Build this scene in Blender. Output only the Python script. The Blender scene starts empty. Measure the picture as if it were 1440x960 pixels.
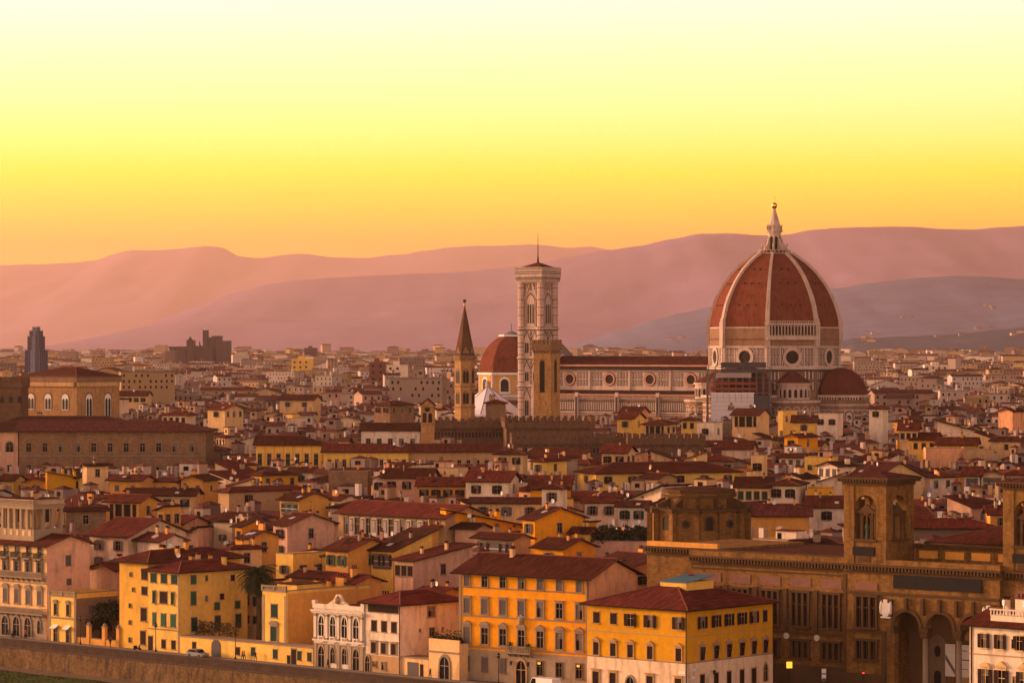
import bpy, math, random
from mathutils import Vector
R = math.radians
sc = bpy.context.scene
C = sc.collection
F, HY, CX, CZ = 4533.0, 488.0, 720.0, 54.0      # focal length in photo pixels, horizon row, centre column, camera height (m)

# ------------------------------------------------------------------ camera
cam_d = bpy.data.cameras.new('camera'); cam = bpy.data.objects.new('camera', cam_d); C.objects.link(cam)
cam.location = (0, 0, CZ); cam.rotation_euler = (R(90), 0, 0)
cam_d.sensor_width = 36.0; cam_d.lens = F / 1440 * 36; cam_d.shift_y = (HY - 480) / 1440
cam_d.clip_start = 1.0; cam_d.clip_end = 120000
sc.camera = cam
# ------------------------------------------------------------------ sky
SUN_ELEV, SUN_LEFT = 9.0, 69.0                    # the sun is low, 72 degrees left of the view
w = bpy.data.worlds.new('World'); sc.world = w; w.use_nodes = True
nt = w.node_tree; nt.nodes.clear(); L = nt.links.new
out = nt.nodes.new('ShaderNodeOutputWorld')
tc = nt.nodes.new('ShaderNodeTexCoord'); sx = nt.nodes.new('ShaderNodeSeparateXYZ'); L(tc.outputs['Generated'], sx.inputs[0])
mp = nt.nodes.new('ShaderNodeMapRange'); mp.inputs['From Max'].default_value = 0.4; L(sx.outputs['Z'], mp.inputs['Value'])
ramp = nt.nodes.new('ShaderNodeValToRGB'); L(mp.outputs[0], ramp.inputs[0])
stops = [(0.00, (2.0, 0.85, 0.06)), (0.024, (2.1, 0.64, 0.0)), (0.0326, (1.95, 0.62, 0.0)), (0.0415, (1.75, 0.82, 0.0)), (0.054, (1.52, 1.07, 0.02)), (0.064, (1.36, 1.18, 0.22)), (0.075, (1.28, 1.21, 0.42)),
         (0.091, (1.2, 1.24, 0.62)), (0.108, (1.15, 1.18, 0.88)), (0.15, (0.70, 0.58, 0.52)), (0.22, (0.22, 0.16, 0.17)), (0.40, (0.11, 0.072, 0.075))]
cr = ramp.color_ramp
while len(cr.elements) < len(stops): cr.elements.new(0.5)
for e, (p, c) in zip(cr.elements, stops): e.position = p / 0.4; e.color = (*c, 1)
# the sunward side of the sky is a little brighter
az = nt.nodes.new('ShaderNodeMapRange'); az.inputs['From Min'].default_value = 0.3; az.inputs['From Max'].default_value = -1.0
az.inputs['To Min'].default_value = 0.93; az.inputs['To Max'].default_value = 1.25; L(sx.outputs['X'], az.inputs['Value'])
ml = nt.nodes.new('ShaderNodeVectorMath'); ml.operation = 'SCALE'; L(ramp.outputs[0], ml.inputs[0]); L(az.outputs[0], ml.inputs['Scale'])
# pink counter-glow in the sky behind the viewer
dq = nt.nodes.new('ShaderNodeVectorMath'); dq.operation = 'DOT_PRODUCT'; L(tc.outputs['Generated'], dq.inputs[0]); dq.inputs[1].default_value = Vector((0.30, -0.94, 0.12)).normalized()
mq0 = nt.nodes.new('ShaderNodeMath'); mq0.operation = 'MAXIMUM'; L(dq.outputs['Value'], mq0.inputs[0]); mq0.inputs[1].default_value = 0
pq = nt.nodes.new('ShaderNodeMath'); pq.operation = 'POWER'; L(mq0.outputs[0], pq.inputs[0]); pq.inputs[1].default_value = 2.5
gq = nt.nodes.new('ShaderNodeMath'); gq.operation = 'MULTIPLY'; L(pq.outputs[0], gq.inputs[0]); gq.inputs[1].default_value = 0.92
bg4 = nt.nodes.new('ShaderNodeBackground'); bg4.inputs[0].default_value = (1.0, 0.62, 0.60, 1); L(gq.outputs[0], bg4.inputs[1])
bg1 = nt.nodes.new('ShaderNodeBackground'); L(ml.outputs[0], bg1.inputs[0]); bg1.inputs[1].default_value = 1.0
sky = nt.nodes.new('ShaderNodeTexSky'); sky.sky_type = 'NISHITA'; sky.sun_disc = False
sky.sun_elevation = R(SUN_ELEV); sky.sun_rotation = R(-SUN_LEFT); sky.dust_density = 4
bg2 = nt.nodes.new('ShaderNodeBackground'); L(sky.outputs[0], bg2.inputs[0]); bg2.inputs[1].default_value = 0.0015
# afterglow round the place where the sun goes down
sd = Vector((-math.sin(R(SUN_LEFT)) * math.cos(R(SUN_ELEV)), math.cos(R(SUN_LEFT)) * math.cos(R(SUN_ELEV)), math.sin(R(SUN_ELEV))))
dp = nt.nodes.new('ShaderNodeVectorMath'); dp.operation = 'DOT_PRODUCT'; L(tc.outputs['Generated'], dp.inputs[0]); dp.inputs[1].default_value = sd
mx0 = nt.nodes.new('ShaderNodeMath'); mx0.operation = 'MAXIMUM'; L(dp.outputs['Value'], mx0.inputs[0]); mx0.inputs[1].default_value = 0
pw = nt.nodes.new('ShaderNodeMath'); pw.operation = 'POWER'; L(mx0.outputs[0], pw.inputs[0]); pw.inputs[1].default_value = 8
bg3 = nt.nodes.new('ShaderNodeBackground'); bg3.inputs[0].default_value = (1.0, 0.53, 0.34, 1); gs = nt.nodes.new('ShaderNodeMath'); gs.operation = 'MULTIPLY'; L(pw.outputs[0], gs.inputs[0]); gs.inputs[1].default_value = 7.0; L(gs.outputs[0], bg3.inputs[1])
ad3 = nt.nodes.new('ShaderNodeAddShader')
ad = nt.nodes.new('ShaderNodeAddShader'); L(bg1.outputs[0], ad.inputs[0]); L(bg2.outputs[0], ad.inputs[1]); L(ad.outputs[0], ad3.inputs[0]); L(bg3.outputs[0], ad3.inputs[1]); ad4 = nt.nodes.new('ShaderNodeAddShader'); L(ad3.outputs[0], ad4.inputs[0]); L(bg4.outputs[0], ad4.inputs[1]); L(ad4.outputs[0], out.inputs[0])
# ------------------------------------------------------------------ sun
sun_d = bpy.data.lights.new('sun', 'SUN'); sun = bpy.data.objects.new('sun', sun_d); C.objects.link(sun)
sun_d.energy = 5.0; sun_d.angle = R(9); sun_d.color = (1.0, 0.60, 0.36)
sun.rotation_euler = sd.to_track_quat('Z', 'Y').to_euler(); sun.location = sd * 500
# ------------------------------------------------------------------ exposure, sampling
vs = sc.view_settings; vs.view_transform = 'Standard'; vs.look = 'None'; vs.exposure = 0.3; vs.gamma = 1; vs.use_curve_mapping = False
cy = sc.cycles; cy.max_bounces = 4; cy.diffuse_bounces = 2; cy.volume_bounces = 0; cy.transparent_max_bounces = 12; cy.use_denoising = True
cy.sample_clamp_indirect = 4

# ------------------------------------------------------------------ helpers
def PX(px, D, y=None, z=None):
    """world x (and z) of a photo pixel at distance D"""
    X = (px - CX) * D / F
    return X if y is None else (X, CZ - (y - HY) * D / F)
def DOF(y, h): return F * (CZ - h) / (y - HY)
_m = {}
def mat(name, col, rough=0.85, var=0.16, sc1=0.25, sc2=3.0, stain=None, stain_amt=0.0, bump=0.0, kind=None, spec=0.05, metal=0.0, col2=None):
    if name in _m: return _m[name]
    m = bpy.data.materials.new(name); m.use_nodes = True; t = m.node_tree; N = t.nodes; l = t.links.new
    b = N['Principled BSDF']; b.inputs['Roughness'].default_value = rough; b.inputs['Specular IOR Level'].default_value = spec; b.inputs['Metallic'].default_value = metal
    g = N.new('ShaderNodeNewGeometry'); base = col
    n1 = N.new('ShaderNodeTexNoise'); n1.inputs['Scale'].default_value = sc1; n1.inputs['Detail'].default_value = 6; l(g.outputs['Position'], n1.inputs['Vector'])
    n2 = N.new('ShaderNodeTexNoise'); n2.inputs['Scale'].default_value = sc2; n2.inputs['Detail'].default_value = 4; l(g.outputs['Position'], n2.inputs['Vector'])
    a = N.new('ShaderNodeMath'); a.operation = 'ADD'; l(n1.outputs[0], a.inputs[0]); l(n2.outputs[0], a.inputs[1])
    r = N.new('ShaderNodeMapRange'); r.inputs[1].default_value = 0.6; r.inputs[2].default_value = 1.4; l(a.outputs[0], r.inputs[0])
    mx = N.new('ShaderNodeMix'); mx.data_type = 'RGBA'; l(r.outputs[0], mx.inputs[0])
    lo = tuple(c * (1 - var) for c in col); hi = tuple(min(1, c * (1 + var)) for c in (col2 or col))
    mx.inputs[6].default_value = (*lo, 1); mx.inputs[7].default_value = (*hi, 1); cur = mx.outputs[2]
    if stain:
        mpn = N.new('ShaderNodeMapping'); mpn.inputs['Scale'].default_value = (0.7, 0.7, 0.16); l(g.outputs['Position'], mpn.inputs[0])
        n3 = N.new('ShaderNodeTexNoise'); n3.inputs['Scale'].default_value = 1.3; n3.inputs['Detail'].default_value = 7; l(mpn.outputs[0], n3.inputs['Vector'])
        q = N.new('ShaderNodeMapRange'); q.inputs[1].default_value = 0.50; q.inputs[2].default_value = 0.74; q.inputs[4].default_value = stain_amt; l(n3.outputs[0], q.inputs[0])
        m2 = N.new('ShaderNodeMix'); m2.data_type = 'RGBA'; l(q.outputs[0], m2.inputs[0]); l(cur, m2.inputs[6]); m2.inputs[7].default_value = (*stain, 1); cur = m2.outputs[2]
    if kind == 'tile':       # rows of pan tiles down the slope, and patches of older tiles
        tcn = N.new('ShaderNodeTexCoord')
        wv = N.new('ShaderNodeTexNoise'); mq = N.new('ShaderNodeMapping'); mq.inputs['Scale'].default_value = (2.2, 0.45, 0.45); l(tcn.outputs['Object'], mq.inputs[0]); l(mq.outputs[0], wv.inputs['Vector'])
        wv.inputs['Scale'].default_value = 0.75; wv.inputs['Detail'].default_value = 3
        q = N.new('ShaderNodeMapRange'); q.inputs[1].default_value = 0.38; q.inputs[2].default_value = 0.68; q.inputs[4].default_value = 0.95; l(wv.outputs[0], q.inputs[0])
        m3 = N.new('ShaderNodeMix'); m3.data_type = 'RGBA'; l(q.outputs[0], m3.inputs[0]); l(cur, m3.inputs[6]); m3.inputs[7].default_value = (*[c * 0.42 for c in col], 1); cur = m3.outputs[2]
        oi = N.new('ShaderNodeObjectInfo'); hs = N.new('ShaderNodeHueSaturation'); vr = N.new('ShaderNodeMapRange'); vr.inputs[3].default_value = 0.62; vr.inputs[4].default_value = 1.65; hr = N.new('ShaderNodeMapRange'); hr.inputs[3].default_value = 0.512; hr.inputs[4].default_value = 0.496; l(oi.outputs['Random'], hr.inputs[0]); l(hr.outputs[0], hs.inputs['Hue'])
        l(oi.outputs['Random'], vr.inputs[0]); l(vr.outputs[0], hs.inputs['Value']); l(cur, hs.inputs['Color']); cur = hs.outputs[0]
    if kind == 'block':      # coursed stone
        br = N.new('ShaderNodeTexVoronoi'); mq = N.new('ShaderNodeMapping'); mq.inputs['Scale'].default_value = (1.0, 1.0, 2.2); l(g.outputs['Position'], mq.inputs[0]); l(mq.outputs[0], br.inputs['Vector'])
        br.inputs['Scale'].default_value = 1.7
        hs = N.new('ShaderNodeHueSaturation'); vr = N.new('ShaderNodeMapRange'); vr.inputs[3].default_value = 0.8; vr.inputs[4].default_value = 1.2
        sp = N.new('ShaderNodeSeparateColor'); l(br.outputs['Color'], sp.inputs[0]); l(sp.outputs[0], vr.inputs[0]); l(vr.outputs[0], hs.inputs['Value']); l(cur, hs.inputs['Color']); cur = hs.outputs[0]
    if kind == 'island':     # each house of the far city its own tone
        hs = N.new('ShaderNodeHueSaturation'); vr = N.new('ShaderNodeMapRange'); vr.inputs[3].default_value = 0.6; vr.inputs[4].default_value = 1.25
        l(g.outputs['Random Per Island'], vr.inputs[0]); l(vr.outputs[0], hs.inputs['Value']); l(cur, hs.inputs['Color']); cur = hs.outputs[0]
    l(cur, b.inputs['Base Color'])
    if bump:
        bp = N.new('ShaderNodeBump'); bp.inputs['Strength'].default_value = bump; bp.inputs['Distance'].default_value = 0.1; l(n2.outputs[0], bp.inputs['Height']); l(bp.outputs[0], b.inputs['Normal'])
    _m[name] = m; return m
def glow(name, col, s):
    if name in _m: return _m[name]
    m = bpy.data.materials.new(name); m.use_nodes = True; b = m.node_tree.nodes['Principled BSDF']
    b.inputs['Base Color'].default_value = (*col, 1); b.inputs['Emission Color'].default_value = (*col, 1); b.inputs['Emission Strength'].default_value = s
    _m[name] = m; return m

class MB:
    """collects faces with materials and links them as one mesh object"""
    def __init__(s): s.v = []; s.f = []; s.mi = []; s.m = []; s.sm = []
    def mid(s, m):
        if m is None: return 0
        if m not in s.m: s.m.append(m)
        return s.m.index(m)
    def poly(s, pts, m, smooth=False):
        k = len(s.v); s.v.extend(pts); s.f.append(tuple(range(k, k + len(pts)))); s.mi.append(s.mid(m)); s.sm.append(smooth); return s
    def faces(s, pts, fs, m, smooth=False):
        k = len(s.v); s.v.extend(pts); i = s.mid(m)
        for f in fs: s.f.append(tuple(a + k for a in f)); s.mi.append(i); s.sm.append(smooth)
        return s
    def box(s, x0, x1, y0, y1, z0, z1, m, bottom=True):
        p = [(x0,y0,z0),(x1,y0,z0),(x1,y1,z0),(x0,y1,z0),(x0,y0,z1),(x1,y0,z1),(x1,y1,z1),(x0,y1,z1)]
        fs = [(0,1,5,4),(1,2,6,5),(2,3,7,6),(3,0,4,7),(4,5,6,7)] + ([(3,2,1,0)] if bottom else [])
        s.faces(p, fs, m); return s
    def prism(s, poly, z0, z1, m, top=True, bottom=True, z1f=None, smooth=False):
        n = len(poly); p = [(x, y, z0) for x, y in poly] + [(x, y, z1) for x, y in (z1f or poly)]
        fs = [(i, (i+1) % n, n + (i+1) % n, n + i) for i in range(n)]
        s.faces(p, fs, m, smooth)
        if top: s.poly(p[n:], m)
        if bottom: s.poly(p[:n][::-1], m)
        return s
    def extr(s, prof, a0, a1, m, axis='y', m_side=None):
        """profile of (u,z) points extruded from a0 to a1 along axis; counter-clockwise seen from -y"""
        n = len(prof)
        q = (lambda u, z, a: (u, a, z)) if axis == 'y' else (lambda u, z, a: (a, u, z))
        p = [q(u, z, a0) for u, z in prof] + [q(u, z, a1) for u, z in prof]
        fs = [((i+1) % n, i, n + i, n + (i+1) % n) for i in range(n)]
        if axis == 'x': fs = [f[::-1] for f in fs]
        s.faces(p, fs, m_side or m)
        a, b = p[:n], p[n:][::-1]
        if axis == 'x': a, b = a[::-1], b[::-1]
        s.poly(a, m); s.poly(b, m); return s
    def lathe(s, prof, n, m, cx=0, cy=0, a0=0.0, smooth=True, arc=2*math.pi):
        full = abs(arc - 2*math.pi) < 1e-6; k = n if full else n + 1
        p = [(cx + r * math.cos(a0 + arc * j / n), cy + r * math.sin(a0 + arc * j / n), z) for r, z in prof for j in range(k)]
        fs = [(i*k + j, i*k + (j+1) % k, (i+1)*k + (j+1) % k, (i+1)*k + j) for i in range(len(prof)-1) for j in range(n)]
        s.faces(p, fs, m, smooth)
        if full:
            if prof[-1][0] > 0.01: s.poly(p[-k:], m)
            if prof[0][0] > 0.01: s.poly(p[:k][::-1], m)
        return s
    def tube(s, pts, r, m, n=5, r1=None):
        rings = []; N_ = len(pts)
        for i, p in enumerate(pts):
            p = Vector(p); d = (Vector(pts[min(i+1, N_-1)]) - Vector(pts[max(i-1, 0)])).normalized()
            u = d.cross(Vector((0.3, 0.2, 1) if abs(d.z) < 0.9 else (1, 0, 0))).normalized(); v = d.cross(u)
            rr = r if r1 is None else r + (r1 - r) * i / max(1, N_-1)
            rings.append([tuple(p + (u * math.cos(6.2832*j/n) + v * math.sin(6.2832*j/n)) * rr) for j in range(n)])
        P = [q for g in rings for q in g]
        s.faces(P, [(i*n+j, i*n+(j+1) % n, (i+1)*n+(j+1) % n, (i+1)*n+j) for i in range(N_-1) for j in range(n)], m, n > 5)
        s.poly(P[:n][::-1], m); s.poly(P[-n:], m); return s
    def mesh(s, name):
        me = bpy.data.meshes.new(name); me.from_pydata([tuple(map(float, p)) for p in s.v], [], s.f)
        for m in s.m: me.materials.append(m)
        me.polygons.foreach_set('material_index', s.mi); me.polygons.foreach_set('use_smooth', s.sm); me.update(); return me
    def build(s, name, parent=None, loc=(0,0,0), rz=0.0):
        return link(name, s.mesh(name), parent, loc, rz)
def link(name, me, parent=None, loc=(0,0,0), rz=0.0, scale=None):
    o = bpy.data.objects.new(name, me); C.objects.link(o)
    if parent: o.parent = parent
    o.location = loc; o.rotation_euler = (0, 0, rz)
    if scale: o.scale = scale
    return o
def tag(o, label=None, cat=None, group=None, kind=None):
    for k, v_ in (('label', label), ('category', cat), ('group', group), ('kind', kind)):
        if v_: o[k] = v_
    return o
def thing(name, label, cat, x, y, z=0.0, rz=0.0, group=None):
    o = bpy.data.objects.new(name, None); o.empty_display_size = 1; C.objects.link(o)
    o.location = (x, y, z); o.rotation_euler = (0, 0, rz)
    return tag(o, label, cat, group)
def arch_pts(cx, w_, z0, zs, n=8, pointed=False):
    """outline (u,z) of an arched opening: width w_, sill z0, springing zs"""
    r = w_ / 2; p = [(cx - r, z0), (cx + r, z0)]
    if pointed:
        for i in range(n + 1):
            a = R(60) * i / n; p.append((cx - r + w_ * math.cos(a), zs + w_ * math.sin(a)))
        for i in range(n - 1, -1, -1):
            a = R(60) * i / n; p.append((cx + r - w_ * math.cos(a), zs + w_ * math.sin(a)))
    else:
        for i in range(n + 1):
            a = math.pi * i / n; p.append((cx + r * math.cos(a), zs + r * math.sin(a)))
    return p

# ------------------------------------------------------------------ materials
def plaster(n, c, st=(0.22, 0.14, 0.09), amt=0.6): return mat(n, c, 0.92, 0.18, 0.12, 1.2, stain=st, stain_amt=amt)
PL = dict(cream=plaster('cream_plaster', (0.68, 0.43, 0.20)), pale=plaster('pale_plaster', (0.74, 0.53, 0.35)), white=plaster('white_plaster', (0.74, 0.58, 0.43)),
          pink=plaster('pink_plaster', (0.60, 0.34, 0.22)), peach=plaster('peach_plaster', (0.70, 0.33, 0.16)), ochre=plaster('ochre_plaster', (0.64, 0.30, 0.065), amt=0.3),
          yellow=plaster('yellow_plaster', (0.76, 0.46, 0.10), amt=0.3), orange=plaster('orange_plaster', (0.76, 0.30, 0.012), amt=0.22), mustard=plaster('mustard_plaster', (0.62, 0.29, 0.012), amt=0.22),
          grey=plaster('grey_plaster', (0.33, 0.24, 0.16)), amber=plaster('amber_plaster', (0.68, 0.37, 0.06), amt=0.3), tan=plaster('tan_plaster', (0.44, 0.26, 0.125)), dark=plaster('dark_plaster', (0.20, 0.13, 0.09)))
STONE = mat('brown_stone', (0.23, 0.135, 0.075), 0.95, 0.2, 0.3, 2.0, stain=(0.1, 0.06, 0.04), stain_amt=0.5, kind='block', bump=0.3)
STONE_L = mat('ochre_stone', (0.38, 0.21, 0.085), 0.95, 0.2, 0.2, 1.5, stain=(0.15, 0.08, 0.04), stain_amt=0.55, kind='block')
STONE_G = mat('grey_stone_trim', (0.27, 0.20, 0.145), 0.9, 0.18, 0.5, 3)
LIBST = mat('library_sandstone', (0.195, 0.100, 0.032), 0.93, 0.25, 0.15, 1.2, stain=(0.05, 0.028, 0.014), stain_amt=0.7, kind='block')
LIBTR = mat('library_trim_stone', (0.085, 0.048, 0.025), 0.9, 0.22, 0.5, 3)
TILE = mat('terracotta_tiles', (0.092, 0.019, 0.012), 0.95, 0.45, 0.3, 1.6, kind='tile', bump=0.5)
TILE2 = mat('old_brown_tiles', (0.062, 0.017, 0.013), 0.95, 0.45, 0.4, 1.6, kind='tile', bump=0.5)
STONE_D = mat('dark_battlement_stone', (0.13, 0.072, 0.045), 0.95, 0.25, 0.3, 2.0, stain=(0.06, 0.035, 0.025), stain_amt=0.5, kind='block')
EAVE = mat('eave_timber', (0.028, 0.015, 0.011), 0.9)
RIDGE = mat('ridge_tiles', (0.15, 0.052, 0.038), 0.9)
GLASS = mat('dark_window_glass', (0.006, 0.0045, 0.0045), 0.4, 0.4, spec=0.03)
SHB = mat('brown_shutters', (0.030, 0.015, 0.011), 0.8); SHG = mat('green_shutters', (0.03, 0.09, 0.05), 0.7); SHS = mat('grey_shutters', (0.12, 0.095, 0.09), 0.8); SHD = mat('dark_green_shutters', (0.02, 0.045, 0.03), 0.8)
IRON = mat('dark_iron', (0.03, 0.025, 0.022), 0.6); WHITE = mat('white_paint', (0.75, 0.70, 0.64), 0.6); CURT = mat('pale_curtain', (0.48, 0.42, 0.36), 0.9); CURTN = mat('grey_net_curtain', (0.16, 0.13, 0.11), 0.9)
LEAD = mat('grey_lead_roof', (0.16, 0.17, 0.18), 0.6); SKYL = mat('blue_glass_roof', (0.045, 0.14, 0.19), 0.5, spec=0.1)
# ================================================================== the land
def sheet(name, rows, m, smooth=True):
    """rows of equally many points"""
    b = MB(); n = len(rows[0]); P = [p for r in rows for p in r]
    b.faces(P, [(i*n+j, i*n+j+1, (i+1)*n+j+1, (i+1)*n+j) for i in range(len(rows)-1) for j in range(n-1)], m, smooth)
    o = b.build(name); o['kind'] = 'structure'; return o
WA, WD, WN = Vector((-93, 587)), Vector((0.733, -0.680)), Vector((0.680, 0.733))      # river wall line: a point, along (rightwards), inland
WANG = math.atan2(WD.y, WD.x)
def WP(t, s=0.0): q = WA + WD * t + WN * s; return q.x, q.y
def on_line(px, s=10.0):
    """point on the line set back s metres inland from the river wall that shows in photo column px"""
    u = (px - CX) / F; A = WA + WN * s
    t = (u * A.y - A.x) / (WD.x - u * WD.y); return t
def gz(Y):      # the plain rises gently far out
    return 0.0 if Y < 2000 else 30.0 * min(1.0, (Y - 2000) / 6500.0) ** 1.3
M_CITY = mat('city_ground', (0.10, 0.075, 0.06), 0.95, 0.3, 0.01, 0.3)
M_ROAD = mat('asphalt_road', (0.055, 0.045, 0.04), 0.9, 0.2)
M_GRASS = mat('river_grass', (0.045, 0.060, 0.014), 0.95, 0.5, 0.2, 2.5)
M_WALL = mat('river_wall_stone', (0.135, 0.080, 0.038), 0.95, 0.6, 0.6, 2.2, stain=(0.045, 0.028, 0.022), stain_amt=1.0, bump=0.8)
rows = [[(*WP(t, 0.3), -0.02) for t in range(-9000, 9001, 600)]]
for s in (60, 200, 500, 900, 1400, 2000, 3000, 4000, 5000, 6500, 8500, 12000, 20000, 34000, 52000):
    rows.append([(x_, y_, gz(y_) - 0.02 if y_ > 0 else -0.02) for x_, y_ in (WP(t * (1 + s / 3000.0), s) for t in range(-9000, 9001, 600))])
sheet('ground', rows, M_CITY)
sheet('road', [[(*WP(-400, 2.2), 0.0), (*WP(500, 2.2), 0.0)], [(*WP(-400, 8.2), 0.0), (*WP(500, 8.2), 0.0)]], M_ROAD, False)
pv = mat('pavement_stone', (0.20, 0.16, 0.125), 0.9, 0.15)
for s0, s1 in ((0.45, 2.2), (8.2, 10.4)):
    b = MB(); q = [WP(-400, s0), WP(500, s0), WP(500, s1), WP(-400, s1)]; b.prism(q, -0.3, 0.12, pv); b.build('pavement')['kind'] = 'structure'
wt = mat('road_paint', (0.6, 0.56, 0.5), 0.8)
b = MB()
for t in range(-60, 300, 6): b.poly([(*WP(t, 5.15), .006), (*WP(t + 3, 5.15), .006), (*WP(t + 3, 5.3), .006), (*WP(t, 5.3), .006)], wt)
b.build('road_markings')['kind'] = 'structure'
# grass bank below the wall, then the river bed and water
rows = []
random.seed(5)
for s, z in ((0.2, -4.3), (-3, -4.6), (-7, -5.0), (-14, -5.9), (-22, -7.0), (-34, -8.2)):
    rows.append([(*WP(t, s + (0 if s > 0 else random.uniform(-.8, .8))), z + random.uniform(-.12, .12)) for t in range(-300, 420, 4)])
sheet('grass_bank', rows, M_GRASS)
water = mat('river_water', (0.06, 0.055, 0.035), 0.12, spec=0.5)
sheet('river', [[(*WP(-900, -700), -8.0), (*WP(900, -700), -8.0)], [(*WP(-900, -30), -8.0), (*WP(900, -30), -8.0)]], water, False)
# dirt strip at the wall's foot
sheet('bank_path', [[(*WP(t, -2.4 + .5 * math.sin(t * .3)), -4.4) for t in range(-300, 420, 4)], [(*WP(t, 0.2), -3.9) for t in range(-300, 420, 4)]], mat('bank_dirt', (0.13, 0.09, 0.055), 0.95, 0.3, 0.3, 3), False)
# tufts on the bank
b = MB()
gm = mat('grass_tufts', (0.06, 0.075, 0.02), 0.95, 0.4, 1, 4)
for _ in range(2600):
    t = random.uniform(-120, 160); s = random.uniform(-12, -2.4); z = -4.55 - (-s - 3) * 0.12
    x_, y_ = WP(t, s); h_ = random.uniform(.12, .4)
    for k in range(3):
        a = random.uniform(0, 3.14); r_ = random.uniform(.1, .3)
        b.poly([(x_ - r_*math.cos(a), y_ - r_*math.sin(a), z - .3), (x_ + r_*math.cos(a), y_ + r_*math.sin(a), z - .3), (x_ + random.uniform(-.2,.2), y_, z + h_)], gm)
tag(b.build('grass_tufts'), 'rough green grass growing on the river bank below the wall', 'grass', kind='stuff')
# the river wall: battered stone face, coping, round marks of drains
b = MB()
th = math.radians
prof = [(-0.25, -4.8), (0.45, -4.8), (0.45, -0.6), (0.05, -0.6)]
def wall_run(bb, prof_, t0, t1, m):
    n = len(prof_); P = [(*WP(t, s), z) for t in (t0, t1) for s, z in prof_]
    bb.faces(P, [(i, (i+1) % n, n + (i+1) % n, n + i) for i in range(n)], m); bb.poly(P[:n][::-1], m); bb.poly(P[n:], m)
wo = thing('river_wall', 'long weathered stone embankment wall with a parapet along the river street', 'wall', *WP(100), 0)
b2 = MB()
def wl(t0, t1):
    bb = MB(); wall_run(bb, prof, t0, t1, M_WALL); return bb
def rel(bb, o):
    bb.v = [(p[0] - o.location.x, p[1] - o.location.y, p[2] - o.location.z) for p in bb.v]; return bb
rel(wl(-300, 420), wo).build('wall_body', wo)
bb = MB(); wall_run(bb, [(0.05, -0.6), (0.45, -0.6), (0.45, 0.95), (0.05, 0.95)], -300, 420, mat('parapet_stone', (0.065, 0.042, 0.032), 0.95, 0.4, 0.5, 3, bump=0.5)); rel(bb, wo).build('parapet', wo)
bb = MB(); wall_run(bb, [(-0.08, 0.95), (0.55, 0.95), (0.55, 1.1), (-0.08, 1.1)], -300, 420, mat('coping_stone', (0.085, 0.058, 0.045), 0.9)); rel(bb, wo).build('coping', wo)
bb = MB(); wall_run(bb, [(-0.12, -0.5), (0.05, -0.5), (0.05, -0.3), (-0.12, -0.3)], -300, 420, mat('coping_stone', (0.13, 0.09, 0.065))); rel(bb, wo).build('string_course', wo)

# ------------------------------------------------------------------ hills
def interp(pts, x):
    if x <= pts[0][0]: return pts[0][1]
    for (a, b_), (c, d) in zip(pts, pts[1:]):
        if x <= c: f = (x - a) / (c - a); f = f * f * (3 - 2 * f) * .5 + f * .5; return b_ + (d - b_) * f
    return pts[-1][1]
from mathutils import noise as mn
def ridge(name, pts, Dr, Df, m, amp=0.05, seed=0, x0=-700, x1=2140, n=330, rows_=26, back=1.15):
    """terrain whose crest stands at distance Dr with the photo's skyline, falling forward to the plain at Df"""
    RW = []
    for j in range(rows_ + 6):
        row = []
        for i in range(n + 1):
            px = x0 + (x1 - x0) * i / n; X = (px - CX) * Dr / F
            H = CZ - (interp(pts, px) - HY) * Dr / F
            if j <= rows_:
                f = j / rows_; Y = Df + (Dr - Df) * f
                spur = mn.fractal(Vector((X / (Dr * .06) + seed, Y / (Dr * .14), seed)), 1.0, 2.0, 5)
                k = f ** 1.35; zz = gz(Df) - 3 + (H - gz(Df)) * min(1.0, max(0.0, k + spur * (0.16 if Dr > 15000 else 0.26) * f * (1 - f) * 2))
                zz += amp * (H) * mn.fractal(Vector((X / (Dr * .012), Y / (Dr * .02), seed + 3)), 1.0, 2.0, 4) * (0.5 if j == rows_ else 1) * min(1, 4 * f) * .35
            else:
                f = (j - rows_) / 6; Y = Dr * (1 + (back - 1) * f); zz = H * (1 - f * .8)
            row.append((X, Y, zz))
        RW.append(row)
    return sheet(name, RW, m)
M_H1 = mat('wooded_hill_air_tint', (0.105, 0.14, 0.26), 0.95, 0.3, 0.006, 0.04)  # wood colour pushed to blue, the haze of the air painted in
M_H2 = mat('mountain_slope_air_tint', (0.24, 0.165, 0.32), 0.95, 0.18, 0.002, 0.02)  # violet tint stands in for aerial haze on the slope
M_H3 = mat('far_mountain_air_tint', (0.27, 0.16, 0.34), 0.95, 0.12, 0.001, 0.01)  # distance haze put into the colour as blue and violet
HA = [(-700, 385), (-200, 372), (0, 373), (60, 372), (100, 369), (135, 366), (160, 357), (185, 350), (225, 351), (250, 349), (290, 345), (312, 348), (335, 360), (365, 362), (400, 357), (430, 357), (470, 361), (520, 362), (560, 358), (600, 352), (630, 347),
      (680, 344), (740, 344), (770, 345), (800, 349), (830, 347), (870, 351), (900, 360), (1100, 370), (1440, 372), (2140, 380)]
HB = [(-700, 486), (60, 488), (150, 487), (185, 478), (230, 452), (280, 428), (330, 411), (380, 399), (420, 393), (470, 390), (520, 387), (600, 384), (660, 381), (700, 377), (750, 370), (800, 361), (850, 352), (900, 345), (940, 336), (985, 328),
      (1030, 328), (1070, 330), (1110, 329), (1140, 323), (1180, 320), (1230, 318), (1280, 318), (1320, 321), (1370, 322), (1410, 319), (1440, 317), (1700, 300), (2140, 330)]
HC = [(-700, 496), (700, 495), (800, 486), (830, 477), (870, 464), (920, 448), (960, 439), (1000, 430), (1060, 420), (1120, 412), (1180, 404), (1230, 396), (1290, 390), (1340, 387), (1390, 388), (1440, 391), (1700, 380), (2140, 400)]
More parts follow.
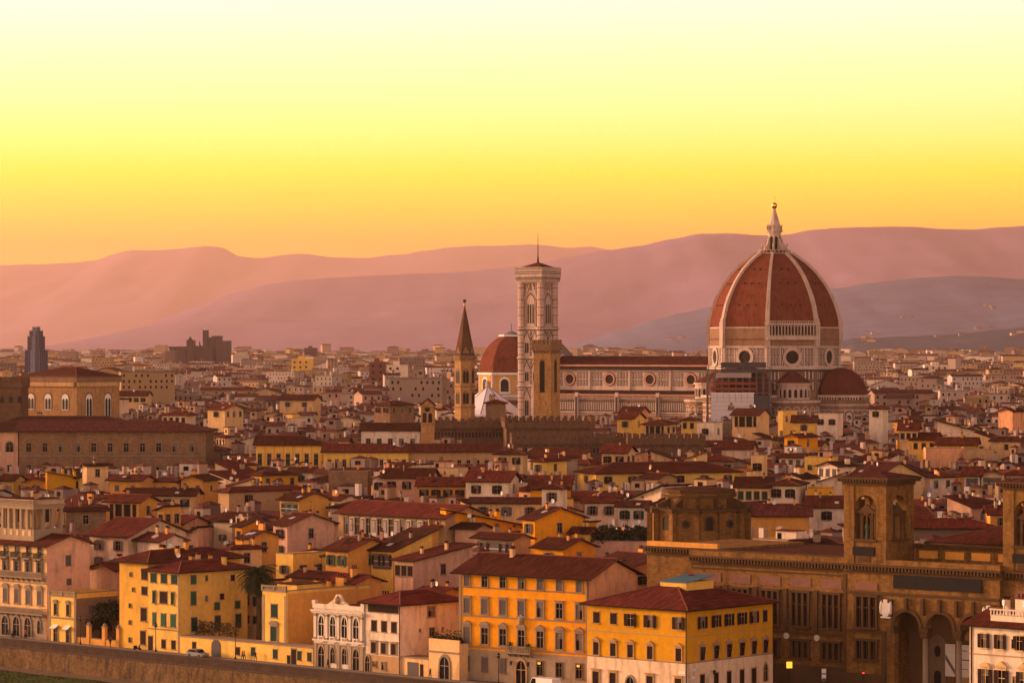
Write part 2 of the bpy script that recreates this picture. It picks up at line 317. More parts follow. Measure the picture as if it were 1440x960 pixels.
HD = [(-700, 500), (1100, 496), (1170, 482), (1200, 474), (1260, 472), (1320, 470), (1360, 466), (1400, 462), (1440, 458), (1700, 452), (2140, 460)]
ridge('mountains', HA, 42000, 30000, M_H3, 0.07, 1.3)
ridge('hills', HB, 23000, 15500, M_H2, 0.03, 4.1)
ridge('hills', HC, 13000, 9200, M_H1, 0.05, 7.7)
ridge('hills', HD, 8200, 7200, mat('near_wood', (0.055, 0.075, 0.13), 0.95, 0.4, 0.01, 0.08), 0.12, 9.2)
# ------------------------------------------------------------------ haze
hz = MB().box(-15000, 15000, -60, 50000, -9.5, 1560, None); hz.m = []
ho = hz.build('haze'); ho.data.materials.clear()
hm = bpy.data.materials.new('haze_air'); hm.use_nodes = True; t_ = hm.node_tree; t_.nodes.clear()
o_ = t_.nodes.new('ShaderNodeOutputMaterial'); pvn = t_.nodes.new('ShaderNodeVolumePrincipled')
pvn.inputs['Color'].default_value = (1.0, 0.655, 0.52, 1); pvn.inputs['Density'].default_value = 0.000028; pvn.inputs['Anisotropy'].default_value = 0.4
t_.links.new(pvn.outputs[0], o_.inputs['Volume']); ho.data.materials.append(hm)
tag(ho, 'pale warm evening haze over the city and hills', 'haze', kind='stuff')
# ================================================================== the cathedral
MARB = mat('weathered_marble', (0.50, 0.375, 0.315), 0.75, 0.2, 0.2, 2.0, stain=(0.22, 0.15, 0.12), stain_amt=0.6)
MARG = mat('green_marble_bands', (0.060, 0.045, 0.042), 0.75, 0.25, 0.4, 2.0)
MARP = mat('pink_marble', (0.50, 0.24, 0.18), 0.75, 0.2, 0.4, 2.0)
MARD = mat('brown_masonry', (0.24, 0.14, 0.09), 0.92, 0.25, 0.3, 2.0, stain=(0.1, 0.06, 0.045), stain_amt=0.6)  # plain brown masonry of crossing, tribunes, aisles and rough drum band
DTILE = mat('dome_tiles', (0.155, 0.042, 0.025), 0.9, 0.3, 0.35, 1.8, stain=(0.055, 0.022, 0.016), stain_amt=0.8, bump=0.5)
DTILE2 = mat('old_dome_tiles', (0.095, 0.027, 0.020), 0.9, 0.3, 0.35, 1.8, bump=0.5)
GOLD = mat('gilt_copper', (0.85, 0.48, 0.10), 0.25, spec=0.5, metal=1.0)
VOID = mat('dark_opening', (0.018, 0.014, 0.013), 0.6, spec=0.1)
CA = -R(33)                                   # the cathedral stands turned 33 degrees
DCX, DCY = PX(1089, 1345), 1345.0
cath = thing('cathedral', 'great marble cathedral with a vast red ribbed dome and a long panelled nave', 'cathedral', DCX, DCY, 0, CA)
def zc(y, D=1345.0): return CZ - (y - HY) * D / F
def octa(r, cx=0, cy=0, n=8, ph=None):
    """regular octagon of circumradius r with faces square to the axes"""
    ph = math.pi / n if ph is None else ph
    return [(cx + r * math.cos(ph + 2 * math.pi * i / n), cy + r * math.sin(ph + 2 * math.pi * i / n)) for i in range(n)]
def face_frames(poly):
    """for each side of a polygon: origin, direction, outward normal, length"""
    n = len(poly); out_ = []
    for i in range(n):
        a, b_ = Vector(poly[i]), Vector(poly[(i+1) % n]); d = (b_ - a); l_ = d.length; d /= l_
        out_.append((a, d, Vector((d.y, -d.x)), l_))
    return out_
def slab(mb, fr, u0, u1, z0, z1, t, m, t0=0.0):
    """a thin slab standing t proud of a wall face between u0..u1, z0..z1"""
    a, d, n_, l_ = fr
    P = [a + d*u0 + n_*t0, a + d*u1 + n_*t0, a + d*u1 + n_*t, a + d*u0 + n_*t]
    mb.faces([(p.x, p.y, z) for z in (z0, z1) for p in P], [(3,2,6,7),(2,1,5,6),(0,3,7,4),(1,0,4,5),(4,7,6,5),(0,1,2,3)], m)
def disc(mb, fr, u, z, r, t, m, n=20, t0=0.0, r_in=0.0, sq=1.0):
    a, d, n_, l_ = fr
    def P(rr, k, tt): q = a + d * (u + rr * math.cos(6.2832 * k / n)) + n_ * tt; return (q.x, q.y, z + sq * rr * math.sin(6.2832 * k / n))
    if r_in > 0:
        pts = [P(r, k, t0) for k in range(n)] + [P(r, k, t) for k in range(n)] + [P(r_in, k, t) for k in range(n)] + [P(r_in * .96, k, t0) for k in range(n)]
        mb.faces(pts, [(j*n + k, j*n + (k+1) % n, (j+1)*n + (k+1) % n, (j+1)*n + k) for j in range(3) for k in range(n)], m)
    else:
        mb.faces([P(r, k, t0) for k in range(n)] + [P(r, k, t) for k in range(n)], [(k, (k+1) % n, n + (k+1) % n, n + k) for k in range(n)], m)
        mb.poly([P(r, k, t) for k in range(n)], m)
def arch_face(mb, fr, u, w_, z0, zs, t, m, n=8, pointed=False, t0=0.0):
    a, d, n_, l_ = fr; pr = arch_pts(u, w_, z0, zs, n, pointed)
    f_ = lambda tt: [((a + d*x + n_*tt).x, (a + d*x + n_*tt).y, z) for x, z in pr]
    A, B = f_(t0), f_(t); k = len(pr)
    mb.faces(A + B, [(i, (i+1) % k, k + (i+1) % k, k + i) for i in range(k)], m); mb.poly(B, m)
def arch_ring(mb, fr, u, w_, z0, zs, wd, t, m, n=8, pointed=False, t0=0.0):
    a, d, n_, l_ = fr
    def P(x, z, tt): q = a + d*x + n_*tt; return (q.x, q.y, z)
    i_, o_ = arch_pts(u, w_, z0, zs, n, pointed)[1:], arch_pts(u, w_ + 2*wd, z0, zs, n, pointed)[1:]
    i_.append((u - w_/2, z0)); o_.append((u - w_/2 - wd, z0)); k = len(i_)
    pts = [P(x, z, t) for x, z in i_] + [P(x, z, t) for x, z in o_] + [P(x, z, t0) for x, z in o_] + [P(x, z, t0) for x, z in i_]
    fs = []
    for j in range(k - 1): fs += [(j+1, j, k+j, k+j+1), (k+j+1, k+j, 2*k+j, 2*k+j+1), (3*k+j+1, 3*k+j, j, j+1)]
    mb.faces(pts, [f[::-1] for f in fs], m)
def panels(mb, fr, u0, u1, z0, z1, nu, nz, m_out=MARG, m_in=MARB, gap=0.34, fw=0.30, skip=None, t=0.05):
    """framed marble panels: dark frame with a pale panel within"""
    du, dz = (u1 - u0) / nu, (z1 - z0) / nz
    for i in range(nu):
        for j in range(nz):
            if skip and skip((u0 + (i + .5) * du), (z0 + (j + .5) * dz)): continue
            a0, a1, b0, b1 = u0 + i*du + gap/2, u0 + (i+1)*du - gap/2, z0 + j*dz + gap/2, z0 + (j+1)*dz - gap/2
            slab(mb, fr, a0, a1, b0, b1, t, m_out); slab(mb, fr, a0 + fw, a1 - fw, b0 + fw, b1 - fw, t + .04, m_in)
# --- the octagonal body under the dome and the drum
RD = 27.4
z_gal0, z_gal1, z_dome = zc(478), zc(465), zc(460)
z_dr0, z_dr1 = zc(517), zc(488)
pol = octa(RD * 0.985); FR = face_frames(pol)
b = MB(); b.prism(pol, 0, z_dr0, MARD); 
for fr in FR:
    for k in range(2):
        u0 = 0.6 if k == 0 else fr[3] - 5.4
        panels(b, fr, u0, u0 + 4.8, z_dr0 - 9.5, z_dr0 - .8, 3, 2, t=.12)
b.build('crossing_wall', cath)
drum = MB(); drum.prism(octa(RD), z_dr0, z_dome, MARB)
pol = octa(RD); FR = face_frames(pol)
drum.prism(octa(RD + 1.0), z_dr0 - .5, z_dr0 + .6, MARB); drum.prism(octa(RD + .5), z_dr0 - 1.3, z_dr0 - .5, MARG)
drum.prism(octa(RD + .55), z_dr1 - .2, z_dr1 + .5, MARB)
for fr in FR:
    l_ = fr[3]; cz = (z_dr0 + z_dr1) / 2 + .2
    for u0 in (0.15, l_ - 1.15): slab(drum, fr, u0, u0 + 1.0, z_dr0 + .6, z_dome, .28, MARB)
    panels(drum, fr, 1.4, 5.2, z_dr0 + .9, z_dr1 - .4, 3, 2); panels(drum, fr, l_ - 5.2, l_ - 1.4, z_dr0 + .9, z_dr1 - .4, 3, 2)
    for u0 in (5.6, l_ - 7.0): panels(drum, fr, u0, u0 + 1.5, z_dr0 + .9, z_dr1 - .4, 1, 2)
    disc(drum, fr, l_/2, cz, 4.3, .16, MARG, 28); disc(drum, fr, l_/2, cz, 4.1, .5, MARB, 28, r_in=2.75)
    # unfinished rough band above with putlog corbels
    slab(drum, fr, 1.2, l_ - 1.2, z_dr1 + .5, z_dome - .5, .12, MARD)
    for k in range(16): slab(drum, fr, 1.8 + k * (l_ - 4) / 15, 2.2 + k * (l_ - 4) / 15, z_dr1 + 3.1, z_dr1 + 3.5, .5, MARD)
drum.build('drum', cath)
for fr in FR:
    e = MB(); disc(e, fr, fr[3]/2, (z_dr0 + z_dr1) / 2 + .2, 2.8, .2, VOID, 24); e.build('round_window', cath)
# the one finished stretch of gallery faces the viewer
gi = max(range(8), key=lambda i: FR[i][2].dot(Vector((math.sin(R(33-12+2*12)) * 0, -1)).xy if False else Vector((math.sin(R(45)), -math.cos(R(45))))))
fr = FR[gi]; g = MB(); l_ = fr[3]
slab(g, fr, -.6, l_ + .6, z_dr1 + 3.0, z_dr1 + 4.1, 1.5, MARB)
slab(g, fr, -.5, l_ + .5, z_dr1 + 4.1, z_dome + 1.4, .9, MARB)
for k in range(15):
    u = .9 + k * (l_ - 1.8) / 14
    arch_face(g, fr, u, .72, z_dr1 + 4.9, z_dome + .1, 1.0, VOID, 6, t0=.9)
    slab(g, fr, u + .5, u + .68, z_dr1 + 4.5, z_dome + .5, 1.35, MARB)
slab(g, fr, -.7, l_ + .7, z_dome + .9, z_dome + 1.5, 1.8, MARB)
for k in range(22): slab(g, fr, k * l_ / 21 - .15, k * l_ / 21 + .15, z_dome + 1.5, z_dome + 2.2, 1.7, MARB, t0=1.4)
slab(g, fr, -.5, l_ + .5, z_dome + 2.2, z_dome + 2.45, 1.8, MARB, t0=1.3)
g.build('gallery', cath)
# --- the dome shell
z_top = zc(357)
ys = [(460, 91), (450, 89.6), (440, 87.2), (430, 84.2), (420, 80.2), (410, 75.4), (400, 69.6), (390, 62.4), (380, 53.8), (370, 43.0), (362, 32.0), (357, 24.0), (354, 19.0)]
prof = [(hw / 91 * RD, zc(y)) for y, hw in ys]
dm = MB(); n8 = 8
for (r0, z0), (r1, z1) in zip(prof, prof[1:]):
    a, c = octa(r0), octa(r1)
    for i in range(8):
        j = (i + 1) % 8
        for q in range(4):
            f0, f1 = q / 4, (q + 1) / 4
            L_ = lambda p, s, f: (p[0] + (s[0] - p[0]) * f, p[1] + (s[1] - p[1]) * f)
            p0, p1, p2, p3 = L_(a[i], a[j], f0), L_(a[i], a[j], f1), L_(c[i], c[j], f1), L_(c[i], c[j], f0)
            dm.poly([(*p0, z0), (*p1, z0), (*p2, z1), (*p3, z1)], DTILE)
dm.poly([(x, y, prof[-1][1]) for x, y in octa(prof[-1][0])], DTILE)
dome = dm.build('dome', cath)
rb = lambda r: r
for fi in range(8):
    for lv, kk in ((3, (-1, 0, 1)), (6, (-1, 0, 1)), (8, (-.6, .6))):
        r_, z_ = prof[lv]; r2, z2 = prof[lv + 1]
        f0 = face_frames(octa(r_))[fi]; a, d, n_, l2 = f0
        for k in kk: ro = MB(); slab(ro, f0, l2/2 + k * l2 * .2 - .28, l2/2 + k * l2 * .2 + .28, z_ - .2, z_ + .5, .25, VOID, t0=-.4); ro.build('dome_light', dome)
for i in range(8):          # marble ribs along the eight angles
    e = MB(); P0 = []
    ang = math.pi / 8 + math.pi / 4 * i; c_, s_ = math.cos(ang), math.sin(ang)
    pr = prof[:-1]
    for k, (r_, z_) in enumerate(pr):
        wd = 1.0 - .45 * k / len(pr); up = .9
        nx = 1.0 if k < 5 else .8
        for t_, w_ in ((-.3, -wd), (.75, -wd * .8), (.75, wd * .8), (-.3, wd)):
            rr = r_ + t_ * nx; P0.append((rr * c_ - w_ * s_, rr * s_ + w_ * c_, z_ + t_ * (.1 + .08 * k)))
    e.faces(P0, [(4*k + j, 4*k + j + 1, 4*k + 4 + j + 1, 4*k + 4 + j) for k in range(len(pr) - 1) for j in range(3)], MARB)
    e.poly(P0[:4][::-1], MARB); e.build('rib', cath)
    q = MB(); q.box(RD - .9, RD + .9, -1.1, 1.1, z_dr1, z_dome + 2.0, MARB); q.box(RD - .7, RD + .7, -.85, .85, z_dome + 2, z_dome + 3.3, MARB); q.build('corner_pier', cath, rz=ang)
# --- the lantern
zl = zc(356); lan = MB()
lan.prism(octa(7.2), zl - 1.6, zl, MARB)
for k in range(24):
    a = k * math.pi / 12
    lan.box(6.7 * math.cos(a) - .12, 6.7 * math.cos(a) + .12, 6.7 * math.sin(a) - .12, 6.7 * math.sin(a) + .12, zl, zl + 1.1, MARB)
lan.prism(octa(6.9), zl + 1.1, zl + 1.3, MARB)
zl1 = zc(327)
lan.prism(octa(2.7), zl, zl1, MARB)
for fr in face_frames(octa(2.7)): arch_face(lan, fr, fr[3]/2, 1.15, zl + 1.0, zl1 - 2.2, .06, VOID, 8)
for i in range(8):
    a = math.pi / 8 + math.pi / 4 * i
    c_, s_ = math.cos(a), math.sin(a)
    pr = [(2.6, zl), (5.4, zl), (5.4, zl + 2.4), (4.6, zl + 2.8), (3.8, zl + 4.2), (3.3, zl + 6.2), (2.6, zl + 6.6)]
    P0 = [(r_*c_ - w_*s_, r_*s_ + w_*c_, z) for w_ in (-.3, .3) for r_, z in pr]; n_ = len(pr)
    lan.faces(P0, [((j+1) % n_, j, n_ + j, n_ + (j+1) % n_) for j in range(n_)], MARB); lan.poly(P0[:n_], MARB); lan.poly(P0[n_:][::-1], MARB)
    lan.box(5.3*c_ - .25, 5.3*c_ + .25, 5.3*s_ - .25, 5.3*s_ + .25, zl + 2.6, zl + 4.0, MARB)
lan.prism(octa(3.3), zl1, zl1 + .5, MARB); lan.prism(octa(3.6), zl1 + .5, zl1 + .9, MARB)
for i in range(8):
    a = math.pi / 8 + math.pi / 4 * i; lan.lathe([(.35, zl1 + .9), (.35, zl1 + 2.2), (.5, zl1 + 2.3), (0.02, zl1 + 3.6)], 6, MARB, 3.0 * math.cos(a), 3.0 * math.sin(a))
zk, zb = zc(316.5), zc(293)
lan.prism(octa(2.8), zl1 + .9, zk - .6, MARB)
lan.prism(octa(2.6), zk - .6, zb, MARB, z1f=octa(.45))
ln = lan.build('lantern', cath)
bl = MB(); bl.lathe([(0.02, zb - .5), (.5, zb - .2), (1.0, zb + .35), (1.2, zb + 1.1), (1.0, zb + 1.85), (.5, zb + 2.3), (.02, zb + 2.5)], 14, GOLD); bl.build('gilded_ball', ln)
cr_ = MB(); cr_.box(-.09, .09, -.09, .09, zb + 2.3, zb + 5.2, GOLD); cr_.box(-.75, .75, -.08, .08, zb + 3.9, zb + 4.1, GOLD); cr_.build('cross', ln, rz=R(33))
# --- three tribunes with half domes, small round buttress chapels between
def tribune(dx, dy, r, zt, name='tribune'):
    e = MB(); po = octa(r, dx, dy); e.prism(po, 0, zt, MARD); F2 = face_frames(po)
    for fr in F2:
        l_ = fr[3]
        for z in range(6, int(zt) - 3, 2): slab(e, fr, 0, l_, z, z + .45, .05, MARB)
        slab(e, fr, 0, l_, zt - 4.2, zt - 3.7, .25, MARB); slab(e, fr, -.2, l_ + .2, zt - .9, zt, .7, MARB)
        for k in range(14): slab(e, fr, .4 + k * (l_ - 1) / 13.5, .9 + k * (l_ - 1) / 13.5, zt - 2.0, zt - .9, .5, MARB if k % 2 else MARG)
        arch_face(e, fr, l_/2, 4.6, zt - 14, zt - 8.2, .10, MARB, 10); arch_face(e, fr, l_/2, 3.8, zt - 14, zt - 8.2, .16, MARG, 10); arch_face(e, fr, l_/2, 3.0, zt - 14, zt - 8.4, .2, MARB, 10)
        arch_face(e, fr, l_/2, 1.5, zt - 16, zt - 9.0, .26, VOID, 8)
    t_ = e.build(name, cath)
    h_ = MB(); pr = [(r * .93 * math.cos(R(a)), zt + (r * .80 if r > 13 else r * .96) * math.sin(R(a))) for a in range(0, 91, 10)]; pr[-1] = (.3, pr[-1][1])
    for (r0, z0), (r1, z1) in zip(pr, pr[1:]):
        a, c = octa(r0, dx, dy), octa(r1, dx, dy)
        for i in range(8): j = (i+1) % 8; h_.poly([(*a[i], z0), (*a[j], z0), (*c[j], z1), (*c[i], z1)], DTILE2, True)
    h_.build('half_dome', t_)
    return t_
zt = zc(554)
tribune(31.0, 0, 11.6, zt)                  # apse end, to the right
tribune(0, -(RD * .92 + 4.0), 15.4, zt)               # the one towards the viewer's left, behind the scaffold
tribune(0, (RD * .92 + 4.0), 15.4, zt)
for a_ in (45, 135, -45, -135):                        # low semicircular chapels on the diagonals
    cx_, cy_ = 27.4 * math.cos(R(a_)), 27.4 * math.sin(R(a_)); e = MB()
    z1_ = zc(540); z0_ = zc(560)
    po = [(cx_ + 10.5 * math.cos(R(a_ + k)), cy_ + 10.5 * math.sin(R(a_ + k))) for k in range(-100, 101, 20)]
    e.prism(po, 0, z0_, MARD); e.prism([(cx_ + (x - cx_) * 1.07, cy_ + (y - cy_) * 1.07) for x, y in po], z0_ - 1.3, z0_ - .3, MARB)
    for fr in face_frames(po)[:-1]:
        l_ = fr[3]
        for z in range(4, int(z0_) - 2, 2): slab(e, fr, 0, l_, z, z + .5, .05, MARB)
        arch_ring(e, fr, l_/2, l_ * .6, z0_ - 8, z0_ - 4.2, .35, .2, MARB)
    po2 = [(cx_ + 6.6 * math.cos(R(a_ + k)), cy_ + 6.6 * math.sin(R(a_ + k))) for k in range(-100, 101, 20)]
    e.prism(po2, z0_, z1_, MARB)
    for fr in face_frames(po2)[:-1]: arch_face(e, fr, fr[3]/2, fr[3] * .55, z0_ + .8, z1_ - 2.4, .08, VOID, 8); arch_ring(e, fr, fr[3]/2, fr[3] * .55, z0_ + .8, z1_ - 2.4, .25, .3, MARB)
    e.prism([(cx_ + (x - cx_) * 1.1, cy_ + (y - cy_) * 1.1) for x, y in po2], z1_, z1_ + .8, MARB)
    ch = e.build('side_chapel', cath)
    c2 = MB(); c2.faces([(cx_ + (x - cx_) * 1.12, cy_ + (y - cy_) * 1.12, z1_ + .8) for x, y in po2] + [(cx_ * .86, cy_ * .86, z1_ + 6.8)], [(i, i+1, len(po2)) for i in range(len(po2) - 1)], DTILE2)
    c2.build('chapel_roof', ch)
# --- nave: runs to local -x (up the photo's left)
NX0, NX1 = -104.0, -24.0
ZN = zc(512.5, 1372); ZR = zc(500.5, 1385)
nv = MB(); HWN = 10.5; HWA = 20.5
ZA = zc(549, 1360); 
nv.box(NX0, NX1, -HWN, HWN, 0, ZN - .4, MARB)
frS = (Vector((NX0, -HWN)), Vector((1, 0)), Vector((0, -1)), NX1 - NX0); l_ = NX1 - NX0
z0p, z1p = ZA + 1.6, ZN - 3.2
bay = l_ / 4
for q in range(4):
    uc = (q + .5) * bay
    disc(nv, frS, uc, (z0p + z1p) / 2, 3.0, .14, MARG, 24); disc(nv, frS, uc, (z0p + z1p) / 2, 2.75, .4, MARP, 24, r_in=2.0)
    n_p = 4
    panels(nv, frS, q * bay + .8, uc - 3.6, z0p, z1p, n_p, 2, fw=.3, gap=.5); panels(nv, frS, uc + 3.6, (q + 1) * bay - .8, z0p, z1p, n_p, 2, fw=.3, gap=.5)
    slab(nv, frS, q * bay - .35, q * bay + .35, ZA, ZN - 2.6, .4, MARB)
slab(nv, frS, 0, l_, ZN - 2.4, ZN - 1.5, .3, MARG)
for k in range(96): slab(nv, frS, k * l_ / 96, k * l_ / 96 + .42, ZN - 1.6, ZN - .7, .7, MARG)
slab(nv, frS, 0, l_, ZN - .75, ZN - .1, 1.1, MARP); slab(nv, frS, 0, l_, z1p + .1, z1p + .35, .2, MARG)
nv.build('nave', cath)
for q in range(4):
    e = MB(); disc(e, frS, (q + .5) * bay, (z0p + z1p) / 2, 2.15, .2, VOID, 24); e.build('round_window', cath)
nr = MB(); nr.extr([(-HWN - .9, ZN), (HWN + .9, ZN), (0, ZR)], NX0 - .4, NX1 + 3, TILE2, 'x'); nr.build('nave_roof', cath)
ai = MB(); ZB = ZA - 1.2
for sg in (-1, 1):
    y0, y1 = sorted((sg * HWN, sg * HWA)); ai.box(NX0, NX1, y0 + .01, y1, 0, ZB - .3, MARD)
frA = (Vector((NX0, -HWA)), Vector((1, 0)), Vector((0, -1)), l_)
slab(ai, frA, 0, l_, ZB - .9, ZB - .3, .9, MARP)
for k in range(110): slab(ai, frA, k * l_ / 110 + .1, k * l_ / 110 + .42, ZB - 2.1, ZB - 1.0, .6, MARB)
slab(ai, frA, 0, l_, ZB - 2.5, ZB - 2.2, .3, MARB)
slab(ai, frA, 0, l_, ZB - 7.6, ZB - 3.3, .1, MARG)
for k in range(92): slab(ai, frA, k * l_ / 92 + .12, k * l_ / 92 + .5, ZB - 7.2, ZB - 3.7, .3, MARB)
slab(ai, frA, 0, l_, ZB - 8.3, ZB - 7.7, .4, MARB)
for k in range(11): slab(ai, frA, 0, l_, ZB - 9.0 - .7 * k, ZB - 8.7 - .7 * k, .12, MARB if k % 2 == 0 else MARP)
slab(ai, frA, 0, l_, ZB - 16.9, ZB - 16.5, .3, MARB)
for k in range(80): slab(ai, frA, k * l_ / 80 + .15, k * l_ / 80 + .6, ZB - 21, ZB - 17.1, .15, MARB)
for q in range(5): slab(ai, frA, q * bay - .8 if q else 0, q * bay + .8, 0, ZB + .3, 1.0, MARB); 
for q in range(5): slab(ai, frA, q * bay - .5 if q else 0, q * bay + .5, 3, ZB - 1.5, 1.06, MARG)
ai.build('aisle', cath)
ar = MB(); ar.extr([(-HWA - .3, ZB), (-HWN, ZB), (-HWN, ZA)], NX0, NX1, TILE2, 'x'); ar.extr([(HWN, ZB), (HWA + .3, ZB), (HWN, ZA)], NX0, NX1, TILE2, 'x'); ar.build('aisle_roof', cath)
fa = MB()       # west front with its gable
fa.extr([(-HWA - 1, 0), (HWA + 1, 0), (HWA + 1, ZB + 2), (HWN + 1.5, ZA + 3), (HWN + 1.5, ZN + 2), (0, ZR + 5.5), (-HWN - 1.5, ZN + 2), (-HWN - 1.5, ZA + 3), (-HWA - 1, ZB + 2)], NX0 - 3.0, NX0 - .5, MARB, 'x')
for sg in (-1, 1):
    for k in range(3):
        o_ = k * 1.3
        P = [(NX0 - .4 + .02 * k, sg * (HWN + 1.2 - o_), ZN + 1.7 - o_ * .3), (NX0 - .4 + .02 * k, 0, ZR + 5.0 - o_ * 1.05), (NX0 - .4 + .02 * k, 0, ZR + 4.4 - o_ * 1.05), (NX0 - .4 + .02 * k, sg * (HWN + .2 - o_), ZN + 1.7 - o_ * .3)]
        fa.poly(P, MARG)
fa.build('west_front', cath)
# ------------------------------------------------------------------ scaffolding round the south tribune
SCAF = mat('scaffold_tube_steel', (0.11, 0.10, 0.11), 0.6, spec=0.4); SHEET = mat('white_scaffold_sheeting', (0.60, 0.54, 0.56), 0.85, 0.08, 0.2, 1.5); NET = mat('dark_debris_netting', (0.07, 0.065, 0.075), 0.9, 0.25, 0.3, 2); PLK = mat('red_scaffold_boards', (0.20, 0.055, 0.045), 0.8)
sx_, sy_ = DCX + 26.0 * math.sin(CA) * 1.0, DCY - 26.0 * math.cos(CA)
SD = 1300.0
sc_x0, sc_x1 = PX(1000, SD), PX(1060, SD)
sf = thing('scaffolding', 'tall tube scaffolding with white sheeting round the cathedral tribune', 'scaffolding', (sc_x0 + sc_x1) / 2, SD, 0, 0)
hwid = (sc_x1 - sc_x0) / 2; zs = lambda y: CZ - (y - HY) * SD / F
e = MB(); z_lo, z_hi = zs(587), zs(553)
cut = [(-hwid, 6), (-hwid + 8, 6), (-hwid + 8.3, z_lo + 3), (-2.0, z_lo + 3), (-1.7, z_lo + 4.5), (-.5, z_lo + 6.3), (.9, z_lo + 4.5), (1.0, 6), (hwid - 1, 6), (hwid - 1.5, z_lo + 3.6), (hwid, z_lo + 5), (hwid, z_hi), (-hwid, z_hi)]
e.extr(cut, -.05, .05, SHEET)
for k in range(1, 7): e.box(-hwid + k * hwid * 2 / 7 - .05, -hwid + k * hwid * 2 / 7 + .05, -.09, -.05, z_lo + 6.4, z_hi, NET)
for k in range(1, 5): e.box(-hwid, hwid, -.09, -.05, z_hi - k * 1.7, z_hi - k * 1.7 + .07, NET)
e.build('sheeting', sf)
e = MB()
for i in range(10):
    for j in range(6): e.box(-hwid - 1 + i * (hwid * 2 + 8) / 9 - .08, -hwid - 1 + i * (hwid * 2 + 8) / 9 + .08, .3 + j * 2.6, .46 + j * 2.6, 0, zs(513) - j * .8, SCAF)
for z in [6 + 2.1 * k for k in range(22)]:
    if z < zs(512):
        for j in range(6): e.box(-hwid - 1, hwid + 7, .3 + j * 2.6, .42 + j * 2.6, z, z + .12, SCAF)
e.build('tube_frame', sf)
for z, x0_, x1_, m_, h_ in ((zs(553) , -hwid - .3, hwid + .3, WHITE, .35), (zs(549), -hwid, hwid + 1, PLK, 1.1), (zs(541), -hwid + 2, hwid + 1, PLK, 1.1), (zs(531), -hwid + 2, hwid - 1, mat('pale_mesh_screen', (0.36, 0.28, 0.26)), 2.0), (zs(524), -hwid + 4, hwid + 5, NET, 1.6), (zs(517), -hwid + 4, hwid + 5, NET, 2.2)):
    MB().box(x0_, x1_, .1, 14, z, z + h_ * .12, m_).box(x0_, x1_, -.02, .1, z, z + h_, m_).build('deck', sf)
MB().box(hwid + .2, hwid + 6.5, .2, 13, 4, zs(556), NET).build('netting', sf)

# ================================================================== the bell tower
CTX, CTY = PX(756.5, 1400), 1400.0
H_ = zc(376, 1400); camp = thing('bell_tower', 'slender square marble bell tower with tall mullioned windows beside the cathedral', 'bell tower', CTX, CTY, 0, -R(36))
s = 5.15                                                       # half side without corner buttresses
bt = MB(); bt.box(-s, s, -s, s, 0, H_ - 5.6, MARB)
bts = octa(2.25, 0, 0)
for sx_ in (-1, 1):
    for sy_ in (-1, 1): bt.prism([(x + sx_ * s, y + sy_ * s) for x, y in octa(1.55)], 0, H_ - 5.6, MARB)
zcs = [zc(y, 1400) for y in (591, 543, 503.5, 462.5)]
sides = [(Vector((-s, -s)), Vector((1, 0)), Vector((0, -1)), 2*s), (Vector((s, -s)), Vector((0, 1)), Vector((1, 0)), 2*s), (Vector((s, s)), Vector((-1, 0)), Vector((0, 1)), 2*s), (Vector((-s, s)), Vector((0, -1)), Vector((-1, 0)), 2*s)]
def ring_sq(mb, z0, z1, e_, m):
    mb.box(-s - e_, s + e_, -s - e_, s + e_, z0, z1, m)
    for sx_ in (-1, 1):
        for sy_ in (-1, 1): mb.prism([(x + sx_ * s, y + sy_ * s) for x, y in octa(1.55 + e_)], z0, z1, m)
for z in zcs: ring_sq(bt, z - .6, z - .2, .28, MARG); ring_sq(bt, z - .2, z + .5, .42, MARB)
zz = 20.0
while zz < H_ - 7:
    for sx_ in (-1, 1):
        for sy_ in (-1, 1): bt.prism([(x + sx_ * s, y + sy_ * s) for x, y in octa(1.6)], zz, zz + .3, MARG if int(zz / 2) % 2 else MARP)
    zz += 1.7
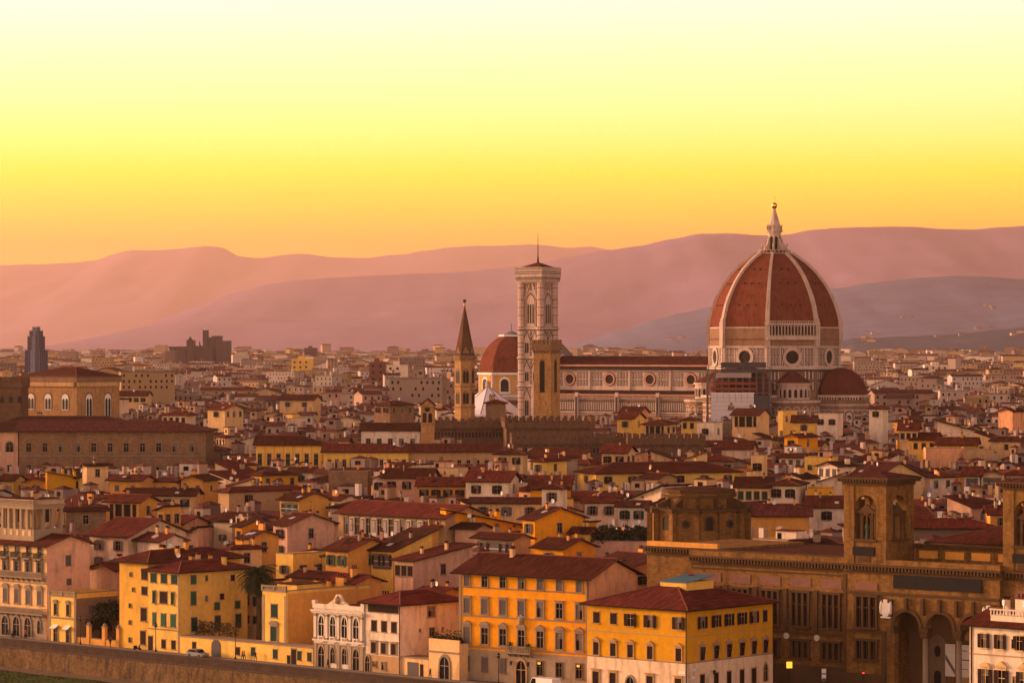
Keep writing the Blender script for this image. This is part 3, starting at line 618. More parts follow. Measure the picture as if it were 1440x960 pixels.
for fr in sides:
    l_ = 2*s; uc = s
    # top storey: one tall gabled three-light window
    w0, w1 = zcs[3] + 1.5, H_ - 15.0
    panels(bt, fr, 1.4, l_ - 1.4, zcs[3] + 1.0, H_ - 7.0, 5, 6, MARG, MARP, .5, .3, skip=lambda u, z: abs(u - s) < 2.6 and z < H_ - 10)
    arch_face(bt, fr, uc, 5.3, w0 - .5, w1, .24, MARB, 10, True); arch_face(bt, fr, uc, 4.7, w0, w1 - .1, .27, MARG, 10, True); arch_face(bt, fr, uc, 4.2, w0, w1 - .4, .30, MARB, 10, True); 
    a, d, n_, _l = fr
    G = [(uc - 3.6, w1 + 1.2), (uc - 3.0, w1 + 1.2), (uc, w1 + 8.6), (uc + 3.0, w1 + 1.2), (uc + 3.6, w1 + 1.2), (uc, w1 + 10.0)]
    for tri in ((0, 1, 2, 5), (2, 3, 4, 5)):
        bt.poly([((a + d*G[k][0] + n_*.34).x, (a + d*G[k][0] + n_*.34).y, G[k][1]) for k in tri], MARB)
    # two middle storeys: pairs of two-light windows under gables
    for zlo, zhi in ((zcs[1], zcs[2]), (zcs[2], zcs[3]), (zcs[0], zcs[1])):
        panels(bt, fr, 1.4, l_ - 1.4, zlo + .9, zhi - .9, 5, 5, MARG, MARP, .5, .3, skip=lambda u, z: abs(abs(u - s) - 2.1) < 1.3)
        for du in (-2.1, 2.1):
            arch_face(bt, fr, uc + du, 2.9, zlo + 1.0, zhi - 5.2, .22, MARB, 8, True)
            G = [(uc + du - 2.0, zhi - 4.6), (uc + du - 1.6, zhi - 4.6), (uc + du, zhi - 1.2), (uc + du + 1.6, zhi - 4.6), (uc + du + 2.0, zhi - 4.6), (uc + du, zhi - .5)]
            for tri in ((0, 1, 2, 5), (2, 3, 4, 5)): bt.poly([((a + d*G[k][0] + n_*.30).x, (a + d*G[k][0] + n_*.30).y, G[k][1]) for k in tri], MARG)
bt.build('shaft', camp)
for fr in sides[:2] + sides[2:]:
    for zlo, zhi in ((zcs[1], zcs[2]), (zcs[2], zcs[3]), (zcs[0], zcs[1])):
        for du in (-2.1, 2.1):
            e = MB(); slab(e, fr, s + du - 1.15, s + du + 1.15, zlo + 1.9, zlo + 2.25, .32, MARB, t0=.15)
            for k in (-.55, .55): arch_face(e, fr, s + du + k, .85, zlo + 2.2, zhi - 6.6, .27, VOID, 6, True, t0=.2)
            e.build('window', camp)
    e = MB(); w0, w1 = zcs[3] + 1.5, H_ - 15.0
    for k in (-1.3, 0, 1.3): arch_face(e, fr, s + k, .72, w0 + .9, w1 - 1.6, .36, VOID, 8, True, t0=.25)
    e.build('window', camp)
co = MB()
for k, (z0_, z1_, e_) in enumerate(((H_ - 6.4, H_ - 5.6, .3), (H_ - 4.2, H_ - 3.4, .75), (H_ - 3.4, H_ - 1.5, .6), (H_ - 1.5, H_ - 1.1, .85))): co.box(-s - 1.4 - e_, s + 1.4 + e_, -s - 1.4 - e_, s + 1.4 + e_, z0_, z1_, MARB)
co.box(-s - 1.5, s + 1.5, -s - 1.5, s + 1.5, H_ - 5.6, H_ - 4.2, MARG)
for fr0 in sides:
    fr = (fr0[0] + fr0[2] * 1.4 - fr0[1] * 1.6, fr0[1], fr0[2], 13.5)
    for k in range(24): slab(co, fr, k * 13.5 / 24 + .1, k * 13.5 / 24 + .36, H_ - 5.8, H_ - 4.2, .6, MARB)
    fr = (fr0[0] + fr0[2] * 2.2 - fr0[1] * 2.2, fr0[1], fr0[2], 14.7)
    for k in range(32): slab(co, fr, .05 + k * .46, .25 + k * .46, H_ - 1.1, H_ - .2, 0, MARB, t0=-.25)
    slab(co, fr, 0, 14.7, H_ - .2, H_, 0, MARB, t0=-.35)
for z_ in (H_ - 5.0, H_ - 3.0, H_ - 2.3):
    for fr0 in sides: slab(co, (fr0[0] + fr0[2] * 2.02 - fr0[1] * 2.0, fr0[1], fr0[2], 14.3), 0, 14.3, z_, z_ + .28, .02, MARG, t0=-.2)
co.build('cornice', camp)
MB().faces([(-6.9, -6.9, H_ - .7), (6.9, -6.9, H_ - .7), (6.9, 6.9, H_ - .7), (-6.9, 6.9, H_ - .7), (0, 0, H_ + 2.3)], [(0,1,4),(1,2,4),(2,3,4),(3,0,4),(3,2,1,0)], TILE2).build('roof', camp)
MB().tube([(0,0,H_ + 1.5), (0,0,H_ + 5)], .5, TILE2, 6, .25).tube([(0,0,H_ + 4), (0,0,zc(329, 1400))], .22, IRON, 6, .1).build('mast', camp)
# ================================================================== house kit
_wm = {}
def win_mesh(kind, sh=None, fr=None):
    """one window, 1 m wide and 1 m high about its bottom centre, lying on a wall whose outside is -y"""
    fr = fr or STONE_G; key = (kind, sh.name if sh else '', fr.name)
    if key in _wm: return _wm[key]
    b = MB()
    if kind == 'far': b.box(-.5, .5, -.06, .02, 0, 1, sh or GLASS)
    elif kind in ('plain', 'frame', 'ped', 'arcped', 'lintel'):
        b.box(-.5, .5, -.03, .02, 0, 1, GLASS)
        b.box(-.03, .03, -.06, -.03, 0, 1, fr if sh is None else sh); b.box(-.5, .5, -.055, -.03, .62, .66, fr if sh is None else sh)
        t = .10 if kind == 'plain' else .16
        b.box(-.5 - t, -.5, -.16, .02, -.06, 1.06, fr); b.box(.5, .5 + t, -.16, .02, -.06, 1.06, fr); b.box(-.5 - t, .5 + t, -.17, .02, 1.0, 1.09, fr); b.box(-.6 - t, .6 + t, -.26, .02, -.1, -.02, fr)
        if kind == 'lintel': b.box(-.75, .75, -.34, .02, 1.13, 1.2, fr)
        if kind == 'ped': b.box(-.74, .74, -.3, .02, 1.12, 1.18, fr); b.extr([(-.78, 1.18), (.78, 1.18), (0, 1.42)], -.36, .02, fr)
        if kind == 'arcped': b.box(-.74, .74, -.3, .02, 1.12, 1.18, fr); b.extr([(-.78, 1.18), (.78, 1.18), (.55, 1.33), (.25, 1.4), (-.25, 1.4), (-.55, 1.33)], -.36, .02, fr)
    elif kind == 'closed':
        b.box(-.62, .62, -.03, .02, -.07, 1.07, fr); b.box(-.5 - .1, .5 + .1, -.12, .02, 1.0, 1.08, fr); b.box(-.62, .62, -.2, .02, -.08, 0, fr)
    elif kind == 'arch':
        b.extr(arch_pts(0, 1.0, 0, .72, 8), -.04, .02, GLASS); b.box(-.03, .03, -.07, -.03, 0, 1.18, fr); b.box(-.5, .5, -.07, -.03, .70, .74, fr)
        i_, o_ = arch_pts(0, 1.0, 0, .72, 8)[1:], arch_pts(0, 1.3, 0, .72, 8)[1:]; i_.append((-.5, 0)); o_.append((-.65, 0)); k = len(i_)
        P = [(x, -.16, z) for x, z in i_] + [(x, -.16, z) for x, z in o_] + [(x, 0, z) for x, z in o_] + [(x, -.02, z) for x, z in i_]
        fs = []
        for j in range(k - 1): fs += [(j, j+1, k+j+1, k+j), (k+j, k+j+1, 2*k+j+1, 2*k+j), (3*k+j, 3*k+j+1, j+1, j)]
        b.faces(P, [f[::-1] for f in fs], fr)
    elif kind == 'leaf':      # one louvred shutter leaf, 1 m wide, hinge at x=0
        b.box(0, 1, -.05, 0, 0, 1, sh)
        for k in range(9): b.box(.08, .92, -.075, -.05, .06 + k * .1, .11 + k * .1, sh)
    _wm[key] = b.mesh('window_' + kind); return _wm[key]
def window(root, x, y, z, ww, wh, rz=0.0, kind='plain', sh=None, fr=None, state=None):
    """state: None no shutters, 'open', 'shut', 'mix' """
    k2 = kind
    o = link('window', win_mesh('closed' if (state == 'shut' and kind == 'plain') else k2, None, fr), root, (x, y, z), rz, (ww, 1, wh))
    if state in (None, 'open', 'ajar') and kind in ('plain', 'frame', 'ped', 'arcped', 'lintel'):
        hsh = (x * 12.9 + z * 78.2 + y * 3.3) % 1.0
        if hsh < .38:
            q = _wm.get('curtain')
            if q is None: b = MB(); b.box(-.46, -.12, -.05, -.031, .02, .98, CURTN); b.box(-.12, .46, -.05, -.031, .70, .98, CURTN); q = _wm['curtain'] = b.mesh('curtain')
            c_ = link('curtain', q, o); c_.scale = (-1 if hsh < .19 else 1, 1, 1)
    if state and sh:
        c, s_ = math.cos(rz), math.sin(rz)
        lm = win_mesh('leaf', sh)
        if state == 'shut':
            for sg in (-1, 1):
                q = link('shutter', lm, o); q.location = (-.5 if sg < 0 else 0.0, -.035, 0); q.scale = (.495, 1, 1)
        else:
            for sg in (-1, 1):
                q = link('shutter', lm, o); q.scale = (.5, 1, 1)
                if state == 'ajar': q.location = (-.5 if sg < 0 else 0.5, -.04, 0); q.rotation_euler = (R(-14) if sg > 0 else 0, 0, R(-25) if sg < 0 else R(180 + 25))
                else: q.location = (-1.0 if sg < 0 else .5, -.17 if kind != 'closed' else -.04, 0)
    return o
def roof_mb(w_, d, h, kind, pitch, ov=.8, m=None, t=.22, hip=None):
    """roof slab over a w x d block standing at z=h; returns mesh builder and ridge height"""
    m = m or TILE; b = MB(); x0, x1, y0, y1 = -ov, w_ + ov, -ov, d + ov; W, D_ = x1 - x0, y1 - y0; tp = math.tan(R(pitch)); z = h - ov * tp * .6
    def soff(P):
        n = len(P); q = [(x, y, z - t) for x, y, _ in P]
        b.poly(q[::-1], EAVE)
        for i in range(n): a, c = P[i], P[(i+1) % n]; b.poly([(a[0], a[1], z - t), (c[0], c[1], z - t), c, a], EAVE)
    e = [(x0, y0, z), (x1, y0, z), (x1, y1, z), (x0, y1, z)]
    if kind in ('gx', 'gy', 'hip', 'hipx'):
        if kind == 'gx': r = [(x0, (y0+y1)/2, z + D_/2*tp), (x1, (y0+y1)/2, z + D_/2*tp)]; along = 'x'
        elif kind == 'gy': r = [((x0+x1)/2, y0, z + W/2*tp), ((x0+x1)/2, y1, z + W/2*tp)]; along = 'y'
        else:
            if W >= D_: i_ = D_/2; r = [(x0 + i_, (y0+y1)/2, z + D_/2*tp), (x1 - i_, (y0+y1)/2, z + D_/2*tp)]; along = 'x'
            else: i_ = W/2; r = [((x0+x1)/2, y0 + i_, z + W/2*tp), ((x0+x1)/2, y1 - i_, z + W/2*tp)]; along = 'y'
            if kind == 'hipx' : r[0] = (x0, r[0][1], r[0][2])
        zr = r[0][2]
        if kind in ('gx', 'gy'):
            P = e + r + [(p[0], p[1], p[2] - t) for p in e + r]
            if along == 'x': F_ = [((0,1,5,4), m), ((2,3,4,5), m), ((6,10,11,7), EAVE), ((8,11,10,9), EAVE), ((1,2,5), None), ((6,7,1,0), EAVE), ((8,9,3,2), EAVE)]; rk = [(1,5), (5,2), (3,4), (4,0)]
            else: F_ = [((3,0,4,5), m), ((1,2,5,4), m), ((9,11,10,6), EAVE), ((7,10,11,8), EAVE), ((7,8,2,1), EAVE), ((9,6,0,3), EAVE)]; rk = [(0,4), (4,1), (2,5), (5,3)]
            b.faces(P, [f for f, q in F_ if q is m], m); b.faces(P, [f for f, q in F_ if q is EAVE], EAVE)
            b.faces(P, [(i + 6, j + 6, j, i) for i, j in rk], RIDGE)
        else:
            if along == 'x': b.faces(e + r, [(0,1,5,4), (2,3,4,5), (1,2,5), (3,0,4)], m)
            else: b.faces(e + r, [(3,0,4,5), (1,2,5,4), (0,1,4), (2,3,5)], m)
            soff(e)
        b.tube([r[0], r[1]], .17, RIDGE, 4)
        if kind == 'hip':
            for i, j in ((0, 0), (1, 1), (2, 1), (3, 0)) if along == 'x' else ((0, 0), (1, 0), (2, 1), (3, 1)): b.tube([e[i], r[j]], .14, RIDGE, 4)
    elif kind in ('shed', 'shedl', 'shedr', 'shedf'):
        zs_ = {'shed': (0, 0, D_*tp, D_*tp), 'shedl': (0, W*tp, W*tp, 0), 'shedr': (W*tp, 0, 0, W*tp), 'shedf': (0, 0, -D_*tp, -D_*tp)}[kind]; zr = z + max(zs_)
        b.poly([(e[i][0], e[i][1], z + zs_[i]) for i in range(4)], m); b.poly([(e[i][0], e[i][1], z + zs_[i] - t) for i in (3, 2, 1, 0)], EAVE)
        for i in range(4):
            j = (i+1) % 4; b.poly([(e[i][0], e[i][1], z + zs_[i] - t), (e[j][0], e[j][1], z + zs_[j] - t), (e[j][0], e[j][1], z + zs_[j]), (e[i][0], e[i][1], z + zs_[i])], EAVE)
    return b, zr
def wall_mb(w_, d, h, kind, pitch, m, ov=.8, top=None):
    b = MB(); tp = math.tan(R(pitch)); dz = -ov * tp * .6 + ov * tp - .16
    if kind == 'gx': b.extr([(0, 0), (d, 0), (d, h + dz - .05), (d/2, h + dz + d/2*tp), (0, h + dz - .05)], 0, w_, m, 'x')
    elif kind == 'gy': b.extr([(0, 0), (w_, 0), (w_, h + dz - .05), (w_/2, h + dz + w_/2*tp), (0, h + dz - .05)], 0, d, m, 'y')
    elif kind == 'shed': b.extr([(0, 0), (d, 0), (d, h + dz + d*tp), (0, h + dz)], 0, w_, m, 'x')
    elif kind == 'shedf': b.extr([(0, 0), (d, 0), (d, h - d*tp - .12), (0, h - .12)], 0, w_, m, 'x')
    elif kind == 'shedl': b.extr([(0, 0), (w_, 0), (w_, h + dz + w_*tp), (0, h + dz)], 0, d, m, 'y')
    elif kind == 'shedr': b.extr([(0, 0), (w_, 0), (w_, h + dz), (0, h + dz + w_*tp)], 0, d, m, 'y')
    else: b.box(0, w_, 0, d, 0, h - .1, m)
    return b
SKYM = mat('pale_skylight', (.45, .42, .42), .4, .1)
_ck = {}
def chimney_mesh(k, m):
    key = (k, m.name)
    if key not in _ck:
        b = MB()
        if k == 0: b.box(-.4, .4, -.3, .3, -1.2, 1.3, m); b.box(-.5, .5, -.4, .4, 1.3, 1.42, RIDGE); b.box(-.35, -.1, -.2, .2, 1.42, 1.7, TILE); b.box(.1, .35, -.2, .2, 1.42, 1.7, TILE); b.box(-.5, .5, -.38, .38, 1.7, 1.78, TILE)
        elif k == 1: b.box(-.3, .3, -.3, .3, -1.2, 1.0, m); b.extr([(-.45, 1.15), (.45, 1.15), (0, 1.5)], -.42, .42, TILE); b.box(-.22, .22, -.22, .22, 1.0, 1.2, EAVE)
        elif k == 2: b.box(-1.0, 1.0, -.35, .35, -1.2, 1.5, m); b.box(-1.1, 1.1, -.45, .45, 1.5, 1.65, RIDGE); [b.lathe([(.17, 1.65), (.14, 2.1), (.2, 2.15), (.02, 2.3)], 6, TILE, x, 0) for x in (-.6, 0, .6)]
        else: b.lathe([(.13, -1.2), (.13, 1.2), (.2, 1.25), (.2, 1.45), (.05, 1.6)], 7, CURT)
        _ck[key] = b.mesh('chimney')
    return _ck[key]
_dish = None
def dish_mesh():
    global _dish
    if _dish is None:
        b = MB(); n = 10; P = []
        for r_, y_ in ((.02, 0.0), (.25, -.03), (.45, -.12)): P += [(r_ * math.cos(6.283*k/n), y_, 1.5 + r_ * math.sin(6.283*k/n)) for k in range(n)]
        b.faces(P, [(i*n+k, i*n+(k+1) % n, (i+1)*n+(k+1) % n, (i+1)*n+k) for i in range(2) for k in range(n)], WHITE); b.poly(P[:n], WHITE)
        b.tube([(0, .1, -.4), (0, .08, 1.5)], .035, IRON, 4); b.tube([(0, 0, 1.5), (0, -.45, 1.5)], .02, IRON, 4); _dish = b.mesh('satellite_dish')
    return _dish
_ant = None
def ant_mesh():
    global _ant
    if _ant is None:
        b = MB(); b.box(-.03, .03, -.03, .03, -.5, 3.2, IRON); b.box(-.6, .6, -.02, .02, 2.9, 2.95, IRON)
        for k in range(5): b.box(-.5 + k * .25 - .02, -.5 + k * .25 + .02, -.3, .3, 2.92, 2.95, IRON)
        _ant = b.mesh('antenna')
    return _ant
FOOT = []           # occupied footprints
def rect_pts(x, y, rz, w_, d, pad=0.0):
    c, s_ = math.cos(rz), math.sin(rz)
    return [(x + a*c - b_*s_, y + a*s_ + b_*c) for a, b_ in ((-pad, -pad), (w_+pad, -pad), (w_+pad, d+pad), (-pad, d+pad))]
def sat(A, B):
    for P, Q in ((A, B), (B, A)):
        for i in range(len(P)):
            ax, ay = P[(i+1) % len(P)][1] - P[i][1], P[i][0] - P[(i+1) % len(P)][0]
            a = [p[0]*ax + p[1]*ay for p in A]; b_ = [p[0]*ax + p[1]*ay for p in B]
            if max(a) <= min(b_) or max(b_) <= min(a): return False
    return True
CLEAR = []          # (px0, px1, lowest visible row, distance): nothing nearer may stand higher than that row there
def keep(px0, px1, yb, D): CLEAR.append((px0, px1, yb, D))
LABELS = {}
def house(label, cat, x, y, rz, w_, d, h, roof='gx', pitch=17, wall='cream', tile=None, ov=.8, wins=None, side=None, chim=1, dishes=0, ants=0, fr=None, name='house', group=None, seed=0, z=0.0, reg=True, base=None):
    """wins/side: list of rows (z, ww, wh, [x positions], kind, shutter, state) for the front and the right-hand wall"""
    rr = random.Random(seed * 7 + 3)
    root = thing(name, label, cat, x, y, z, rz, group)
    wm = PL[wall] if isinstance(wall, str) else wall
    wo = wall_mb(w_, d, h, roof, pitch, wm, ov).build('wall', root)
    zr = h
    ro_ = root
    if roof == 'flat':
        b = MB(); b.box(0, w_, 0, .3, h - .1, h + .8, wm); b.box(0, w_, d - .3, d, h - .1, h + .8, wm); b.box(0, .3, .3, d - .3, h - .1, h + .8, wm); b.box(w_ - .3, w_, .3, d - .3, h - .1, h + .8, wm); b.box(-.08, w_ + .08, -.08, .34, h + .8, h + .95, STONE_G); b.box(w_ - .34, w_ + .08, .34, d, h + .8, h + .95, STONE_G); b.build('parapet', root)
        MB().box(.31, w_ - .31, .31, d - .31, h - .1, h + .02, mat('terrace_floor', (0.3, 0.17, 0.12), 0.9)).build('roof', root)
    else:
        b, zr = roof_mb(w_, d, h, roof, pitch, ov, tile); ro_ = b.build('roof', root)
    for rows_, sidewall in ((wins, False), (side, True)):
        for (wz, ww, wh, xs, kind, sh, st) in rows_ or []:
            for k, q in enumerate(xs):
                s2 = st
                if st == 'mix': s2 = rr.choice(('open', 'shut', 'shut', 'ajar'))
                t0_ = base[1] if base and wz < base[0] else 0
                if sidewall: window(root, w_ + t0_, q, wz, ww, wh, R(90), kind, sh, fr, s2)
                else: window(root, q, -t0_, wz, ww, wh, 0, kind, sh, fr, s2)
    tp = math.tan(R(pitch))
    def zroof(u, v):
        if roof == 'gx': return h + (d/2 - abs(v - d/2)) * tp
        if roof == 'gy': return h + (w_/2 - abs(u - w_/2)) * tp
        if roof.startswith('hip'): return h + min(d/2 - abs(v - d/2), w_/2 - abs(u - w_/2)) * tp
        if roof == 'shed': return h + v * tp
        if roof == 'shedf': return h - v * tp
        if roof == 'shedl': return h + u * tp
        if roof == 'shedr': return h + (w_ - u) * tp
        return h
    for k in range(chim):
        u, v = rr.uniform(.15, .85) * w_, rr.uniform(.35, .8) * d
        link('chimney', chimney_mesh(rr.choice((0, 0, 1, 1, 1, 2, 0, 3)), rr.choice((wm, PL['ochre'], PL['cream'], PL['grey']))), ro_, (u, v, zroof(u, v) + .1), rr.choice((0, R(90))), (.75, .75, .85) if seed >= 40 else None)
    for k in range(rr.choice((0, 0, 1, 2)) if roof in ('gx', 'shed') and seed >= 40 else 0):
        u, v = rr.uniform(.1, .8) * w_, rr.uniform(.12, .3) * d; q = MB(); q.box(-.45, .45, -.6, .6, .02, .12, SKYM if rr.random() < .6 else GLASS); o_ = q.build('skylight', ro_, (u, v, zroof(u, v) + .06)); o_.rotation_euler = (math.atan(tp), 0, 0)
    for k in range(dishes):
        u, v = rr.uniform(.1, .9) * w_, rr.uniform(.1, .6) * d; link('satellite_dish', dish_mesh(), ro_, (u, v, zroof(u, v)), rr.uniform(-1.2, .4) - rz * .5)
    for k in range(ants):
        u, v = rr.uniform(.2, .8) * w_, rr.uniform(.3, .7) * d; link('antenna', ant_mesh(), ro_, (u, v, zroof(u, v)), rr.uniform(0, 3))
    if reg: FOOT.append(rect_pts(x, y, rz, w_, d, 1.0))
    return root
def solve_w(X, Y, rz, px):
    u = (px - CX) / F; return (u * Y - X) / (math.cos(rz) - u * math.sin(rz))
def solve_d(X, Y, rz, px):
    u = (px - CX) / F; return (u * Y - X) / (-math.sin(rz) - u * math.cos(rz))
def place(xL, xC, xR, yE, h, ang, d=None, dmax=24):
    """block whose front wall shows from column xL to the near corner xC and whose right wall runs to xR, eaves height h at row yE at xC"""
    rz = R(ang); D = DOF(yE, h); Xc = PX(xC, D)
    wd = -solve_w(Xc, D, rz, xL)
    dd = d if d else (solve_d(Xc, D, rz, xR) if xR and xR > xC + 1 and ang < -3 else 12.0)
    dd = max(5.0, min(dmax if ang < -30 else 12.5, abs(dd)))
    x, y = Xc - wd * math.cos(rz), D - wd * math.sin(rz)
    return x, y, rz, wd, dd, D
# ================================================================== the river front, left to right
def ux(P, px): return solve_w(P[0], P[1], P[2], px)
def vx(P, px):
    c, s_ = math.cos(P[2]), math.sin(P[2]); return solve_d(P[0] + P[3]*c, P[1] + P[3]*s_, P[2], px)
def row_front(pxL, pxR, s=10.0):
    tL, tR = on_line(pxL, s), on_line(pxR, s); x, y = WP(tL, s); return (x, y, WANG, tR - tL)
def band(root, w_, d, z, m=None, h=.28, t=.14, name='string_course', side=True):
    m = m or STONE_G; b = MB(); b.box(-.0, w_, -t, -.001, z, z + h, m)
    if side: b.box(w_ + .001, w_ + t, -t, d, z, z + h, m)
    return b.build(name, root)
def quoins(root, w_, z1, m=None, xs=None, wd=.5):
    b = MB(); m = m or STONE_G
    for x in (xs or (0, w_ - wd)): b.box(x, x + wd, -.07, -.001, 0, z1, m)
    b.build('corner_stones', root)
def balcony(root, x0, x1, z, dep=1.1, m=None, balus=True, iron=False):
    m = m or STONE_G; b = MB(); b.box(x0, x1, -dep, 0, z - .25, z, m)
    for k in range(int((x1 - x0) / 1.6) + 2): u = x0 + .2 + k * (x1 - x0 - .4) / (int((x1 - x0) / 1.6) + 1); b.extr([(-dep * .8, z - .25), (0, z - .9), (0, z - .25)], u - .12, u + .12, m, 'x')
    mm = IRON if iron else m
    b.box(x0, x1, -dep, -dep + .14, z + .85, z + 1.0, mm)
    for x in (x0, x1 - .14): b.box(x, x + .14, -dep, 0, z + .85, z + 1.0, mm)
    n = int((x1 - x0) / (.16 if iron else .32))
    for k in range(n + 1):
        u = x0 + k * (x1 - x0 - .1) / n; b.box(u, u + (.05 if iron else .15), -dep + .02, -dep + (.07 if iron else .14), z, z + .85, mm)
    return b.build('balcony', root)
def balustrade(root, x0, x1, y, z, m=None, d=None):
    m = m or STONE_G; b = MB(); b.box(x0, x1, y - .1, y + .2, z, z + .2, m); b.box(x0, x1, y - .14, y + .24, z + .85, z + 1.05, m)
    n = int((x1 - x0) / .35)
    for k in range(n + 1): u = x0 + k * (x1 - x0 - .16) / n; b.box(u, u + .16, y, y + .12, z + .2, z + .85, m)
    for k in range(int((x1 - x0) / 3) + 1): u = x0 + k * (x1 - x0 - .4) / max(1, int((x1 - x0) / 3)); b.box(u, u + .4, y - .12, y + .25, z, z + 1.1, m)
    return b.build('balustrade', root)

# A: the big palace with the roof loggia
P = row_front(-48, 66); w_ = P[3]; c, s_ = math.cos(WANG), math.sin(WANG); d = vx(P, 126)
xs = [w_ - 2.0 - 3.35 * k for k in range(7)]
palA = house('five storey cream riverside palace with stone balconies and an open roof loggia', 'palace', P[0], P[1], WANG, w_, d, 17.6, 'gx', 17, 'cream', ov=1.1, name='palace',
    wins=[(15.2, 1.05, 1.9, xs, 'plain', SHS, None), (12.35, .95, 1.9, xs, 'plain', SHS, 'open'), (6.5, 1.25, 2.5, xs, 'arcped', SHS, 'shut'), (.4, 1.9, 2.9, xs[1:], 'arch', None, None), (1.2, 1.0, 2.0, xs[:1], 'arch', None, None)],
    side=[(13.6, 1.15, 1.8, [vx(P, 96)], 'plain', SHS, 'shut'), (10.0, 1.0, 1.1, [vx(P, 97)], 'plain', SHS, 'shut')], chim=0, dishes=0, seed=1, base=(4.4, .13))
MB().extr([(0, 0), (d, 0), (d, 17.5), (d/2, 17.5 + d/2*math.tan(R(17))), (0, 17.5)], w_ + .001, w_ + .02, plaster('rosy_peach_plaster', (0.74, 0.42, 0.27), amt=.5), 'x').build('peach_side_wall', palA)
rs = mat('rusticated_stone', (0.30, 0.22, 0.15), 0.95, 0.25, .4, 2, kind='block')
e = MB()
for k in range(9): e.box(0, w_, -.1 - .03 * (k % 2), -.001, k * .5, k * .5 + .46, rs)
e.build('rusticated_base', palA)
for x in xs: balcony(palA, x - 1.0, x + 1.0, 15.0, .9, iron=True)
balcony(palA, .3, w_ - .4, 11.5, 1.0); balcony(palA, .3, w_ - .2, 4.8, 1.0); band(palA, w_, 0, 10.3, side=False)
lg = MB(); bw, bd = 11.5, vx((P[0] + WN.x * 1.0, P[1] + WN.y * 1.0, WANG, ux(P, 41)), 88); u1 = ux(P, 41.5); u0 = u1 - bw
lg.box(u0, u1, 1, 1 + bd, 17.0, 20.2, PL['grey']); lg.box(u0 + .4, u1 - .4, 1.4, .6 + bd, 23.9, 24.1, PL['tan']); lg.box(u0 - .15, u1 + .15, .85, 1.15 + bd, 23.9, 24.6, PL['grey']); lg.box(u0 - .4, u1 + .4, .6, 1.4 + bd, 24.6, 24.85, STONE_G)
lg.box(u0 + 3, u1 - 3, 4.5, bd - 1.5, 20.2, 23.9, PL['tan'])
for x in [u0 + k * (bw - .6) / 6 for k in range(7)]: lg.box(x, x + .6, 1, 1.6, 20.2, 23.9, PL['grey'])
for y in [1 + k * (bd - .6) / 3 for k in range(4)]: lg.box(u1 - .6, u1, y, y + .6, 20.2, 23.9, PL['grey']); lg.box(u0, u0 + .6, y, y + .6, 20.2, 23.9, PL['grey'])
for x in [u0 + k * (bw - .6) / 6 for k in range(6)]: lg.box(x + .9, x + 1.6, .93, 1, 19.0, 19.9, PL['cream'])
for x in [u0 + k * bw / 30 for k in range(31)]: lg.box(x - .08, x + .08, .7, .85, 24.85, 25.5, PL['grey'])
for y in [1 + k * bd / 22 for k in range(23)]: lg.box(u1 + .15, u1 + .3, y - .08, y + .08, 24.85, 25.5, PL['grey'])
lg.box(u0 - .3, u1 + .35, .65, .9, 25.5, 25.7, PL['grey']); lg.box(u1 + .1, u1 + .35, .9, 1.3 + bd, 25.5, 25.7, PL['grey'])
lg.build('roof_loggia', palA)
# B: little yellow house
P = row_front(68.5, 106.5, 9.6); w_ = P[3]; d = min(13, vx(P, 165))
hB = house('narrow bright yellow two storey house with a balustrade and two awnings', 'house', P[0], P[1], WANG, w_, d, 8.3, 'flat', 0, 'yellow', wins=[(5.0, .85, 2.0, [w_*.27, w_*.73], 'arcped', SHB, 'shut'), (.1, 1.0, 2.5, [w_*.27, w_*.73], 'frame', None, None)], chim=0, seed=2,
    side=[(5.2, 1.1, 1.7, [3.6], 'plain', SHS, 'shut')])
balustrade(hB, 0, w_, -.05, 8.35); band(hB, w_, 0, 4.3, h=.3); quoins(hB, w_, 8.3)
for k in (.27, .73): MB().extr([(-.9, 2.5), (0, 3.1), (0, 3.2), (-.95, 2.6)], w_*k - .8, w_*k + .8, WHITE, 'x').build('awning', hB)
MB().box(w_ + .002, w_ + .05, .1, d, 0, 8.2, PL['dark']).build('shaded_side_wall', hB)  # dark brown sheet, the side wall's shadow put into its colour
# leafy trees and plants
LEAF = [mat('dark_evergreen_leaves', (0.018, 0.028, 0.012), 0.9, 0.5, 1, 4), mat('olive_leaves', (0.04, 0.048, 0.02), 0.9, 0.5, 1, 4)]
BARK = mat('tree_bark', (0.09, 0.06, 0.04), 0.95, 0.3, 1, 5)
def tree(name, label, x, y, h, r, z=0.0, m=None, group=None, seed=0, n=900, trunk=.35):
    rr = random.Random(seed); o = thing(name, label, 'tree', x, y, z, 0, group); m = m or LEAF[0]
    b = MB(); b.tube([(0, 0, 0), (.1, 0, h*trunk), (0, .1, h*.7)], .22, BARK, 6, .08)
    for k in range(6):
        a = k * 1.05; b.tube([(0, 0, h*(trunk + .06*k*.5)), (r*.55*math.cos(a), r*.55*math.sin(a), h*(.55 + .05*k))], .09, BARK, 4, .03)
    b.build('trunk', o); b = MB()
    cl = [(rr.uniform(-.65, .65)*r, rr.uniform(-.65, .65)*r, h*rr.uniform(trunk + .1, .92), r*rr.uniform(.3, .55)) for _ in range(16)]
    for _ in range(n):
        cx_, cy_, cz_, cr = rr.choice(cl); v = Vector((rr.gauss(0, 1), rr.gauss(0, 1), rr.gauss(0, .8))); v = v.normalized() * cr * rr.uniform(.6, 1.05)
        p = Vector((cx_, cy_, cz_)) + v; s1 = rr.uniform(.12, .3); q = Vector((rr.uniform(-1, 1), rr.uniform(-1, 1), rr.uniform(-1, 1))).normalized() * s1; t = v.cross(q).normalized() * s1 * .8
        b.poly([tuple(p - q), tuple(p + t), tuple(p + q), tuple(p - t)], m)
    b.build('crown', o); return o
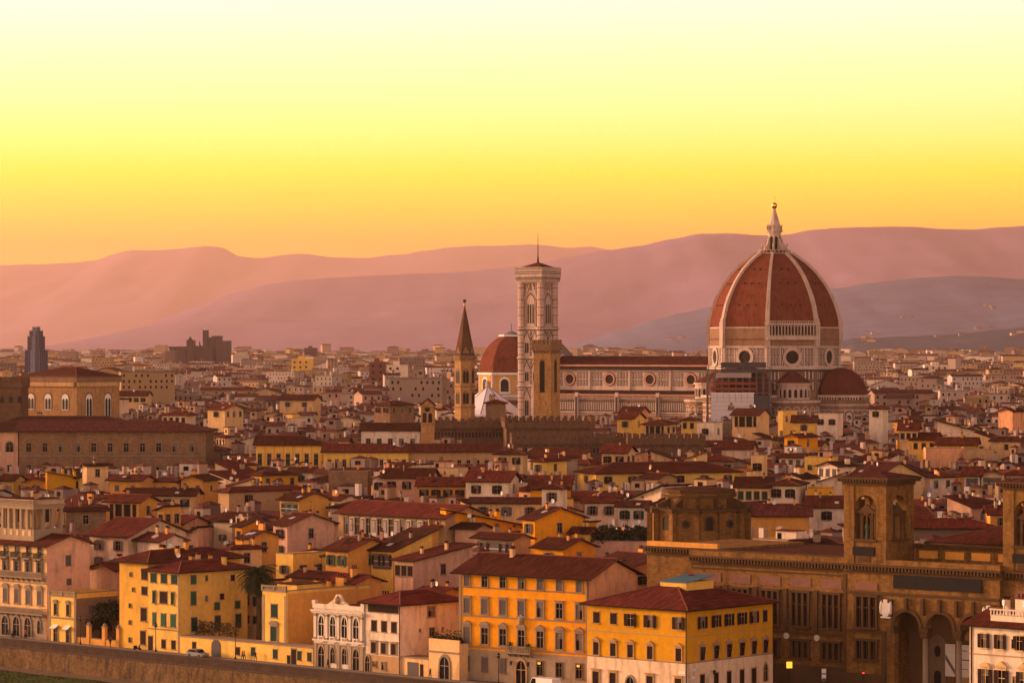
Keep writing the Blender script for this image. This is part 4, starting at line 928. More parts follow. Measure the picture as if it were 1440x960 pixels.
tn = ['tall dark evergreen tree behind the low garden wall beside the ochre house', 'broad dark bush tree behind the left gate post of the low wall', 'dark rounded tree between two gate posts beside the yellow house']
for k, (px, s, h_, r_) in enumerate(((158, 14.5, 7.6, 3.3), (119, 13.5, 4.6, 2.6), (140, 15, 5.2, 2.8))):
    t = on_line(px, s); x, y = WP(t, s); tree('evergreen_tree', tn[k], x, y, h_, r_, seed=k, n=1700, group='dark trees in the walled garden')
t0, t1 = on_line(107.5, 9.8), on_line(167, 9.8)
gw = thing('garden_wall', 'low ochre garden wall with three square posts before dark trees', 'wall', *WP(t0, 9.8), 0, WANG)
MB().box(0, t1 - t0, 0, .35, 0, 1.15, PL['ochre']).box(0, t1 - t0, -.05, .4, 1.15, 1.3, STONE_G).build('wall_body', gw)
for px in (124, 146, 166): u = on_line(px, 9.8) - t0; MB().box(u - .4, u + .4, -.12, .5, 0, 3.4, PL['ochre']).box(u - .5, u + .5, -.2, .58, 3.4, 3.6, STONE_G).lathe([(.3, 3.6), (.35, 3.9), (.02, 4.2)], 8, STONE_G, u, .2).build('post', gw)
# D + E: ochre pair on the corner
P = row_front(168, 208.3); w_ = P[3]
hD = house('tall ochre house with brown shutters set left of the green shuttered corner house', 'house', P[0], P[1], WANG, w_, 22, 15.9, 'hip', 19, 'amber', ov=1.3, wins=[(12.6, 1.5, 1.9, [w_ - 1.0], 'plain', SHB, 'shut'), (9.9, 1.4, 1.4, [w_ - 1.0], 'plain', SHB, 'shut'), (5.2, 1.5, 2.3, [w_ - 1.2], 'plain', SHB, 'shut'), (1.0, 1.3, 2.4, [w_ - 1.4], 'plain', SHB, 'shut'),
    (13.0, .5, .7, [w_ - 4.7], 'plain', None, None), (10.3, .5, .7, [w_ - 4.0], 'plain', None, None), (7.4, .5, .7, [w_ - 4.9], 'plain', None, None), (4.4, .5, .7, [w_ - 4.9], 'plain', None, None), (1.2, .6, .8, [w_ - 4.9], 'plain', None, None)], chim=4, dishes=1, ants=1, seed=4)
P = row_front(208.6, 252); w_ = P[3]; d = vx(P, 348)
SG = SHG
hE = house('yellow corner house with bright green shutters beside the palm tree', 'house', P[0], P[1], WANG, w_, d, 14.5, 'hip', 17, 'yellow', ov=.95, fr=PL['grey'],
    wins=[(12.2, 1.5, 1.6, [ux(P, 216), ux(P, 230.5), ux(P, 245)], 'plain', SHD, 'shut'), (8.6, .75, 2.1, [ux(P, 217), ux(P, 243)], 'plain', SG, 'ajar'), (8.6, 1.9, 2.1, [ux(P, 230)], 'plain', SHB, 'shut'), (4.6, .9, 2.2, [ux(P, 217)], 'plain', SG, 'shut'), (4.6, 1.3, 2.2, [ux(P, 230), ux(P, 243.5)], 'plain', SG, 'shut'),
          (.7, 1.0, 1.5, [ux(P, 230), ux(P, 244)], 'plain', SHB, 'shut'), (.1, 1.1, 2.5, [ux(P, 211.7)], 'plain', SHB, 'shut')],
    side=[(12.1, 1.2, 1.5, [vx(P, 272)], 'plain', SG, 'shut'), (12.5, .5, .9, [vx(P, 290)], 'plain', None, None), (12.2, .9, 1.0, [vx(P, 327)], 'plain', SHB, 'shut'), (8.4, 1.2, 2.3, [vx(P, 272)], 'plain', SG, 'shut'), (8.9, .5, .9, [vx(P, 290)], 'plain', None, None), (9.0, .9, 1.0, [vx(P, 312)], 'plain', SHB, 'shut'), (7.2, 1.2, 1.3, [vx(P, 305), vx(P, 334)], 'plain', SG, 'shut'),
          (3.7, 1.3, 2.4, [vx(P, 273), vx(P, 306), vx(P, 335)], 'plain', SHD, 'shut')], chim=5, dishes=1, ants=1, seed=6)
MB().box(w_ - .35, w_ + .03, -.03, -.001, 0, 14.2, STONE_G).build('drain_pipe', hE)
band(hE, w_, 0, 3.9, h=.2, side=False)
# F: low street wall with gate and windows, garden behind
t0, t1 = on_line(252.8, 9.9), on_line(440, 9.9); LW = t1 - t0; PF = (*WP(t0, 9.9), WANG, LW)
low = thing('street_wall', 'long low yellow wall with an arched grey gate along the street', 'wall', PF[0], PF[1], 0, WANG)
MB().box(0, LW, 0, 3.2, 0, 3.05, PL['yellow']).build('wall_body', low); MB().box(0, LW, -.12, 3.3, 3.05, 3.25, STONE_G).build('coping', low)
e = MB(); u = ux(PF, 304); e.extr([(u + x, z) for x, z in arch_pts(0, 2.4, 0, 1.9, 10)], -.06, .01, mat('grey_wooden_gate', (0.10, 0.08, 0.08), .8)); e.build('gate', low)
for px, ww, wh, z, shm in ((273, .9, 1.4, .9, SHB), (334.5, .9, 1.3, .8, SHB), (356, .9, 1.4, .9, SHD), (387, 1.0, 1.5, .8, SHD), (413, 1.1, 2.6, .05, SHB), (421, .9, 1.5, .9, SHD), (435, .9, 1.4, .9, SHD), (406, .7, 1.4, .1, SHB)):
    window(low, ux(PF, px), 0, z, ww, wh, 0, 'plain', shm, None, 'shut')
FOOT.append(rect_pts(PF[0], PF[1], WANG, LW, 16))
tr = thing('pergola', 'tangle of bare brown vines on a frame above the low yellow wall', 'pergola', *WP(on_line(255, 13.4), 13.4), 3.2, WANG)
rr = random.Random(3); e = MB(); e2 = MB()
for k in range(7): e2.box(k * 2.0, k * 2.0 + .08, 0, .08, 0, 2.2, IRON); e2.box(k*2.0, k*2.0 + .06, 0, 2.5, 2.2, 2.26, IRON)
e2.build('frame', tr)
for k in range(330):
    x, z = rr.uniform(0, 13), rr.uniform(.1, 2.3); p = [(x, rr.uniform(0, 2), z)]
    for j in range(3): p.append((p[-1][0] + rr.uniform(-.7, .7), p[-1][1] + rr.uniform(-.3, .3), max(.05, p[-1][2] + rr.uniform(-.4, .4))))
    e.tube(p, .035, BARK, 3)
for k in range(500):
    x, y, z = rr.uniform(0, 13), rr.uniform(0, 2.2), rr.uniform(0, 2.2); q = rr.uniform(.06, .15); e.poly([(x-q, y, z), (x, y+q, z-q), (x+q, y, z), (x, y-q, z+q)], LEAF[1])
e.build('vines', tr)
# palm
PLM = mat('palm_fronds', (0.030, 0.045, 0.018), 0.8, 0.4, 1, 4)
px_, D_ = 363, 571; o = thing('palm_tree', 'tall date palm with a full dark crown behind the low yellow wall', 'palm tree', PX(px_, D_), D_, 0)
zt_ = CZ - (810 - HY) * D_ / F; b = MB(); b.tube([(0, 0, 0), (.15, 0, zt_*.5), (0, 0, zt_)], .42, BARK, 8, .36)
for k in range(26): b.lathe([(.40, k*.42), (.50, k*.42 + .3), (.42, k*.42 + .35)], 8, BARK, .12, 0)
b.build('trunk', o); b = MB(); rr = random.Random(11)
for k in range(110):
    a, el = rr.uniform(0, 6.283), R(rr.uniform(-42, 78)); L_ = rr.uniform(3.3, 4.3); p = Vector((0, 0, zt_)); pts = [p.copy()]; dz = 0
    for j in range(9):
        e_ = el - j * R(11 if el > 0 else 6); p = p + Vector((math.cos(a)*math.cos(e_), math.sin(a)*math.cos(e_), math.sin(e_))) * L_ / 9; pts.append(p.copy())
    b.tube([tuple(q) for q in pts], .045, PLM, 3, .01); sd_ = Vector((-math.sin(a), math.cos(a), 0))
    for j in range(1, 10):
        for sg in (-1, 1):
            for h2 in (0, .5):
                q = pts[j].lerp(pts[j-1], h2); tip = q + sd_ * sg * (.85 - .045*j) + (pts[j] - pts[j-1]) * 1.1 + Vector((0, 0, -.22)); wv = (pts[j] - pts[j-1]) * .24
                b.poly([tuple(q - wv), tuple(q + wv), tuple(tip)], PLM)
b.build('crown', o)
FRT = mat('palm_fruit', (0.35, 0.12, 0.02), .8); b = MB()
for k in range(9): a = k * .7; b.tube([(0, 0, zt_), (.7*math.cos(a), .7*math.sin(a), zt_ + .1), (1.0*math.cos(a), 1.0*math.sin(a), zt_ - .7)], .1, FRT, 4)
b.build('fruit_bunches', o)
# H: small green shuttered front with long ochre wall behind it
P = row_front(369, 402.5, 12.5); w_ = P[3]; d = vx(P, 520)
hH = house('narrow yellow house with green shutters and a grey balustrade beside the palm', 'house', P[0], P[1], WANG, w_, d, 11.3, 'flat', 0, 'yellow', chim=0, fr=STONE_G, wins=[(7.5, 1.5, 2.2, [w_*.5], 'plain', SHD, 'shut'), (3.4, 1.5, 2.5, [w_*.5], 'arcped', SHD, 'shut')], seed=8)
balustrade(hH, -.1, w_ + .1, -.1, 11.9); quoins(hH, w_, 11.3, PL['grey'])
MB().box(w_ + .002, w_ + .06, .4, d, 0, 11.6, PL['ochre']).build('ochre_side_wall', hH)
rr = random.Random(5)
MB().box(.5, w_ - .5, 3, 9, 11.3, 13.0, PL['yellow']).box(.2, w_ - .2, 2.7, 9.3, 13.0, 13.15, TILE).build('roof_room', hH)
for k in range(4): link('chimney', chimney_mesh(k, PL['ochre']), hH, (w_*.5, 10 + 3*k, 12.0))
# I: ornate white building
IV = mat('ivory_stone', (0.66, 0.55, 0.44), 0.7, 0.1, .5, 3, stain=(.3, .22, .16), stain_amt=.4)
P = row_front(441.5, 512.3); w_ = P[3]; bays = [w_ * (.155 + .23 * k) for k in range(4)]
hI = thing('ornate_house', 'ornate white two storey building with four arched windows and a small crest', 'building', P[0], P[1], 0, WANG)
MB().box(0, w_, 0, 12, 0, 10.0, IV).build('wall', hI); FOOT.append(rect_pts(P[0], P[1], WANG, w_, 12, 1))
MB().box(-.1, w_ + .1, -.35, -.001, 4.5, 4.8, IV).box(-.1, w_ + .1, -.5, -.001, 9.2, 9.5, IV).box(-.15, w_ + .15, -.75, -.001, 9.5, 9.75, IV).box(-.1, w_ + .1, -.25, .3, 10.0, 10.75, IV).box(0, w_, -.2, -.001, 3.9, 4.1, STONE_G).build('cornice', hI)
MB().box(.3, w_ - .2, .4, 11.7, 10.02, 10.1, TILE).build('roof', hI)
e = MB()
for k in range(5):
    x = w_ * (.04 + .23 * k); e.box(x - .28, x + .28, -.3, -.001, 4.8, 9.2, IV); e.box(x - .36, x + .36, -.38, -.001, 8.7, 9.0, STONE_G); e.box(x - .36, x + .36, -.38, -.001, 4.8, 5.1, STONE_G); e.box(x - .35, x + .35, -.22, -.001, 0, 3.9, PL['grey'])
e.build('pilasters', hI)
for x in bays: window(hI, x, 0, 5.3, 1.35, 2.85, 0, 'arch', fr=IV)
for k, x in enumerate(bays): window(hI, x, 0, .1 if k in (0, 3) else .9, 1.5 if k in (0, 3) else 1.1, 2.9 if k in (0, 3) else 2.2, 0, 'arch', fr=PL['grey'])
for x in bays: balustrade(hI, x - .7, x + .7, -.2, 4.3, IV)
e = MB(); e.extr([(w_*.28, 10.75), (w_*.72, 10.75), (w_*.6, 11.5), (w_*.54, 12.5), (w_*.46, 12.5), (w_*.40, 11.5)], -.2, .2, IV); e.lathe([(.02, 10.9), (.55, 11.1), (.5, 11.9), (.02, 12.4)], 8, STONE_L, w_*.5, -.25); e.box(w_*.36, w_*.64, -.3, .3, 12.0 - .9, 11.3, IV); e.build('crest', hI)
for x in (.2, w_ - .2): MB().box(x - .4, x + .4, -.3, .4, 10.7, 11.3, IV).build('corner_block', hI)
link('chimney', chimney_mesh(2, PL['peach']), hI, (w_*.75, 8, 10.6)); MB().box(w_*.8, w_*.97, 5, 10, 10.1, 11.8, PL['tan']).build('roof_room', hI)
# J: white house with the hipped roof
P = row_front(514, 562.5); w_ = P[3]; d = vx(P, 645)
hJ = house('white four storey house with brown shutters under a broad hipped roof', 'house', P[0], P[1], WANG, w_, d, 11.8, 'hip', 19, 'white', ov=1.0, fr=PL['grey'],
    wins=[(10.1, 1.15, 1.2, [ux(P, q) for q in (521.5, 528.5, 535.5, 542.5, 549.5, 556.5)], 'plain', SHB, 'shut'), (6.9, 1.15, 1.75, [ux(P, q) for q in (526, 540, 554)], 'plain', SHB, 'shut'), (3.3, 1.15, 1.75, [ux(P, q) for q in (526, 540, 554)], 'lintel', SHB, 'shut'), (1.0, .8, .9, [ux(P, 527)], 'plain', SHB, None), (.6, .9, 1.3, [ux(P, 540)], 'plain', SHB, None), (.05, 1.1, 2.2, [ux(P, 517.5)], 'arch', None, None)],
    side=[(9.2, 1.6, 1.6, [vx(P, 606)], 'plain', SHB, None), (5.9, 1.1, 1.4, [vx(P, 607)], 'plain', SHB, None), (6.8, .3, .5, [vx(P, 590), vx(P, 622)], 'plain', None, None)], chim=0, ants=1, seed=9, base=(2.9, .05))
MB().box(.05, w_, -.05, -.001, 0, 2.9, PL['tan']).build('base', hJ)
MB().box(w_ - .12, w_ + .05, -.12, -.055, 0, 11.5, IRON).build('drain_pipe', hJ)
# K, L: garage wall and terrace with an arched door
P = row_front(563.5, 602.5, 10.2); w_ = P[3]
hK = thing('garage', 'low cream garage wall with a wide grey door beside the white house', 'garage', P[0], P[1], 0, WANG); MB().box(0, w_, 0, 4, 0, 2.9, PL['cream']).box(-.05, w_ + .05, -.1, 4.1, 2.9, 3.1, STONE_G).build('wall', hK)
MB().box(1.6, 4.1, -.06, .01, 0, 2.3, SHS).box(4.5, 5.2, -.06, .01, 0, 2.1, SHB).build('door', hK); MB().box(.3, w_ - .3, .3, 3.7, 3.1, 3.9, mat('wire_fence', (.25, .2, .16))).build('railing', hK) if False else None
P = row_front(603, 646); w_ = P[3]
hL = thing('terrace_house', 'small cream building with one arched door and potted plants on its roof terrace', 'building', P[0], P[1], 0, WANG); MB().box(0, w_, 0, 7, 0, 5.9, PL['cream']).box(-.1, w_ + .1, -.2, -.001, 4.3, 4.55, STONE_G).box(0, w_, 0, .25, 5.9, 6.5, PL['cream']).build('wall', hL); FOOT.append(rect_pts(P[0], P[1], WANG, w_, 8))
window(hL, ux(P, 625.5), 0, .05, 2.1, 3.0, 0, 'arch'); 
e = MB(); rr = random.Random(7)
for k in range(420):
    x, y, z = rr.uniform(.3, w_ - .3), rr.uniform(.4, 1.6), 6.0 + abs(rr.gauss(0, .7)); q = rr.uniform(.1, .28); e.poly([(x-q, y, z), (x, y+q, z-q*.4), (x+q, y, z), (x, y-q, z+q)], LEAF[k % 2])
for k in range(6): e.lathe([(.2, 5.9), (.3, 6.5), (.02, 6.5)], 7, TILE, .8 + k * (w_ - 1.6) / 5, 1.0)
tag(e.build('potted_plants', None, (P[0], P[1], 0), WANG), 'row of potted plants on the small terrace beside the orange palace', 'plants')
# M: the orange palace
PM = (-8.6, 525.0, R(-36), 25.6); w_ = PM[3]; d = 13.5; cols = [ux(PM, q) for q in (657, 682, 707.5, 733.5, 760, 787, 815)]
hM = house('large orange palace of seven bays with grey window frames and a grey ground floor', 'palace', PM[0], PM[1], PM[2], w_, d, 17.6, 'gx', 20, 'orange', ov=1.1, name='palace', chim=1, dishes=0, seed=12)
for i, x in enumerate(cols):
    window(hM, x, 0, 15.25, 1.1, 1.75, 0, 'frame', SHS if i < 7 else SHB, None, 'shut' if i in (0, 4, 5, 6) else None)
    window(hM, x, 0, 10.9, 1.25, 2.35, 0, 'lintel', SHS, None, 'shut' if i < 4 else None)
    window(hM, x, 0, 6.0, 1.3, 2.6, 0, 'arcped' if i % 2 else 'ped', SHS, None, 'shut' if i == 0 else None)
    if i != 3: window(hM, x, -.09, 1.6, 1.15, 2.2, 0, 'plain', SHS, PL['dark'], 'shut' if i in (0, 1, 2) else None)
for z in (15.0, 10.35, 5.35): band(hM, w_, 0, z, h=.22, t=.13, side=False)
MB().box(0, w_, -.09, -.001, 0, 5.0, PL['grey']).build('base', hM); MB().box(w_ + .002, w_ + .05, -.09, d, 0, 17.3, PL['peach']).build('peach_side_wall', hM)
MB().extr([(0, 17.31), (d, 17.31), (d/2, 19.95)], w_ + .002, w_ + .05, PL['peach'], 'x').build('peach_gable', hM)
for x in (0, w_ - .45): MB().box(x, x + .45, -.12, -.001, 5.0, 17.2, STONE_G).build('corner_stones', hM)
balcony(hM, cols[3] - 2.4, cols[3] + 2.4, 5.1, 1.2); window(hM, cols[3], -.1, .1, 1.9, 3.0, 0, 'arch', fr=PL['tan'])
e = MB(); e.lathe([(.02, -.9), (.35, -.6), (.55, 0), (.5, .5), (.02, .6)], 8, STONE_G); e.box(-.25, .25, -.15, .15, .5, 1.0, STONE_G); e.build('coat_of_arms', hM, (cols[3], -.1, 10.1))
PT = mat('potted_palm_leaves', (.05, .075, .02), .8, .4, 1, 4)
for k, sg in enumerate((-1, 1)):
    x, y = PM[0] + (cols[3] + sg * 1.75) * math.cos(PM[2]) - .7 * math.sin(-PM[2]) , PM[1] + (cols[3] + sg * 1.75) * math.sin(PM[2]) - .7 * math.cos(PM[2])
    o = thing('potted_palm', ('left' if sg < 0 else 'right') + ' bushy potted palm on the balcony of the orange palace', 'plant', x, y, 5.12, 0); e = MB(); e.lathe([(.22, 0), (.32, .55), (.02, .55)], 8, TILE); e.build('pot', o); e = MB(); rr = random.Random(k)
    for j in range(44):
        a, el = rr.uniform(0, 6.28), rr.uniform(.2, 1.4); L_ = rr.uniform(.8, 1.5); q = Vector((math.cos(a)*math.cos(el), math.sin(a)*math.cos(el), math.sin(el))) * L_; sv = Vector((-math.sin(a), math.cos(a), 0)) * .09
        e.poly([(0, 0, .55), tuple(q*.6 + sv + Vector((0,0,.55))), tuple(q + Vector((0, 0, .3))), tuple(q*.6 - sv + Vector((0,0,.55)))], PT)
    e.build('fronds', o)
LIT = glow('lit_shop_window', (1.0, 0.5, 0.08), 0.7)
for i in (4, 6): x = cols[i]; MB().box(x - .45, x + .1, -.15, -.125, 3.35, 3.7, LIT).build('lit_fanlight', hM)
for sg in (-1, 1): e = MB(); e.box(-.04, .04, -.5, 0, .5, .56, IRON); e.lathe([(.02, -.1), (.18, .05), (.22, .5), (.02, .7)], 6, IRON, 0, -.5); e.build('wall_lantern', hM, (cols[3] + sg * 1.7, -.1, 3.0))
MB().box(w_ - .1, w_ + .06, -.2, -.13, 0, 17.0, IRON).build('drain_pipe', hM)
# N: mustard corner building
PN = (11.8, 506.0, R(-41), 19.8); w_ = PN[3]; d = 22.0
f5 = [ux(PN, q) for q in (838.8, 862.7, 886.9, 914.6, 954.8)]; s6 = [vx(PN, q) for q in (987, 1006.5, 1024.6, 1042.7, 1059.6, 1075.7)]
hN = house('mustard yellow corner building with dark shutters and a blue glass skylight on its roof', 'building', PN[0], PN[1], PN[2], w_, d, 14.0, 'hip', 17, 'mustard', ov=.9, fr=PL['tan'], chim=1, dishes=0, seed=17, base=(5.0, .07),
    wins=[(10.9, 1.2, 1.7, f5[:2], 'plain', SHB, 'shut'), (10.8, 1.2, 1.85, f5[2:], 'plain', SHB, 'open'), (5.95, 1.1, 1.95, f5, 'ped', SHB, 'shut'), (1.0, 1.25, 2.3, [f5[0], f5[1], f5[3], f5[4]], 'lintel', SHB, 'shut')],
    side=[(10.8, 1.2, 1.8, s6[:5], 'plain', SHB, 'open'), (10.8, 1.1, 1.8, s6[5:], 'plain', SHB, 'shut'), (5.95, 1.15, 2.0, s6, 'ped', SHB, 'ajar'), (1.4, 1.05, 2.3, s6[:5], 'plain', SHB, 'shut'), (1.4, 1.05, 2.3, s6[5:], 'arch', None, None)])
MB().box(0, w_, -.07, -.001, 0, 5.6, PL['pale']).box(w_ + .001, w_ + .07, -.07, d, 0, 5.6, PL['pale']).build('base', hN)
band(hN, w_, d, 5.6, STONE_G, .16, .1); band(hN, w_, d, 9.6, mat('grey_painted_band', (.36, .27, .14)), .14, .05)
window(hN, f5[2], -.07, .1, 1.6, 2.3, 0, 'arch')
MB().box(w_ - .13, w_ + .05, -.16, -.09, 0, 13.6, IRON).build('drain_pipe', hN)
e = MB(); zt_ = 17.2
e.box(w_*.42, w_*.42 + 5.2, d*.36, d*.36 + 7, 14.5, 17.3, PL['yellow']); e.build('roof_room', hN)
e = MB(); x0, y0 = w_*.42 - .2, d*.36 - .2; e.faces([(x0, y0, 17.3), (x0 + 5.6, y0, 17.3), (x0 + 5.6, y0 + 7.4, 18.1), (x0, y0 + 7.4, 18.1), (x0, y0, 17.2), (x0 + 5.6, y0, 17.2), (x0 + 5.6, y0 + 7.4, 18.0), (x0, y0 + 7.4, 18.0)], [(0,1,2,3), (0,4,5,1), (1,5,6,2), (2,6,7,3), (3,7,4,0), (7,6,5,4)], SKYL)
for k in range(1, 6): e.faces([(x0 + k * .93, y0 - .02, 17.33), (x0 + k*.93 + .06, y0 - .02, 17.33), (x0 + k*.93 + .06, y0 + 7.4, 18.15), (x0 + k*.93, y0 + 7.4, 18.15)], [(0,1,2,3)], SHS)
e.build('skylight', hN)
for px, z, ww, wh, tx in ((963, 5.0, 1.0, .55, 0), ):
    u = ux(PN, px) - .4; MB().box(u - .6, u + .6, -.14, -.09, 4.0, 4.45, WHITE).build('street_sign', hN)
MB().box(w_ + .08, w_ + .12, 1.1, 2.1, 4.4, 4.8, WHITE).box(w_ + .08, w_ + .12, 1.2, 1.8, 3.2, 3.6, WHITE).build('wall_sign', hN)
for v in (vx(PN, 1000),): e = MB(); e.box(-.04, .04, -.6, 0, .5, .56, IRON); e.lathe([(.02, -.1), (.2, .05), (.26, .5), (.02, .75)], 6, IRON, 0, -.6); e.build('wall_lantern', hN, (w_ + .05, v, 3.6), R(90))
# O: cream house in the right-hand corner
PO = (62.6, 441.0, R(-42), 16.0); w_ = PO[3]
g_ = lambda q: ux(PO, q)
hO = house('cream house with brown open shutters and a cluttered white roof terrace at the right edge', 'house', PO[0], PO[1], PO[2], w_, 12, 16.3, 'hipx', 15, 'white', ov=.9, chim=0, seed=15, fr=PL['cream'], reg=True,
    wins=[(13.1, .95, 1.9, [g_(1384), g_(1407), g_(1434)], 'plain', SHB, 'open'), (13.3, .55, 1.2, [g_(1425.5)], 'plain', None, None), (8.0, 1.15, 2.2, [g_(1386)], 'arcped', SHB, 'open'), (7.2, 1.15, 3.0, [g_(1409), g_(1440)], 'ped', SHB, 'open'), (8.5, .45, 1.0, [g_(1426.5)], 'plain', None, None), (3.2, 1.15, 2.2, [g_(1386), g_(1409), g_(1436)], 'plain', SHB, 'open')])
band(hO, w_, 0, 12.1, PL['tan'], .16, .1, side=False); band(hO, w_, 0, 6.3, PL['tan'], .2, .1, side=False)
MB().box(.25, .4, -.12, -.02, 0, 15.9, SHB).build('drain_pipe', hO)
TR = (g_(1386), g_(1440))
MB().box(TR[0], w_, 1.2, 10, 16.6, 17.5, PL['white']).build('terrace_base', hO); e = MB()
for k in range(26): u = TR[0] + k * (w_ - TR[0]) / 26; e.box(u, u + .16, 1.1, 1.25, 17.5, 18.2, IV)
e.box(TR[0] - .1, w_, 1.02, 1.3, 18.2, 18.4, IV); e.build('terrace_railing', hO)
MB().box(g_(1428), g_(1428) + 4, 4, 8, 17.5, 21.2, PL['white']).box(g_(1428) - .2, g_(1428) + 4.2, 3.8, 8.2, 21.2, 21.35, TILE).build('roof_room', hO)
for k in range(4): link('chimney', chimney_mesh(k, PL['white']), hO, (TR[0] + 1.1 + 1.3 * k, 3.5 + (k % 2), 18.2))
for k in range(2): link('satellite_dish', dish_mesh(), hO, (TR[0] + 1 + 3.3 * k, 3, 17.6), -.6)
# ================================================================== the library
LX, LY, LA = 52.2, 507.0, R(-40)
lib = thing('library', 'huge brown sandstone library with two square towers and a three arched entrance', 'library', LX, LY, 0, LA)
PL_ = (LX, LY, LA, 36.3)
FOOT.append(rect_pts(LX - 33*math.cos(LA), LY - 33*math.sin(LA), LA, 75, 42, 2))
def cornice_run(mb, x0, x1, y, z, m=LIBTR, dz=1.0, dep=1.0, step=.62):
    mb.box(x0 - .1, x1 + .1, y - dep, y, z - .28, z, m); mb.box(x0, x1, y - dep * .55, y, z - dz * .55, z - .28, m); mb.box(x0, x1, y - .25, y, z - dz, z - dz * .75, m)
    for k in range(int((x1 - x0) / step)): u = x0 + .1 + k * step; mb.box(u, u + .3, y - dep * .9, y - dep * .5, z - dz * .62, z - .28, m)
def triple(root, xc, z0, z1, ww, y=0.0, m=LIBTR, transom=True):
    e = MB(); e.box(xc - ww/2, xc + ww/2, y - .04, y + .02, z0, z1, GLASS)
    for k in range(4): u = xc - ww/2 + k * ww/3; e.box(u - .2, u + .2, y - .4, y, z0, z1, m)
    if transom: e.box(xc - ww/2, xc + ww/2, y - .25, y, z0 + (z1 - z0)*.62, z0 + (z1 - z0)*.67, m)
    for k in range(3):
        u = xc - ww/2 + (k + .5) * ww/3; e.box(u - .05, u + .05, y - .12, y, z0, z1, m)
    e.box(xc - ww/2 - .4, xc + ww/2 + .4, y - .55, y, z1, z1 + .35, m); e.box(xc - ww/2 - .4, xc + ww/2 + .4, y - .6, y, z0 - .35, z0, m)
    return e.build('window', root)
ZL = 20.0
# left wing, set back 1.5 m
b = MB(); b.box(-31, -.01, 1.5, 36, 0, ZL, LIBST); cornice_run(b, -31, 0, 1.5, ZL, dz=1.5); b.box(-31, 0, 1.3, 1.5, 17.9, 18.1, LIBTR); b.box(-31, 0, 1.25, 1.5, 8.3, 8.7, LIBTR); b.box(-31, 0, 1.2, 1.5, 0, 3.4, LIBTR)
b.box(-31, 0, 1.0, 2.0, ZL, ZL + .9, LIBST); b.box(-31, 0, .9, 2.1, ZL + .9, ZL + 1.05, LIBTR)
b.build('left_wing', lib)
pk = mat('pink_plaster_panel', (.20, .10, .075), .9, .2, .5, 2)
nb = 5
for k in range(nb):
    xc = -3.4 - k * 5.9
    triple(lib, xc, 9.6, 14.9, 3.4, 1.5); triple(lib, xc, 4.6, 7.2, 3.4, 1.5, transom=False)
    MB().box(xc - 2.0, xc + 2.0, 1.4, 1.499, 15.8, 17.3, pk).build('frieze_panel', lib)
    MB().box(xc - 3.2, xc - 2.5, 1.15, 1.499, 8.7, 15.4, LIBTR).box(xc - 3.3, xc - 2.4, 1.05, 1.499, 14.7, 15.4, LIBTR).build('pilaster', lib)
RND = mat('pale_roundel', (.55, .5, .45), .8)
for k in (0.5, 1.5): e = MB(); fr = (Vector((-3.4 - k * 5.9 - 2, 1.5)), Vector((1, 0)), Vector((0, -1)), 4); disc(e, fr, 2.3, 7.9, .5, .3, RND, 14); e.build('roundel', lib)
# further block to the left, behind
b = MB(); b.box(-46, -31.3, 9, 34, 0, 20.6, LIBST); cornice_run(b, -46, -31.3, 9, 20.6, dz=1.5); b.box(-46, -31.3, 9, 9.8, 20.6, 21.4, PL['ochre']); b.build('rear_wing', lib)
# pavilion: left tower bay, loggia, right tower bay
b = MB(); b.box(0, 7.9, 0, 36, 0, ZL, LIBST); b.box(7.9, 29.0, 6.5, 36, 0, ZL - .1, LIBST); b.box(28.4, 36.3, .9, 36, 0, ZL, LIBST)
b.box(36.3, 62, 2.4, 36, 0, ZL, LIBST)
zsp, rr_, xa0 = 10.7, 2.32, ux(PL_, 1275)
acs = [xa0 + k * 6.05 for k in range(3)]
b.box(7.9, 28.4, 0, 6.5, 15.4, ZL - .1, LIBST)
def arcade(mb, x0, x1, cs, r, zs_, zt, y0, y1, m):
    """solid wall above a row of round arches with soffits"""
    edges = [x0] + [v for c_ in cs for v in (c_ - r, c_ + r)] + [x1]
    for i in range(0, len(edges), 2):
        a, c_ = edges[i], edges[i+1]
        for y, fl in ((y0, 1), (y1, 0)):
            q = [(a, y, zs_), (c_, y, zs_), (c_, y, zt), (a, y, zt)]; mb.poly(q if fl else q[::-1], m)
        mb.poly([(a, y0, zs_), (a, y1, zs_), (c_, y1, zs_), (c_, y0, zs_)], m)
    n = 14
    for c_ in cs:
        pt = [(c_ + r * math.cos(math.pi * k / n), zs_ + r * math.sin(math.pi * k / n)) for k in range(n + 1)]
        for (xa, za), (xb, zb_) in zip(pt, pt[1:]):
            mb.poly([(xb, y0, zb_), (xa, y0, za), (xa, y0, zt), (xb, y0, zt)], m); mb.poly([(xa, y1, za), (xb, y1, zb_), (xb, y1, zt), (xa, y1, zt)], m)
            mb.poly([(xa, y0, za), (xb, y0, zb_), (xb, y1, zb_), (xa, y1, za)], m)
arcade(b, 7.9, 28.4, acs, rr_, zsp, 15.42, 0, 1.3, LIBST)
b.box(7.9, acs[0] - rr_ - .01, 0, 1.3, 0, zsp, LIBST); b.box(acs[2] + rr_ + .01, 28.4, 0, 1.3, 0, zsp, LIBST)
cornice_run(b, 0, 29.0, 0, ZL + .1, dz=1.4); cornice_run(b, 29.2, 36.3, .9, ZL + .1, dz=1.4); b.box(7.9, 28.4, 0, 1.2, ZL + .1, ZL + .9, LIBST)
b.build('front_pavilion', lib)
e = MB(); e.box(0, 28.4, -.25, -.001, 15.5, 15.9, LIBTR); e.box(0, 7.9, -.35, -.001, 9.4, 9.8, LIBTR); e.box(7.2, 7.9, -.25, -.001, 0, 9.4, LIBTR); e.box(0, .5, -.12, -.001, 0, 18.5, LIBTR); e.box(0, 7.9, -.3, -.001, 0, 3.0, LIBTR)
